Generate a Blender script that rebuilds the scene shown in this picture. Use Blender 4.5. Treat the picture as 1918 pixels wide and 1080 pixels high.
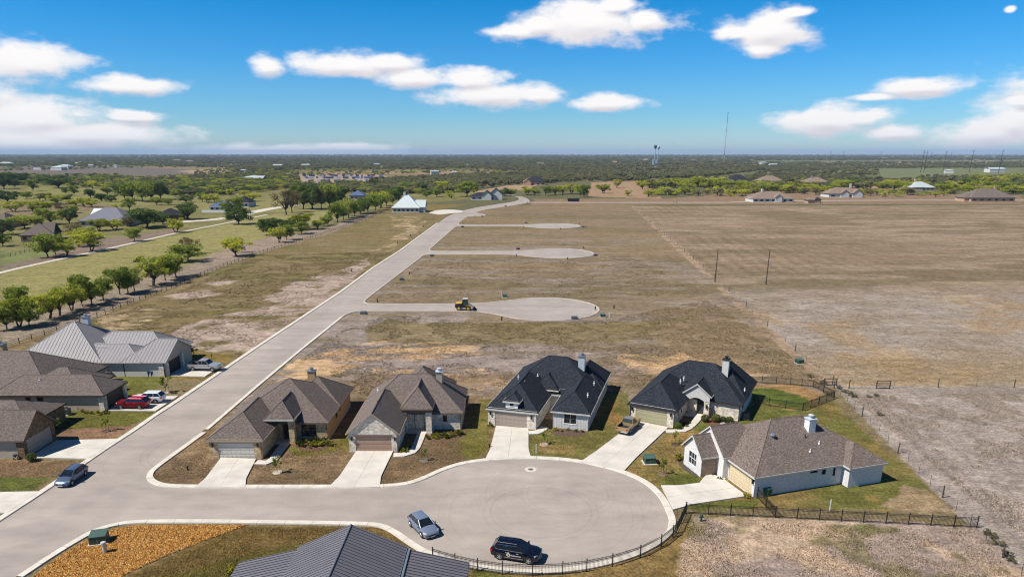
import bpy, bmesh, math, random
import numpy as np
from mathutils import Vector, Matrix

SC = bpy.context.scene
COL = SC.collection
for o in list(bpy.data.objects):
    bpy.data.objects.remove(o)

# ---------------------------------------------------------------- camera
CAM_H, FPX, PITCH, CY = 38.0, 1290.0, math.radians(17.0), 682.0     # metres, focal length and principal row for a 1918 px wide frame
cam_d = bpy.data.cameras.new('camera')
cam = bpy.data.objects.new('camera', cam_d)
COL.objects.link(cam)
cam.location = (0, 0, CAM_H)
cam.rotation_euler = (math.radians(90) - PITCH, 0, 0)
cam_d.sensor_width = 36.0
cam_d.lens = 36.0 * FPX / 1918.0
cam_d.shift_y = (CY - 540.0) / 1918.0
cam_d.clip_start, cam_d.clip_end = 1.0, 120000.0
SC.camera = cam

# ---------------------------------------------------------------- light
SUN_TO = Vector((-1.0, -0.36, 0)).normalized()                     # horizontal direction towards the sun
SUN_EL = math.radians(52)
sun_vec = Vector((SUN_TO.x * math.cos(SUN_EL), SUN_TO.y * math.cos(SUN_EL), math.sin(SUN_EL)))
sun_d = bpy.data.lights.new('sun', 'SUN')
sun_d.energy, sun_d.angle, sun_d.color = 5.0, math.radians(0.53), (1.0, 0.945, 0.86)
sun = bpy.data.objects.new('sun', sun_d)
COL.objects.link(sun)
sun.rotation_euler = sun_vec.to_track_quat('Z', 'Y').to_euler()
sun.location = (-60, -20, 120)

SC.view_settings.view_transform = 'Standard'
SC.view_settings.look = 'None'
SC.view_settings.exposure = 0.33
SC.view_settings.gamma = 1.0
SC.cycles.max_bounces = 5
SC.cycles.transparent_max_bounces = 4
SC.cycles.volume_bounces = 0
SC.cycles.use_denoising = True
SC.cycles.filter_width = 1.1

# ---------------------------------------------------------------- world: sky and fair-weather clouds
W = bpy.data.worlds.new('World')
SC.world = W
W.use_nodes = True
wn, wl = W.node_tree.nodes, W.node_tree.links
wn.clear()


def px_dir(x, y):
    r, u = (x - 959.0) / FPX, (CY - y) / FPX
    d = Vector((r, math.cos(PITCH) + u * math.sin(PITCH), -math.sin(PITCH) + u * math.cos(PITCH))).normalized()
    return math.atan2(d.x, d.y), math.asin(d.z)


def wnode(t, **k):
    n = wn.new(t)
    for a, v in k.items():
        setattr(n, a, v)
    return n


def wmath(op, a, b=None, c=None, clamp=False):
    n = wnode('ShaderNodeMath', operation=op, use_clamp=clamp)
    for i, v in enumerate((a, b, c)):
        if v is None:
            continue
        if isinstance(v, (int, float)):
            n.inputs[i].default_value = v
        else:
            wl.new(v, n.inputs[i])
    return n.outputs[0]


sky = wnode('ShaderNodeTexSky', sky_type='NISHITA', sun_disc=False)
sky.sun_elevation = SUN_EL
sky.sun_rotation = math.atan2(SUN_TO.x, SUN_TO.y) % (2 * math.pi)
sky.altitude = 200
sky.air_density, sky.dust_density, sky.ozone_density = 1.0, 0.3, 2.0
tc = wnode('ShaderNodeTexCoord')
sep = wnode('ShaderNodeSeparateXYZ')
wl.new(tc.outputs['Generated'], sep.inputs[0])
az = wmath('ARCTAN2', sep.outputs[0], sep.outputs[1])
el = wmath('ARCSINE', sep.outputs[2])
# deep clear-air blue overhead, paler near the horizon
ramp = wnode('ShaderNodeValToRGB')
elr = wmath('DIVIDE', el, math.radians(90), clamp=True)
wl.new(elr, ramp.inputs[0])
cr = ramp.color_ramp
cr.elements[0].position, cr.elements[0].color = 0.0, (0.60, 0.78, 0.98, 1)
cr.elements[1].position, cr.elements[1].color = 0.125, (0.008, 0.53, 0.92, 1)
for p_, c_ in ((0.03, (0.33, 0.66, 0.97, 1)), (0.075, (0.14, 0.58, 0.98, 1)), (0.3, (0.05, 0.28, 0.48, 1)), (0.6, (0.10, 0.22, 0.36, 1))):
    e = cr.elements.new(p_)
    e.color = c_
tint = wnode('ShaderNodeMix', data_type='RGBA', blend_type='MULTIPLY')
tint.inputs['Factor'].default_value = 1.0
wl.new(sky.outputs[0], tint.inputs['A'])
wl.new(ramp.outputs[0], tint.inputs['B'])
bg_sky = wnode('ShaderNodeBackground')
bg_sky.inputs['Strength'].default_value = 0.108
wl.new(tint.outputs['Result'], bg_sky.inputs['Color'])

# cloud field: lumps at their bearings (azimuth, elevation) broken up by noise
CLOUDS = [(1105, 42, 150, 44), (965, 58, 70, 17), (1150, 12, 55, 22), (1205, 40, 50, 26), (1010, 48, 60, 24),
          (1435, 60, 92, 40), (1425, 92, 50, 16), (1490, 24, 42, 10), (1380, 62, 50, 18),
          (640, 122, 115, 24), (725, 118, 75, 20), (500, 125, 38, 21), (775, 146, 78, 22), (880, 150, 85, 24), (920, 178, 140, 27), (1010, 178, 70, 18), (1135, 193, 85, 17),
          (50, 117, 90, 36), (240, 160, 92, 18), (70, 224, 118, 36), (150, 252, 190, 28), (60, 264, 140, 26), (255, 217, 60, 12), (560, 283, 270, 15), (640, 276, 95, 11),
          (1550, 226, 108, 30), (1610, 222, 70, 22), (1675, 247, 55, 17), (1715, 162, 98, 18), (1640, 181, 42, 8),
          (1855, 248, 96, 34), (1895, 232, 60, 42), (1912, 188, 26, 11), (1893, 18, 10, 6), (-160, 180, 150, 40), (2090, 150, 160, 45), (500, -150, 220, 45), (1700, -120, 200, 40)]
PX = 1.0 / FPX
comb = wnode('ShaderNodeCombineXYZ')
wl.new(az, comb.inputs[0])
wl.new(el, comb.inputs[1])
nz = wnode('ShaderNodeTexNoise')
nz.inputs['Scale'].default_value = 19.0
nz.inputs['Detail'].default_value = 7.0
nz.inputs['Roughness'].default_value = 0.58
mpn = wnode('ShaderNodeVectorMath', operation='MULTIPLY')
mpn.inputs[1].default_value = (1.0, 2.2, 1.0)
wl.new(comb.outputs[0], mpn.inputs[0])
wl.new(mpn.outputs[0], nz.inputs['Vector'])
nzo = wmath('SUBTRACT', nz.outputs[0], 0.5)


def cloud_field(vec):
    d = None
    for (cx, cyy, w, h) in CLOUDS:
        a0, e0 = px_dir(cx, cyy)
        s = wnode('ShaderNodeVectorMath', operation='SUBTRACT')
        wl.new(vec, s.inputs[0])
        s.inputs[1].default_value = (a0, e0, 0)
        m = wnode('ShaderNodeVectorMath', operation='MULTIPLY')
        wl.new(s.outputs[0], m.inputs[0])
        m.inputs[1].default_value = (1 / (w * PX), 1 / (h * PX), 0)
        ln = wnode('ShaderNodeVectorMath', operation='LENGTH')
        wl.new(m.outputs[0], ln.inputs[0])
        d = ln.outputs['Value'] if d is None else wmath('SMOOTH_MIN', d, ln.outputs['Value'], 0.12)
    return d


fld = cloud_field(comb.outputs[0])
fld_n = wmath('MULTIPLY_ADD', nzo, 1.7, fld)
alpha_n = wnode('ShaderNodeMapRange', interpolation_type='SMOOTHSTEP')
wl.new(fld_n, alpha_n.inputs['Value'])
for k_, v_ in (('From Min', 1.05), ('From Max', 0.40), ('To Min', 0.0), ('To Max', 1.0)):
    alpha_n.inputs[k_].default_value = v_
upv = wnode('ShaderNodeVectorMath', operation='ADD')
upv.inputs[1].default_value = (-0.004, 0.009, 0)
wl.new(comb.outputs[0], upv.inputs[0])
fld_up = cloud_field(upv.outputs[0])
lit = wmath('SUBTRACT', fld_up, fld)
lit = wmath('MULTIPLY_ADD', nzo, 0.35, lit)
lit_n = wnode('ShaderNodeMapRange', interpolation_type='SMOOTHSTEP')
wl.new(lit, lit_n.inputs['Value'])
for k_, v_ in (('From Min', -0.55), ('From Max', 0.25), ('To Min', 0.0), ('To Max', 1.0)):
    lit_n.inputs[k_].default_value = v_
ccol = wnode('ShaderNodeMix', data_type='RGBA')
wl.new(lit_n.outputs[0], ccol.inputs['Factor'])
ccol.inputs['A'].default_value = (0.60, 0.57, 0.60, 1)
ccol.inputs['B'].default_value = (0.82, 0.80, 0.79, 1)
bg_cl = wnode('ShaderNodeBackground')
bg_cl.inputs['Strength'].default_value = 1.0
wl.new(ccol.outputs['Result'], bg_cl.inputs['Color'])
mixs = wnode('ShaderNodeMixShader')
wl.new(alpha_n.outputs[0], mixs.inputs[0])
wl.new(bg_sky.outputs[0], mixs.inputs[1])
wl.new(bg_cl.outputs[0], mixs.inputs[2])
wout = wnode('ShaderNodeOutputWorld')
wl.new(mixs.outputs[0], wout.inputs[0])

# ---------------------------------------------------------------- helpers
CT, ST = math.cos(PITCH), math.sin(PITCH)
Y0 = CY - FPX * math.tan(PITCH)          # image row of the true horizon


def G(x, y, z=0.0):
    """photograph pixel -> the place on the plane at height z that it shows"""
    s, H = y - Y0, CAM_H - z
    return Vector((H * (x - 959.0) / (s * CT), H * FPX / (s * CT * CT) - H * math.tan(PITCH)))


def to_px(X, Y, Z=0.0):
    d = Y * CT + (CAM_H - Z) * ST
    return 959.0 + FPX * X / d, CY - FPX * ((Z - CAM_H) * CT + Y * ST) / d


def lin(r, g, b, k=1.0):
    f = lambda c: ((c / 255.0) / 12.92 if c / 255.0 <= 0.04045 else ((c / 255.0 + 0.055) / 1.055) ** 2.4) * k
    return (f(r), f(g), f(b))


def alb(r, g, b):
    """albedo of a sunlit surface that shows this sRGB value"""
    return lin(r, g, b, 0.74)


def tag(o, label=None, cat=None, group=None, kind=None):
    if label:
        o['label'] = label
    if cat:
        o['category'] = cat
    if group:
        o['group'] = group
    if kind:
        o['kind'] = kind
    return o


def link(o, parent=None):
    COL.objects.link(o)
    if parent is not None:
        o.parent = parent
    return o


def empty(name, loc=(0, 0, 0), rz=0.0, parent=None):
    o = bpy.data.objects.new(name, None)
    o.empty_display_size = 0.3
    o.location = loc if len(loc) == 3 else (loc[0], loc[1], 0)
    o.rotation_euler = (0, 0, rz)
    return link(o, parent)


class MB:
    def __init__(self):
        self.v, self.f, self.m = [], [], []

    def add(self, vs, fs, mi=0):
        n = len(self.v)
        self.v += [tuple(p) for p in vs]
        self.f += [tuple(i + n for i in f) for f in fs]
        self.m += [mi] * len(fs)
        return self

    def poly(self, pts, mi=0):
        return self.add(pts, [tuple(range(len(pts)))], mi)

    def box(self, x0, x1, y0, y1, z0, z1, mi=0):
        v = [(x0, y0, z0), (x1, y0, z0), (x1, y1, z0), (x0, y1, z0), (x0, y0, z1), (x1, y0, z1), (x1, y1, z1), (x0, y1, z1)]
        return self.add(v, [(3, 2, 1, 0), (4, 5, 6, 7), (0, 1, 5, 4), (1, 2, 6, 5), (2, 3, 7, 6), (3, 0, 4, 7)], mi)

    def hexa(self, lo, hi, mi=0):
        """lo, hi: four points each, counter-clockwise from above"""
        return self.add(list(lo) + list(hi), [(3, 2, 1, 0), (4, 5, 6, 7), (0, 1, 5, 4), (1, 2, 6, 5), (2, 3, 7, 6), (3, 0, 4, 7)], mi)

    def prism(self, pts, z0, z1, mi=0):
        n = len(pts)
        v = [(p[0], p[1], z0) for p in pts] + [(p[0], p[1], z1) for p in pts]
        f = [tuple(range(n - 1, -1, -1)), tuple(range(n, 2 * n))] + [(i, (i + 1) % n, n + (i + 1) % n, n + i) for i in range(n)]
        return self.add(v, f, mi)

    def tube(self, p0, p1, r0, r1=None, n=6, mi=0, cap=True):
        r1 = r0 if r1 is None else r1
        p0, p1 = Vector(p0), Vector(p1)
        d = (p1 - p0).normalized()
        a = d.orthogonal().normalized()
        b = d.cross(a)
        v = []
        for p, r in ((p0, r0), (p1, r1)):
            for i in range(n):
                t = 2 * math.pi * i / n
                v.append(p + (a * math.cos(t) + b * math.sin(t)) * r)
        f = [(i, (i + 1) % n, n + (i + 1) % n, n + i) for i in range(n)]
        if cap:
            f += [tuple(range(n - 1, -1, -1)), tuple(range(n, 2 * n))]
        return self.add(v, f, mi)

    def lathe(self, prof, n=10, c=(0, 0, 0), mi=0):
        v, f = [], []
        for r, z in prof:
            for i in range(n):
                t = 2 * math.pi * i / n
                v.append((c[0] + r * math.cos(t), c[1] + r * math.sin(t), c[2] + z))
        for j in range(len(prof) - 1):
            for i in range(n):
                f.append((j * n + i, j * n + (i + 1) % n, (j + 1) * n + (i + 1) % n, (j + 1) * n + i))
        f += [tuple(range(n - 1, -1, -1)), tuple(range((len(prof) - 1) * n, len(prof) * n))]
        return self.add(v, f, mi)

    def mesh(self, name, mats, smooth=None):
        me = bpy.data.meshes.new(name)
        me.from_pydata(self.v, [], self.f)
        for m in (mats if isinstance(mats, (list, tuple)) else [mats]):
            me.materials.append(m)
        if any(self.m):
            me.polygons.foreach_set('material_index', self.m)
        if smooth is not None:
            me.polygons.foreach_set('use_smooth', [True] * len(me.polygons))
            me.set_sharp_from_angle(angle=math.radians(smooth))
        me.update()
        return me

    def build(self, name, mats, parent=None, loc=None, rz=0.0, smooth=None):
        o = bpy.data.objects.new(name, self.mesh(name, mats, smooth))
        if loc is not None:
            o.location = loc if len(loc) == 3 else (loc[0], loc[1], 0)
        o.rotation_euler = (0, 0, rz)
        return link(o, parent)


def share(name, me, parent=None, loc=(0, 0, 0), rz=0.0, sc=None):
    o = bpy.data.objects.new(name, me)
    o.location = loc
    o.rotation_euler = (0, 0, rz)
    if sc is not None:
        o.scale = sc
    return link(o, parent)


_U = ['first', 'second', 'third', 'fourth', 'fifth', 'sixth', 'seventh', 'eighth', 'ninth', 'tenth', 'eleventh', 'twelfth', 'thirteenth', 'fourteenth', 'fifteenth', 'sixteenth', 'seventeenth', 'eighteenth', 'nineteenth']
ORD = list(_U)
for t_, d_ in (('twentieth', 'twenty'), ('thirtieth', 'thirty'), ('fortieth', 'forty'), ('fiftieth', 'fifty'), ('sixtieth', 'sixty'), ('seventieth', 'seventy')):
    ORD += [t_] + [d_ + '-' + u for u in _U[:9]]

# ---------------------------------------------------------------- materials
MAT = {}


def mat(name, col, rough=0.85, metal=0.0, var=0.12, scale=2.0, detail=4.0, bump=0.0, bscale=None, coat=0.0, spec=0.4, tint=None, coords='Object', stretch=(1, 1, 1)):
    """principled material whose colour drifts by procedural noise"""
    if name in MAT:
        return MAT[name]
    m = bpy.data.materials.new(name)
    m.use_nodes = True
    nt = m.node_tree
    b = nt.nodes['Principled BSDF']
    b.inputs['Roughness'].default_value = rough
    b.inputs['Metallic'].default_value = metal
    b.inputs['Coat Weight'].default_value = coat
    b.inputs['Specular IOR Level'].default_value = spec
    t = nt.nodes.new('ShaderNodeTexCoord')
    mp = nt.nodes.new('ShaderNodeMapping')
    mp.inputs['Scale'].default_value = stretch
    nt.links.new(t.outputs[coords], mp.inputs[0])
    n = nt.nodes.new('ShaderNodeTexNoise')
    n.inputs['Scale'].default_value = scale
    n.inputs['Detail'].default_value = detail
    nt.links.new(mp.outputs[0], n.inputs['Vector'])
    r = nt.nodes.new('ShaderNodeValToRGB')
    c2 = tint or tuple(min(1, c * (1 + var)) for c in col)
    c1 = tuple(c * (1 - var) for c in col)
    r.color_ramp.elements[0].position, r.color_ramp.elements[0].color = 0.32, (*c1, 1)
    r.color_ramp.elements[1].position, r.color_ramp.elements[1].color = 0.68, (*c2, 1)
    nt.links.new(n.outputs[0], r.inputs[0])
    nt.links.new(r.outputs[0], b.inputs['Base Color'])
    if bump:
        n2 = nt.nodes.new('ShaderNodeTexNoise')
        n2.inputs['Scale'].default_value = bscale or scale * 4
        n2.inputs['Detail'].default_value = 3
        nt.links.new(mp.outputs[0], n2.inputs['Vector'])
        bp = nt.nodes.new('ShaderNodeBump')
        bp.inputs['Strength'].default_value = bump
        bp.inputs['Distance'].default_value = 0.05
        nt.links.new(n2.outputs[0], bp.inputs['Height'])
        nt.links.new(bp.outputs[0], b.inputs['Normal'])
    MAT[name] = m
    return m


def mat_blocks(name, c1, c2, mortar, bw=0.45, bh=0.2, rough=0.9, msize=0.02, weather=0.35):
    """coursed stone or brick: x+y runs along any axis-aligned wall, z is the height"""
    m = bpy.data.materials.new(name)
    m.use_nodes = True
    nt = m.node_tree
    b = nt.nodes['Principled BSDF']
    b.inputs['Roughness'].default_value = rough
    t = nt.nodes.new('ShaderNodeTexCoord')
    s = nt.nodes.new('ShaderNodeSeparateXYZ')
    nt.links.new(t.outputs['Object'], s.inputs[0])
    a = nt.nodes.new('ShaderNodeMath')
    nt.links.new(s.outputs[0], a.inputs[0])
    nt.links.new(s.outputs[1], a.inputs[1])
    c = nt.nodes.new('ShaderNodeCombineXYZ')
    nt.links.new(a.outputs[0], c.inputs[0])
    nt.links.new(s.outputs[2], c.inputs[1])
    nz_ = nt.nodes.new('ShaderNodeTexNoise')
    nz_.inputs['Scale'].default_value = 1.6
    nz_.inputs['Detail'].default_value = 2
    nt.links.new(t.outputs['Object'], nz_.inputs['Vector'])
    br = nt.nodes.new('ShaderNodeTexBrick')
    br.inputs['Color1'].default_value = (*c1, 1)
    br.inputs['Color2'].default_value = (*c2, 1)
    br.inputs['Mortar'].default_value = (*mortar, 1)
    br.inputs['Scale'].default_value = 1.0
    br.inputs['Mortar Size'].default_value = msize
    br.inputs['Brick Width'].default_value = bw
    br.inputs['Row Height'].default_value = bh
    br.inputs['Bias'].default_value = -0.1
    br.squash = 0.62
    br.squash_frequency = 3
    wob = nt.nodes.new('ShaderNodeVectorMath')
    wob.operation = 'MULTIPLY_ADD'
    wob.inputs[1].default_value = (0.10, 0.05, 0)
    nt.links.new(nz_.outputs['Color'], wob.inputs[0])
    nt.links.new(c.outputs[0], wob.inputs[2])
    nt.links.new(wob.outputs[0], br.inputs['Vector'])
    n3 = nt.nodes.new('ShaderNodeTexNoise')
    n3.inputs['Scale'].default_value = 2.6
    n3.inputs['Detail'].default_value = 5
    nt.links.new(t.outputs['Object'], n3.inputs['Vector'])
    mr = nt.nodes.new('ShaderNodeMapRange')
    mr.inputs['From Min'].default_value, mr.inputs['From Max'].default_value = 0.35, 0.7
    mr.inputs['To Min'].default_value, mr.inputs['To Max'].default_value = 1.0 + weather * 0.5, 1.0 - weather
    nt.links.new(n3.outputs[0], mr.inputs['Value'])
    mx = nt.nodes.new('ShaderNodeMix')
    mx.data_type, mx.blend_type = 'RGBA', 'MULTIPLY'
    mx.inputs['Factor'].default_value = 1
    nt.links.new(br.outputs['Color'], mx.inputs['A'])
    nt.links.new(mr.outputs[0], mx.inputs['B'])
    nt.links.new(mx.outputs['Result'], b.inputs['Base Color'])
    bp = nt.nodes.new('ShaderNodeBump')
    bp.inputs['Strength'].default_value = 0.7
    bp.inputs['Distance'].default_value = 0.03
    bp.invert = True
    nt.links.new(br.outputs['Fac'], bp.inputs['Height'])
    nt.links.new(bp.outputs[0], b.inputs['Normal'])
    MAT[name] = m
    return m


def mat_shingle(name, dark, midc, light, gran=7.0):
    """laminated asphalt shingles: short tabs in rows that follow the height, mixed in three shades"""
    m = bpy.data.materials.new(name)
    m.use_nodes = True
    nt = m.node_tree
    b = nt.nodes['Principled BSDF']
    b.inputs['Roughness'].default_value = 0.95
    b.inputs['Specular IOR Level'].default_value = 0.15
    t = nt.nodes.new('ShaderNodeTexCoord')
    mp = nt.nodes.new('ShaderNodeMapping')
    mp.inputs['Scale'].default_value = (1.6, 1.6, 3.6)
    nt.links.new(t.outputs['Object'], mp.inputs[0])
    v = nt.nodes.new('ShaderNodeTexVoronoi')
    v.inputs['Scale'].default_value = 4.2
    nt.links.new(mp.outputs[0], v.inputs['Vector'])
    n = nt.nodes.new('ShaderNodeTexNoise')
    n.inputs['Scale'].default_value = gran
    n.inputs['Detail'].default_value = 6
    n.inputs['Roughness'].default_value = 0.7
    nt.links.new(mp.outputs[0], n.inputs['Vector'])
    sv = nt.nodes.new('ShaderNodeSeparateColor')
    nt.links.new(v.outputs['Color'], sv.inputs[0])
    mm = nt.nodes.new('ShaderNodeMath')
    mm.operation = 'MULTIPLY_ADD'
    mm.inputs[1].default_value = 0.40
    nt.links.new(sv.outputs[0], mm.inputs[0])
    m2 = nt.nodes.new('ShaderNodeMath')
    m2.operation = 'MULTIPLY'
    m2.inputs[1].default_value = 0.62
    nt.links.new(n.outputs[0], m2.inputs[0])
    nt.links.new(m2.outputs[0], mm.inputs[2])
    r = nt.nodes.new('ShaderNodeValToRGB')
    r.color_ramp.elements[0].position, r.color_ramp.elements[0].color = 0.15, (*dark, 1)
    r.color_ramp.elements[1].position, r.color_ramp.elements[1].color = 0.92, (*light, 1)
    e_ = r.color_ramp.elements.new(0.52)
    e_.color = (*midc, 1)
    nt.links.new(mm.outputs[0], r.inputs[0])
    nt.links.new(r.outputs[0], b.inputs['Base Color'])
    w = nt.nodes.new('ShaderNodeTexWave')
    w.bands_direction = 'Z'
    w.wave_profile = 'SAW'
    w.inputs['Scale'].default_value = 1.7
    w.inputs['Distortion'].default_value = 0.6
    w.inputs['Detail Scale'].default_value = 3
    nt.links.new(t.outputs['Object'], w.inputs['Vector'])
    ad = nt.nodes.new('ShaderNodeMath')
    nt.links.new(w.outputs['Fac'], ad.inputs[0])
    nt.links.new(sv.outputs[1], ad.inputs[1])
    bp = nt.nodes.new('ShaderNodeBump')
    bp.inputs['Strength'].default_value = 0.55
    bp.inputs['Distance'].default_value = 0.025
    nt.links.new(ad.outputs[0], bp.inputs['Height'])
    nt.links.new(bp.outputs[0], b.inputs['Normal'])
    MAT[name] = m
    return m


def mat_leaf(name, cols, trans=0.25):
    """leaves: every tree takes its own shade from the ramp, every clump varies a little"""
    m = bpy.data.materials.new(name)
    m.use_nodes = True
    nt = m.node_tree
    nt.nodes.remove(nt.nodes['Principled BSDF'])
    oi = nt.nodes.new('ShaderNodeObjectInfo')
    t = nt.nodes.new('ShaderNodeTexCoord')
    n = nt.nodes.new('ShaderNodeTexNoise')
    n.inputs['Scale'].default_value = 1.1
    n.inputs['Detail'].default_value = 3
    nt.links.new(t.outputs['Object'], n.inputs['Vector'])
    ad = nt.nodes.new('ShaderNodeMath')
    ad.operation = 'MULTIPLY_ADD'
    ad.inputs[1].default_value = 0.75
    nt.links.new(n.outputs[0], ad.inputs[0])
    ml = nt.nodes.new('ShaderNodeMath')
    ml.operation = 'MULTIPLY_ADD'
    ml.inputs[1].default_value = 0.7
    ml.inputs[2].default_value = -0.22
    nt.links.new(oi.outputs['Random'], ml.inputs[0])
    nt.links.new(ml.outputs[0], ad.inputs[2])
    r = nt.nodes.new('ShaderNodeValToRGB')
    k = len(cols)
    r.color_ramp.elements[0].position, r.color_ramp.elements[0].color = 0.1, (*cols[0], 1)
    r.color_ramp.elements[1].position, r.color_ramp.elements[1].color = 0.9, (*cols[-1], 1)
    for i in range(1, k - 1):
        r.color_ramp.elements.new(0.1 + 0.8 * i / (k - 1)).color = (*cols[i], 1)
    nt.links.new(ad.outputs[0], r.inputs[0])
    d = nt.nodes.new('ShaderNodeBsdfDiffuse')
    tr = nt.nodes.new('ShaderNodeBsdfTranslucent')
    nt.links.new(r.outputs[0], d.inputs[0])
    nt.links.new(r.outputs[0], tr.inputs[0])
    mx = nt.nodes.new('ShaderNodeMixShader')
    mx.inputs[0].default_value = trans
    nt.links.new(d.outputs[0], mx.inputs[1])
    nt.links.new(tr.outputs[0], mx.inputs[2])
    nt.links.new(mx.outputs[0], nt.nodes['Material Output'].inputs[0])
    MAT[name] = m
    return m


M_CONC = mat('pale concrete', alb(222, 213, 200), 0.9, var=0.06, scale=0.7, bump=0.1)
M_KERB = mat('kerb concrete', alb(230, 222, 208), 0.9, var=0.12, scale=0.9, detail=6, bump=0.1)
M_DRIVE = mat('broom finished concrete', alb(224, 217, 206), 0.9, var=0.11, scale=0.45, detail=6, bump=0.08, coords='Object')
M_BLACK = mat('black iron', (0.012, 0.012, 0.014), 0.5, var=0.1)
M_WHITE = mat('white paint', (0.74, 0.74, 0.73), 0.6, var=0.04)
M_GLASS = mat('dark window glass', (0.015, 0.02, 0.026), 0.06, var=0.2, spec=0.8)
M_TRIM_TAN = mat('tan trim', alb(190, 170, 150), 0.7, var=0.05)
M_TRIM_DK = mat('dark bronze trim', (0.028, 0.024, 0.022), 0.6, var=0.1)
M_BARK = mat('bark', (0.06, 0.047, 0.038), 0.95, var=0.3, scale=5)
M_WOODPOST = mat('weathered post', (0.07, 0.055, 0.045), 0.95, var=0.3, scale=3)
M_METALGREY = mat('galvanised metal', alb(170, 176, 182), 0.45, 0.6, var=0.08)
M_GREENBOX = mat('green enamel', (0.028, 0.07, 0.048), 0.5, var=0.12)
M_RUBBER = mat('black rubber', (0.014, 0.014, 0.015), 0.8, var=0.15)
# ---------------------------------------------------------------- ground
rs = np.random.RandomState(7)
_H = rs.rand(256, 256)


def vnoise(x, y):
    xi, yi = np.floor(x).astype(int), np.floor(y).astype(int)
    xf, yf = x - xi, y - yi
    u, v = xf * xf * (3 - 2 * xf), yf * yf * (3 - 2 * yf)
    h = lambda a, b: _H[a & 255, b & 255]
    return (h(xi, yi) * (1 - u) + h(xi + 1, yi) * u) * (1 - v) + (h(xi, yi + 1) * (1 - u) + h(xi + 1, yi + 1) * u) * v


def fbm(x, y, s, o=4, off=0.0):
    t, a, r = 0.0, 0.5, 0.0
    for i in range(o):
        t = t + a * vnoise(x / s + off + 17.3 * i, y / s - off + 9.1 * i)
        r += a
        s *= 0.5
        a *= 0.55
    return t / r


def in_poly(px, py, poly):
    c = np.zeros(px.shape, bool)
    n = len(poly)
    for i in range(n):
        x1, y1 = poly[i]
        x2, y2 = poly[(i + 1) % n]
        if y1 == y2:
            continue
        k = ((y1 > py) != (y2 > py)) & (px < (x2 - x1) * (py - y1) / (y2 - y1) + x1)
        c ^= k
    return c


def axis(pts):
    """pts: list of (value, spacing) knots -> monotone coordinates"""
    out = [pts[0][0]]
    for (a, sa), (b, sb) in zip(pts[:-1], pts[1:]):
        x = a
        while x < b - 1e-6:
            t = (x - a) / (b - a)
            x = min(b, x + sa * (1 - t) + sb * t)
            out.append(x)
    return np.array(out)


gy = axis([(-600, 120), (0, 30), (40, 2), (52, 0.45), (125, 0.6), (200, 1.3), (420, 2.6), (700, 6), (1500, 30), (5000, 300), (38000, 4000)])
gxr = axis([(0, 0.5), (66, 0.6), (140, 1.6), (420, 5), (900, 20), (3000, 150), (30000, 3000)])
gx = np.concatenate([-gxr[::-1][:-1], gxr])
GX, GY = np.meshgrid(gx, gy)


def P2W(poly):
    return [tuple(G(*p)) for p in poly]


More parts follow.
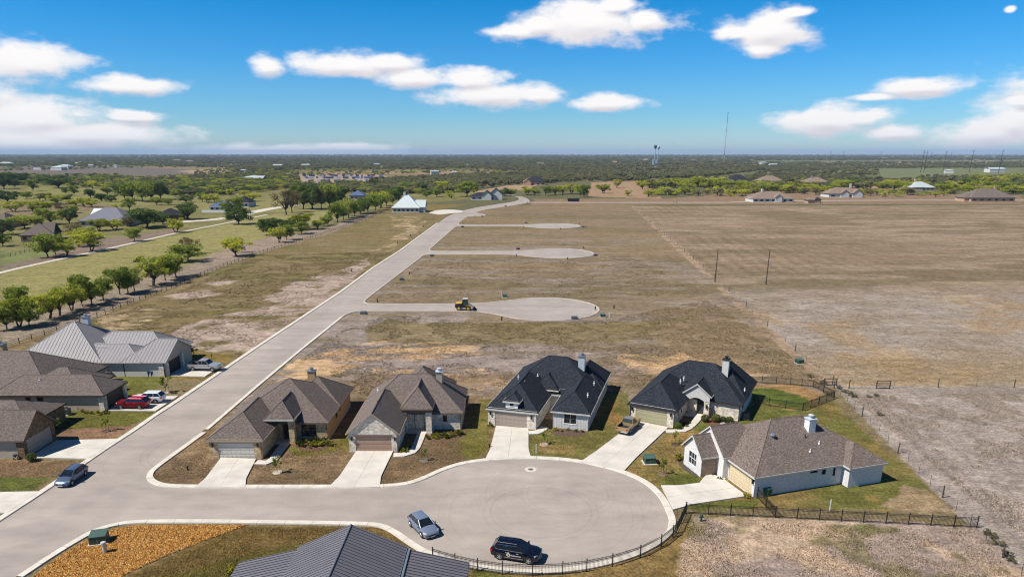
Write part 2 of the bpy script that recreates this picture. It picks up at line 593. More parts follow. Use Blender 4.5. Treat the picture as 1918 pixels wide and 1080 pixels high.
def ground_colour(X, Y):
    C = np.zeros(X.shape + (3,))
    n1, n2, n3 = fbm(X, Y, 60, 4), fbm(X, Y, 14, 4, 3.3), fbm(X, Y, 4, 3, 8.1)
    nst = fbm(X, Y * 3.2, 40, 5, 5.5)         # streaks that run east-west
    nst2 = fbm(X * 0.5, Y * 2.0, 9, 4, 15.5)

    def lay(col, w):
        nonlocal C
        w = np.clip(w, 0, 1)[..., None]
        C = C * (1 - w) + np.array(col) * w

    def warp(a, s, off):
        return X + (fbm(X, Y, s, 3, off) - 0.5) * 2 * a, Y + (fbm(X, Y, s, 3, off + 40) - 0.5) * 2 * a

    def zone(poly, col, amp=1.5, s=6.0, off=0.0, strength=1.0, world=False, soft=None):
        wx, wy = warp(amp, s, off)
        m = in_poly(wx, wy, poly if world else P2W(poly)).astype(float)
        if soft is not None:
            m = m * np.clip((soft - 0.38) * 5, 0, 1)
        lay(col, m * strength)

    ss = lambda v, a, b: np.clip((v - a) / (b - a), 0, 1)
    # far country
    lay(alb(108, 106, 72), np.ones_like(X))
    lay(alb(146, 128, 90), ss(fbm(X, Y, 420, 4, 2.0), 0.5, 0.62) * 0.8)
    lay(alb(104, 116, 70), ss(fbm(X, Y, 700, 3, 11.0), 0.55, 0.66) * 0.7)
    # golf-course side: fairway and rough
    zone([(0, 680), (0, 330), (300, 335), (520, 335), (760, 350), (960, 360), (860, 375), (730, 385), (620, 405), (480, 460), (250, 550), (0, 650)], alb(128, 124, 72), 4, 30)
    lay(alb(146, 140, 92), ss(nst, 0.5, 0.62) * 0.6 * (X < -70) * (Y < 700))
    zone([(0, 560), (0, 512), (90, 490), (330, 440), (520, 400), (640, 395), (640, 404), (520, 437), (400, 480), (250, 527), (130, 565), (0, 606)], alb(152, 146, 86), 1.0, 12, 3)
    zone([(0, 470), (120, 465), (80, 488), (0, 508)], alb(128, 136, 80), 1, 10, 5)
    zone([(150, 455), (250, 440), (330, 428), (340, 434), (200, 470), (110, 488), (40, 500), (0, 506), (0, 497), (90, 478)], alb(140, 122, 106), 1.2, 8, 9)
    zone([(0, 380), (60, 350), (230, 352), (280, 360), (330, 372), (250, 385), (120, 385)], alb(140, 138, 74), 3, 25, 12, 0.8)
    zone([(330, 375), (560, 372), (545, 396), (400, 398)], alb(146, 140, 82), 3, 25, 19, 0.8)
    zone([(110, 378), (230, 385), (210, 392), (60, 402), (0, 402), (0, 394)], alb(138, 118, 98), 2, 18, 21, 0.8)
    # bare dirt under the tree row
    zone([(0, 668), (0, 606), (60, 596), (160, 560), (300, 508), (380, 490), (470, 470), (600, 430), (690, 400), (705, 402), (620, 437), (480, 478), (330, 535), (150, 605)], alb(154, 138, 118), 1.5, 8, 31)
    zone([(365, 492), (430, 462), (500, 445), (560, 436), (600, 428), (590, 440), (480, 470), (400, 492)], alb(160, 142, 124), 1.5, 9, 36)
    # vacant lots between the tree row and the road
    LOTW = [(0, 720), (0, 650), (150, 603), (330, 533), (480, 476), (625, 436), (705, 402), (840, 402), (750, 470), (640, 547), (480, 654), (420, 680), (330, 655), (150, 660)]
    zone(LOTW, alb(134, 118, 76), 0.8, 6, 1)
    m_lw = in_poly(*warp(0.8, 6, 1), P2W(LOTW)).astype(float)
    lay(alb(118, 112, 62), m_lw * ss(nst, 0.48, 0.6) * 0.7)
    lay(alb(150, 130, 96), m_lw * ss(nst2, 0.52, 0.64) * 0.6)
    for i, q in enumerate([[(300, 660), (340, 610), (420, 590), (560, 560), (660, 505), (690, 495), (640, 545), (480, 655), (380, 668)],
                           [(500, 560), (540, 530), (640, 505), (700, 480), (660, 520), (580, 575)],
                           [(320, 550), (400, 542), (420, 552), (340, 560)], [(385, 530), (450, 526), (440, 532), (390, 534)]]):
        zone(q, alb(188, 167, 150), 3.5, 9, 50 + i, 0.95, soft=fbm(X, Y * 1.8, 7, 4, 60 + i) + (0.12 if i else 0.07))
    for i, q in enumerate([[(180, 590), (290, 570), (300, 600), (200, 628)], [(730, 405), (790, 405), (770, 425), (735, 425)], [(700, 470), (760, 430), (800, 410), (790, 425), (730, 470)]]):
        zone(q, alb(206, 178, 138), 3, 6, 70 + i, 0.8, soft=fbm(X, Y * 2, 4, 4, 75 + i) - 0.08)
    # vacant lots in the middle
    LOTM = [(270, 900), (640, 590), (860, 402), (960, 384), (1190, 384), (1560, 722), (1500, 760), (1180, 760), (920, 770), (640, 800), (380, 840)]
    zone(LOTM, alb(144, 126, 98), 1.0, 8, 80)
    m_lm = in_poly(*warp(1.0, 8, 80), P2W(LOTM)).astype(float)
    lay(alb(128, 114, 80), m_lm * ss(nst, 0.46, 0.6) * 0.8)
    lay(alb(158, 144, 132), m_lm * ss(nst2, 0.50, 0.62) * 0.6 * (Y < 330))
    lay(alb(150, 126, 92), m_lm * ss(fbm(X, Y * 4, 60, 3, 91), 0.52, 0.6) * 0.6 * (Y > 230))
    zone([(640, 592), (880, 590), (860, 640), (640, 660), (560, 690), (500, 735), (430, 770), (560, 655)], alb(160, 147, 136), 3, 10, 95, 0.9, soft=nst2 + 0.10)
    zone([(700, 600), (1100, 605), (1300, 590), (1250, 640), (1000, 645), (700, 640)], alb(140, 124, 80), 4, 10, 97, 0.8)
    zone([(560, 700), (640, 650), (800, 655), (1000, 650), (1150, 660), (1280, 690), (1100, 720), (900, 730), (700, 715)], alb(162, 147, 137), 3, 10, 99, 0.9, soft=nst2 + 0.09)
    for i, q in enumerate([[(520, 700), (560, 670), (700, 640), (900, 645), (880, 665), (700, 680), (560, 715)], [(700, 690), (900, 690), (1000, 730), (800, 730)], [(1140, 660), (1350, 665), (1480, 690), (1440, 705), (1200, 690)],
                           [(480, 745), (560, 690), (640, 690), (560, 740)], [(1180, 690), (1260, 670), (1300, 680), (1230, 705)]]):
        zone(q, alb(212, 176, 128), 3.5, 7, 110 + i, 0.95, soft=fbm(X, Y * 2.2, 6, 4, 115 + i) + 0.03)
    zone([(560, 720), (700, 700), (930, 700), (1180, 705), (1180, 760), (900, 770), (650, 790)], alb(144, 122, 92), 2, 7, 120, 0.75, soft=n2 + 0.08)
    zone([(1150, 590), (1330, 570), (1420, 620), (1540, 720), (1400, 700), (1250, 650)], alb(150, 128, 96), 3, 10, 121, 0.85, soft=n2 + 0.1)
    # the big field to the east
    FLD = [(1185, 386), (1918, 384), (2600, 384), (2600, 1080), (1920, 1080), (1760, 930), (1560, 722)]
    zone(FLD, alb(148, 128, 102), 0.7, 8, 130)
    m_f = in_poly(X, Y, P2W(FLD)).astype(float)
    lay(alb(124, 112, 80), m_f * ss(nst, 0.5, 0.6) * 0.7 * (Y > 190))
    lay(alb(168, 148, 120), m_f * ss(fbm(X, Y * 3, 30, 4, 140), 0.54, 0.62) * 0.7 * (Y > 190))
    # tractor furrows that follow the fence, then swing away
    th = np.arctan2(X - 30, Y - 120)
    rows = 0.5 + 0.5 * np.sin((X - 0.09 * Y + 0.0011 * np.clip(X - 110, 0, 400) * np.clip(420 - Y, -200, 300)) * 1.15 + 5 * fbm(X, Y, 50, 3, 150))
    lay(alb(122, 102, 78), m_f * rows * 0.42 * ss(n1, 0.36, 0.56) * ss(Y, 205, 240) * ss(-X, -210, -90))
    lay(alb(170, 144, 110), m_f * (1 - rows) * 0.2 * ss(n1, 0.36, 0.56) * ss(Y, 205, 240) * ss(-X, -210, -90))
    sw = 0.5 + 0.5 * np.sin((Y + 0.35 * X) * 0.42 + 7 * fbm(X, Y, 70, 3, 155))
    lay(alb(136, 112, 86), m_f * sw * 0.22 * ss(n1, 0.4, 0.6) * ss(Y, 205, 240) * ss(X, 70, 160))
    lay(alb(172, 159, 144), m_f * (1 - ss(Y + 14 * (n2 - 0.5), 186, 204)) * (0.55 + 0.45 * ss(n2, 0.35, 0.6)))
    lay(alb(176, 150, 112), m_f * (1 - ss(Y, 180, 200)) * ss(fbm(X, Y, 12, 4, 160), 0.54, 0.64) * 0.75 * (Y > 112))
    lay(alb(168, 142, 96), m_f * ss(Y, 111, 114) * (1 - ss(Y, 124, 140)) * 0.55)
    # track beside the wire fence, tilled bottom corner
    lay(alb(174, 160, 147), m_f * (1 - ss(Y, 104, 108)))
    tx = X - (54.6 + (48.1 - 54.6) * (Y - 110.9) / (57.3 - 110.9))
    tracks = np.exp(-((tx - 3.4) / 0.45) ** 2) + np.exp(-((tx - 5.4) / 0.45) ** 2) + np.exp(-((tx - 8.2) / 0.5) ** 2) * 0.6 + np.exp(-((tx - 10.0) / 0.5) ** 2) * 0.6
    lay(alb(146, 132, 126), tracks * (Y < 106) * m_f * 0.7 * (0.4 + n3))
    lay(alb(150, 136, 128), np.exp(-((Y - 108.5) / 1.2) ** 2) * m_f * 0.7)
    furrow = 0.5 + 0.5 * np.sin((X * 0.93 + Y * 0.36) * 2.1 + 4 * n1)
    lay(alb(156, 140, 130), furrow * (Y < 104) * (tx > 11) * m_f * 0.45)
    zone([(1182, 386), (1188, 386), (1294, 478), (1374, 554), (1474, 640), (1560, 718), (1550, 720), (1448, 640), (1344, 540), (1250, 452)], alb(180, 152, 124), 0.9, 3, 170, 0.8, soft=n3 + 0.0)
    # yards
    BR, GRN, OLV = alb(136, 112, 82), alb(112, 116, 44), alb(142, 122, 66)
    zone([(276, 890), (300, 912), (715, 914), (760, 908), (800, 893), (840, 872), (915, 858), (930, 790), (900, 740), (660, 745), (600, 800), (390, 800), (330, 850)], BR, 0.4, 4, 180)
    m_y = in_poly(X, Y, P2W([(276, 890), (300, 912), (715, 914), (760, 908), (800, 893), (840, 872), (915, 858), (930, 790), (900, 740), (660, 745), (600, 800), (390, 800), (330, 850)])).astype(float)
    lay(alb(156, 130, 94), m_y * ss(n3, 0.52, 0.66) * 0.7)
    lay(alb(120, 102, 72), m_y * ss(n2, 0.55, 0.68) * 0.5)
    for i, q in enumerate([[(895, 745), (930, 748), (925, 790), (905, 850), (880, 862), (850, 850), (880, 800)], [(530, 838), (600, 835), (640, 812), (660, 815), (650, 840), (560, 855)], [(640, 800), (664, 800), (662, 840), (645, 848)], [(880, 820), (900, 830), (890, 850), (870, 850)]]):
        zone(q, alb(122, 116, 48), 1.2, 4, 190 + i, 0.9, soft=n3 + 0.12)
    zone([(980, 820), (1000, 806), (1100, 800), (1128, 738), (1172, 735), (1192, 780), (1160, 812), (1085, 864), (990, 856)], alb(122, 118, 56), 0.5, 4, 200, 0.95)
    zone([(1010, 830), (1080, 830), (1070, 850), (1000, 850)], alb(168, 140, 80), 1.2, 3, 203, 0.8, soft=n3 + 0.08)
    zone([(1130, 745), (1150, 745), (1165, 790), (1140, 800), (1110, 800)], alb(170, 130, 72), 1.5, 4, 206, 0.8, soft=n3 + 0.02)
    zone([(1166, 884), (1200, 850), (1250, 812), (1270, 800), (1390, 772), (1420, 752), (1480, 762), (1560, 750), (1600, 792), (1700, 878), (1780, 955), (1430, 952), (1290, 950), (1262, 935), (1240, 912)], OLV, 0.4, 4, 210)
    m_e = in_poly(X, Y, P2W([(1166, 884), (1200, 850), (1250, 812), (1270, 800), (1390, 772), (1420, 752), (1480, 762), (1560, 750), (1600, 792), (1700, 878), (1780, 955), (1430, 952), (1290, 950), (1240, 912)])).astype(float)
    lay(alb(112, 116, 50), m_e * ss(n2, 0.42, 0.55) * 0.85)
    lay(alb(172, 136, 76), m_e * ss(fbm(X, Y, 6, 4, 215), 0.52, 0.62) * 0.8)
    zone([(1240, 892), (1290, 886), (1330, 902), (1236, 913)], alb(106, 114, 44), 0.5, 3, 217)
    zone([(1290, 800), (1330, 792), (1420, 770), (1480, 766), (1440, 790), (1310, 812)], alb(106, 114, 46), 1.2, 4, 219, 0.9)
    zone([(1640, 950), (1700, 905), (1740, 915), (1790, 960), (1700, 962)], alb(178, 152, 116), 1.5, 4, 221, 0.9, soft=n3 + 0.15)
    zone([(1405, 722), (1480, 718), (1540, 735), (1500, 766), (1400, 752)], alb(168, 132, 80), 0.4, 4, 223)
    zone([(1405, 728), (1440, 724), (1500, 742), (1520, 752), (1500, 765), (1400, 750)], alb(98, 112, 42), 0.8, 4, 225)
    zone([(1260, 940), (1420, 935), (1430, 952), (1290, 952)], alb(112, 116, 46), 0.6, 4, 227)
    # bottom yards
    zone([(230, 1080), (450, 984), (690, 984), (730, 990), (800, 1045), (900, 1075), (1000, 1090), (600, 1200), (200, 1200)], alb(126, 104, 54), 0.3, 4, 230)
    lay(alb(102, 98, 40), in_poly(X, Y, P2W([(300, 1085), (460, 1035), (600, 1010), (760, 1030), (900, 1080), (600, 1150)])) * ss(n2, 0.4, 0.56) * 0.8)
    zone([(880, 1066), (1000, 1074), (1100, 1066), (1200, 1040), (1268, 985), (1300, 972), (1330, 1000), (1290, 1080), (1200, 1150), (800, 1150)], alb(140, 116, 64), 0.8, 4, 233)
    zone([(880, 1066), (960, 1078), (940, 1090), (880, 1090)], alb(104, 108, 40), 0.6, 3, 234)
    zone([(1288, 972), (1420, 966), (1830, 990), (1918, 1060), (1960, 1120), (1240, 1150), (1270, 1060)], alb(174, 154, 140), 1.4, 5, 236)
    m_b = in_poly(X, Y, P2W([(1288, 972), (1420, 966), (1830, 990), (1918, 1060), (1960, 1120), (1240, 1150), (1270, 1060)])).astype(float)
    lay(alb(204, 176, 142), m_b * ss(fbm(X, Y, 6, 4, 240), 0.53, 0.63) * 0.8)
    lay(alb(122, 114, 62), m_b * ss(fbm(X, Y, 5, 4, 244), 0.58, 0.66) * 0.7)
    zone([(1590, 975), (1680, 985), (1690, 1000), (1610, 1000)], alb(116, 114, 52), 1, 3, 246, 0.85, soft=n3 + 0.2)
    # west side of the street
    zone([(215, 706), (310, 708), (385, 712), (440, 664), (350, 655), (345, 640), (200, 640)], alb(138, 118, 56), 0.4, 4, 250)
    zone([(30, 812), (240, 795), (290, 772), (300, 700), (220, 704), (190, 770), (90, 768), (40, 790)], alb(116, 116, 50), 0.4, 4, 252)
    zone([(85, 805), (245, 795), (200, 838), (95, 838)], alb(152, 118, 88), 0.6, 4, 254)
    zone([(90, 772), (285, 778), (242, 797), (90, 803)], alb(112, 112, 44), 0.3, 4, 255)
    zone([(-300, 858), (60, 860), (152, 864), (108, 896), (-300, 893)], alb(134, 108, 76), 0.4, 4, 256)
    zone([(-300, 893), (106, 893), (54, 928), (-300, 926)], alb(104, 110, 46), 0.5, 4, 258)
    # clearings and fields further out
    for i, (q, c) in enumerate([([(1095, 368), (1110, 342), (1200, 338), (1215, 352), (1240, 372)], (172, 140, 106)), ([(880, 360), (960, 346), (1010, 346), (1000, 352), (920, 362)], (178, 146, 116)),
                                ([(1640, 336), (1640, 316), (1918, 312), (1918, 334), (1780, 330)], (118, 126, 84)), ([(1400, 306), (1700, 303), (1918, 300), (1918, 305), (1500, 310)], (142, 138, 96)),
                                ([(0, 330), (0, 311), (120, 309), (330, 316), (420, 324), (250, 332), (100, 333)], (116, 106, 100)), ([(0, 312), (0, 300), (300, 302), (300, 310)], (108, 122, 78)),
                                ([(560, 345), (560, 326), (720, 326), (730, 345)], (172, 150, 132)), ([(600, 322), (860, 320), (840, 326), (600, 328)], (160, 132, 102)), ([(780, 400), (870, 384), (720, 382), (700, 394)], (134, 118, 64)),
                                ([(1000, 384), (1920, 382), (1920, 372), (1240, 372), (1000, 372)], (150, 124, 94)), ([(1240, 374), (1400, 356), (1600, 360), (1918, 366), (1918, 372), (1400, 372)], (150, 124, 96)),
                                ([(970, 298), (1040, 297), (1040, 299), (960, 300)], (170, 160, 110)), ([(340, 320), (420, 315), (440, 320), (360, 326)], (178, 148, 120)), ([(1560, 352), (1640, 346), (1700, 352), (1640, 358)], (170, 140, 112))]):
        zone(q, alb(*c), 6, 60, 300 + i, 0.9)
    C *= (1.0 + 0.22 * n3)[..., None] * np.array((1.03, 0.995, 0.985))
    g_ = C.mean(-1, keepdims=True)
    C = g_ + (C - g_) * 0.86
    return C


GC = ground_colour(GX, GY)
ny_, nx_ = GX.shape
gv = np.stack([GX.ravel(), GY.ravel(), np.zeros(GX.size)], 1)
idx = np.arange(GX.size).reshape(ny_, nx_)
gf = np.stack([idx[:-1, :-1], idx[:-1, 1:], idx[1:, 1:], idx[1:, :-1]], -1).reshape(-1, 4)


def np_mesh(name, verts, faces, mats, colour=None):
    me = bpy.data.meshes.new(name)
    k = faces.shape[1]
    me.vertices.add(len(verts))
    me.vertices.foreach_set('co', np.ascontiguousarray(verts, dtype=np.float32).ravel())
    me.loops.add(faces.size)
    me.loops.foreach_set('vertex_index', np.ascontiguousarray(faces, dtype=np.int32).ravel())
    me.polygons.add(len(faces))
    me.polygons.foreach_set('loop_start', np.arange(0, faces.size, k, dtype=np.int32))
    for m in mats:
        me.materials.append(m)
    if colour is not None:
        a = me.color_attributes.new('soil', 'FLOAT_COLOR', 'POINT')
        a.data.foreach_set('color', np.concatenate([colour, np.ones((len(colour), 1))], 1).astype(np.float32).ravel())
    me.update(calc_edges=True)
    me.validate()
    return me


def mat_ground():
    m = bpy.data.materials.new('soil and dry grass')
    m.use_nodes = True
    nt = m.node_tree
    L = nt.links.new
    b = nt.nodes['Principled BSDF']
    b.inputs['Roughness'].default_value = 1.0
    b.inputs['Specular IOR Level'].default_value = 0.05
    at = nt.nodes.new('ShaderNodeVertexColor')
    at.layer_name = 'soil'
    t = nt.nodes.new('ShaderNodeTexCoord')
    out = at.outputs['Color']
    for sc, det, lo, hi, st in ((3.0, 6, 0.42, 1.52, (1, 1, 1)), (0.8, 6, 0.58, 1.40, (0.8, 1.0, 1)), (0.28, 5, 0.74, 1.24, (0.7, 1.2, 1)), (0.07, 5, 0.86, 1.14, (1, 2, 1))):
        mp = nt.nodes.new('ShaderNodeMapping')
        mp.inputs['Scale'].default_value = st
        L(t.outputs['Object'], mp.inputs[0])
        n = nt.nodes.new('ShaderNodeTexNoise')
        n.inputs['Scale'].default_value = sc
        n.inputs['Detail'].default_value = det
        n.inputs['Roughness'].default_value = 0.68
        L(mp.outputs[0], n.inputs['Vector'])
        mr = nt.nodes.new('ShaderNodeMapRange')
        mr.inputs['From Min'].default_value, mr.inputs['From Max'].default_value = 0.28, 0.72
        mr.inputs['To Min'].default_value, mr.inputs['To Max'].default_value = lo, hi
        L(n.outputs[0], mr.inputs['Value'])
        mx = nt.nodes.new('ShaderNodeMix')
        mx.data_type, mx.blend_type = 'RGBA', 'MULTIPLY'
        mx.inputs['Factor'].default_value = 1
        L(out, mx.inputs['A'])
        L(mr.outputs[0], mx.inputs['B'])
        out = mx.outputs['Result']
    L(out, b.inputs['Base Color'])
    n = nt.nodes.new('ShaderNodeTexNoise')
    n.inputs['Scale'].default_value = 2.6
    n.inputs['Detail'].default_value = 6
    n.inputs['Roughness'].default_value = 0.7
    L(t.outputs['Object'], n.inputs['Vector'])
    bp = nt.nodes.new('ShaderNodeBump')
    bp.inputs['Strength'].default_value = 0.9
    bp.inputs['Distance'].default_value = 0.35
    L(n.outputs[0], bp.inputs['Height'])
    L(bp.outputs[0], b.inputs['Normal'])
    return m


M_GROUND = mat_ground()
ground = link(bpy.data.objects.new('ground', np_mesh('ground', gv, gf, [M_GROUND], GC.reshape(-1, 3))))
tag(ground, kind='structure')

# ---------------------------------------------------------------- roads


def mat_road():
    m = bpy.data.materials.new('sun bleached asphalt')
    m.use_nodes = True
    nt = m.node_tree
    L = nt.links.new
    b = nt.nodes['Principled BSDF']
    b.inputs['Roughness'].default_value = 0.92
    b.inputs['Specular IOR Level'].default_value = 0.25
    t = nt.nodes.new('ShaderNodeTexCoord')
    rgb = nt.nodes.new('ShaderNodeRGB')
    rgb.outputs[0].default_value = (*alb(180, 169, 160), 1)
    out = rgb.outputs[0]
    for sc, det, lo, hi, st in ((9, 4, 0.90, 1.10, (1, 1, 1)), (0.6, 6, 0.90, 1.09, (0.5, 1, 1)), (0.2, 6, 0.89, 1.10, (0.10, 1.0, 1)), (0.2, 6, 0.94, 1.06, (1.0, 0.06, 1)), (0.05, 4, 0.93, 1.07, (1, 1, 1))):
        mp = nt.nodes.new('ShaderNodeMapping')
        mp.inputs['Scale'].default_value = st
        L(t.outputs['Object'], mp.inputs[0])
        n = nt.nodes.new('ShaderNodeTexNoise')
        n.inputs['Scale'].default_value = sc
        n.inputs['Detail'].default_value = det
        L(mp.outputs[0], n.inputs['Vector'])
        mr = nt.nodes.new('ShaderNodeMapRange')
        mr.inputs['From Min'].default_value, mr.inputs['From Max'].default_value = 0.3, 0.7
        mr.inputs['To Min'].default_value, mr.inputs['To Max'].default_value = lo, hi
        L(n.outputs[0], mr.inputs['Value'])
        mx = nt.nodes.new('ShaderNodeMix')
        mx.data_type, mx.blend_type = 'RGBA', 'MULTIPLY'
        mx.inputs['Factor'].default_value = 1
        L(out, mx.inputs['A'])
        L(mr.outputs[0], mx.inputs['B'])
        out = mx.outputs['Result']
    # tyre sweeps: rings round the turning circle and round the corner
    for (cx, cy, k, lo) in ((3.2, 68.6, 1.1, 0.96), (-42.0, 85.0, 1.0, 0.96), (6.5, 72.5, 1.3, 0.97)):
        d = nt.nodes.new('ShaderNodeVectorMath')
        d.operation = 'DISTANCE'
        d.inputs[1].default_value = (cx, cy, 0.016)
        L(t.outputs['Object'], d.inputs[0])
        n = nt.nodes.new('ShaderNodeTexNoise')
        n.noise_dimensions = '1D'
        n.inputs['Scale'].default_value = k * 2.2
        n.inputs['Detail'].default_value = 5
        L(d.outputs['Value'], n.inputs['W'])
        fall = nt.nodes.new('ShaderNodeMapRange')
        fall.inputs['From Min'].default_value, fall.inputs['From Max'].default_value = 16, 10
        L(d.outputs['Value'], fall.inputs['Value'])
        mr = nt.nodes.new('ShaderNodeMapRange')
        mr.inputs['From Min'].default_value, mr.inputs['From Max'].default_value = 0.56, 0.72
        mr.inputs['To Min'].default_value, mr.inputs['To Max'].default_value = 1.01, lo - 0.03
        L(n.outputs[0], mr.inputs['Value'])
        mx = nt.nodes.new('ShaderNodeMix')
        mx.data_type, mx.blend_type = 'RGBA', 'MULTIPLY'
        L(fall.outputs[0], mx.inputs['Factor'])
        L(out, mx.inputs['A'])
        L(mr.outputs[0], mx.inputs['B'])
        out = mx.outputs['Result']
    L(out, b.inputs['Base Color'])
    return m


M_ROAD = mat_road()
LEFT = [(-57.0, 25)] + [tuple(G(*p)) for p in ((0, 977), (69, 932), (115, 901), (205, 839), (250, 810), (297, 777), (325, 759), (397, 710), (479, 654), (640, 547), (700, 502), (750, 470), (835, 407))]
RIGHT = [(-47.6, 25), (-46.6, 56), (-46.0, 70), (-45.4, 85)] + [tuple(G(*p)) for p in ((377, 810), (480, 722), (567, 650), (640, 592), (684, 560), (785, 483), (852, 424), (872, 407))]


def interp(poly, y):
    return float(np.interp(y, [p[1] for p in poly], [p[0] for p in poly]))


def chaikin(pts, n=2, closed=False):
    pts = [Vector((p[0], p[1])) for p in pts]
    for _ in range(n):
        q = [] if closed else [pts[0]]
        for a, b in zip(pts, pts[1:] + ([pts[0]] if closed else [])):
            q += [a * 0.75 + b * 0.25, a * 0.25 + b * 0.75]
        if not closed:
            q.append(pts[-1])
        pts = q
    return pts


def ngon_sheet(name, pts, z, m, kind='structure', parent=None):
    me = bpy.data.meshes.new(name)
    me.from_pydata([(p[0], p[1], z) for p in pts], [], [tuple(range(len(pts)))])
    bm = bmesh.new()
    bm.from_mesh(me)
    if bm.faces[:][0].normal.z < 0:
        bmesh.ops.reverse_faces(bm, faces=bm.faces[:])
    bmesh.ops.triangulate(bm, faces=bm.faces[:])
    bm.to_mesh(me)
    bm.free()
    me.materials.append(m)
    o = link(bpy.data.objects.new(name, me), parent)
    if kind and parent is None:
        tag(o, kind=kind)
    return o


ys = np.linspace(25, LEFT[-1][1], 90)
mb = MB()
for a, b in zip(ys[:-1], ys[1:]):
    mb.poly([(interp(LEFT, a), a, 0.012), (interp(RIGHT, a), a, 0.012), (interp(RIGHT, b), b, 0.012), (interp(LEFT, b), b, 0.012)])
tag(mb.build('main_road', M_ROAD), kind='structure')

# near street with its turning circle: the kerb line, from the corner round the circle and back
NORTH = [tuple(G(*p)) for p in ((377, 810), (330, 844), (295, 869), (274, 886), (274, 900), (292, 910), (325, 914), (480, 914), (600, 914), (705, 914), (760, 910), (795, 899), (832, 881), (870, 869), (925, 861.5), (985, 859), (1040, 861),
                                 (1085, 866), (1115, 872), (1165, 885), (1210, 906), (1238, 935), (1253, 972))]
SOUTH = [tuple(G(*p)) for p in ((1250, 992), (1230, 1012), (1180, 1038), (1110, 1056), (1060, 1063), (987, 1067), (920, 1061), (870, 1052), (813, 1035), (793, 1026), (767, 1009), (743, 992), (720, 981), (687, 977), (420, 973), (300, 973),
                                 (250, 974), (212, 980), (175, 991), (140, 1010), (95, 1037), (30, 1080))]
NORTH_C, SOUTH_C = chaikin(NORTH, 2), chaikin(SOUTH, 2)
ngon_sheet('cul_de_sac', list(NORTH_C) + list(SOUTH_C) + [Vector((-47.6, 25)), Vector((-51, 25)), Vector((-51, 80)), Vector((-48.5, 92))], 0.018, M_ROAD)

# side streets with turning circles
STREETS = [('side_street', 178.4, 170.4, 8.6, 173.2, 13.3), ('side_street', 281.3, 272.4, 18.2, 275.4, 14.0), ('side_street', 389.8, 381.6, 23.2, 383.8, 13.9)]
KERBS = []
for nm, yt, yb, cx, cy, R in STREETS:
    arc = [Vector((cx + R * math.cos(t), cy + R * math.sin(t))) for t in np.linspace(math.radians(-128), math.radians(128), 40)]
    xm_b, xm_t = interp(RIGHT, yb), interp(RIGHT, yt)
    south = [Vector((interp(RIGHT, yb - 7) - 0.05, yb - 7)), Vector((interp(RIGHT, yb - 3.2) + 0.3, yb - 3.2)), Vector((xm_b + 1.6, yb - 0.8)), Vector((xm_b + 5, yb)), Vector((cx - R - 9, yb)), Vector((cx - R - 2, yb - 1.0))]
    north = [Vector((cx - R - 2, yt + 1.2)), Vector((cx - R - 9, yt)), Vector((xm_t + 5, yt)), Vector((xm_t + 1.6, yt + 0.8)), Vector((interp(RIGHT, yt + 3.2) + 0.3, yt + 3.2)), Vector((interp(RIGHT, yt + 7) - 0.05, yt + 7))]
    line = chaikin(south + arc + north, 1)
    ngon_sheet(nm, line + [Vector((xm_t - 3, yt + 7)), Vector((xm_b - 3, yb - 7))], 0.018, M_ROAD)
    KERBS.append(line)

# the street bends east beyond the last house, a straight road crosses behind the field
FAR_L = [tuple(G(*p)) for p in ((835, 407), (852, 399), (880, 390.5), (930, 382.5), (962, 378), (974, 373), (968, 368.5), (948, 365))]
FAR_R = [tuple(G(*p)) for p in ((872, 408), (886, 399.5), (905, 393), (947, 387), (990, 380), (993, 375), (982, 369), (962, 365))]
mb = MB()
fl, fr = chaikin(FAR_L, 2), chaikin(FAR_R, 2)
for i in range(len(fl) - 1):
    mb.poly([(*fl[i], 0.016), (*fr[i], 0.016), (*fr[i + 1], 0.016), (*fl[i + 1], 0.016)])
tag(mb.build('bending_street', M_ROAD), kind='structure')
ngon_sheet('road_stub', chaikin([G(866, 405), G(880, 397), G(897, 398.5), G(912, 402), G(905, 405), G(885, 404.5), G(870, 408)], 1), 0.022, M_ROAD)
ngon_sheet('cross_road', [G(985, 378.3), G(1360, 378.4), G(1420, 375.5), G(1700, 374.2), G(1918, 374.2), G(2500, 374.2), G(2500, 375.6), G(1918, 375.6), G(1700, 375.6), G(1420, 377), G(1360, 379.9), G(985, 379.9)], 0.02, M_ROAD)
ngon_sheet('driveway_loop', chaikin([G(803, 399), G(812, 394), G(840, 392), G(866, 394), G(868, 397), G(845, 399.5), G(822, 402)], 1), 0.02, M_CONC)
for nm, pts, hw in (('golf_path', [(-60, 528), (0, 510), (80, 492), (150, 477), (200, 466), (262, 452), (330, 436), (440, 414.5), (500, 402)], 1.1),
                    ('far_driveway', [(330, 416), (390, 412), (430, 408), (470, 398), (520, 388), (560, 384)], 4.6)):
    c = chaikin([G(*p) for p in pts], 2)
    mb = MB()
    for a, b in zip(c[:-1], c[1:]):
        d = (b - a).normalized()
        n = Vector((-d.y, d.x)) * hw
        mb.poly([(*(a - n), 0.02), (*(b - n), 0.02), (*(b + n), 0.02), (*(a + n), 0.02)])
    tag(mb.build(nm, M_CONC), kind='structure')


def resample(pts, step):
    pts = [Vector((p[0], p[1])) for p in pts]
    acc = [0.0]
    for a, b in zip(pts, pts[1:]):
        acc.append(acc[-1] + (b - a).length)
    n = max(1, round(acc[-1] / step))
    t = np.linspace(0, acc[-1], n + 1)
    return [Vector((float(np.interp(k, acc, [p.x for p in pts])), float(np.interp(k, acc, [p.y for p in pts])))) for k in t]


M_KERB_OLD = mat('weathered kerb concrete', alb(200, 190, 178), 0.9, var=0.15, scale=0.6)


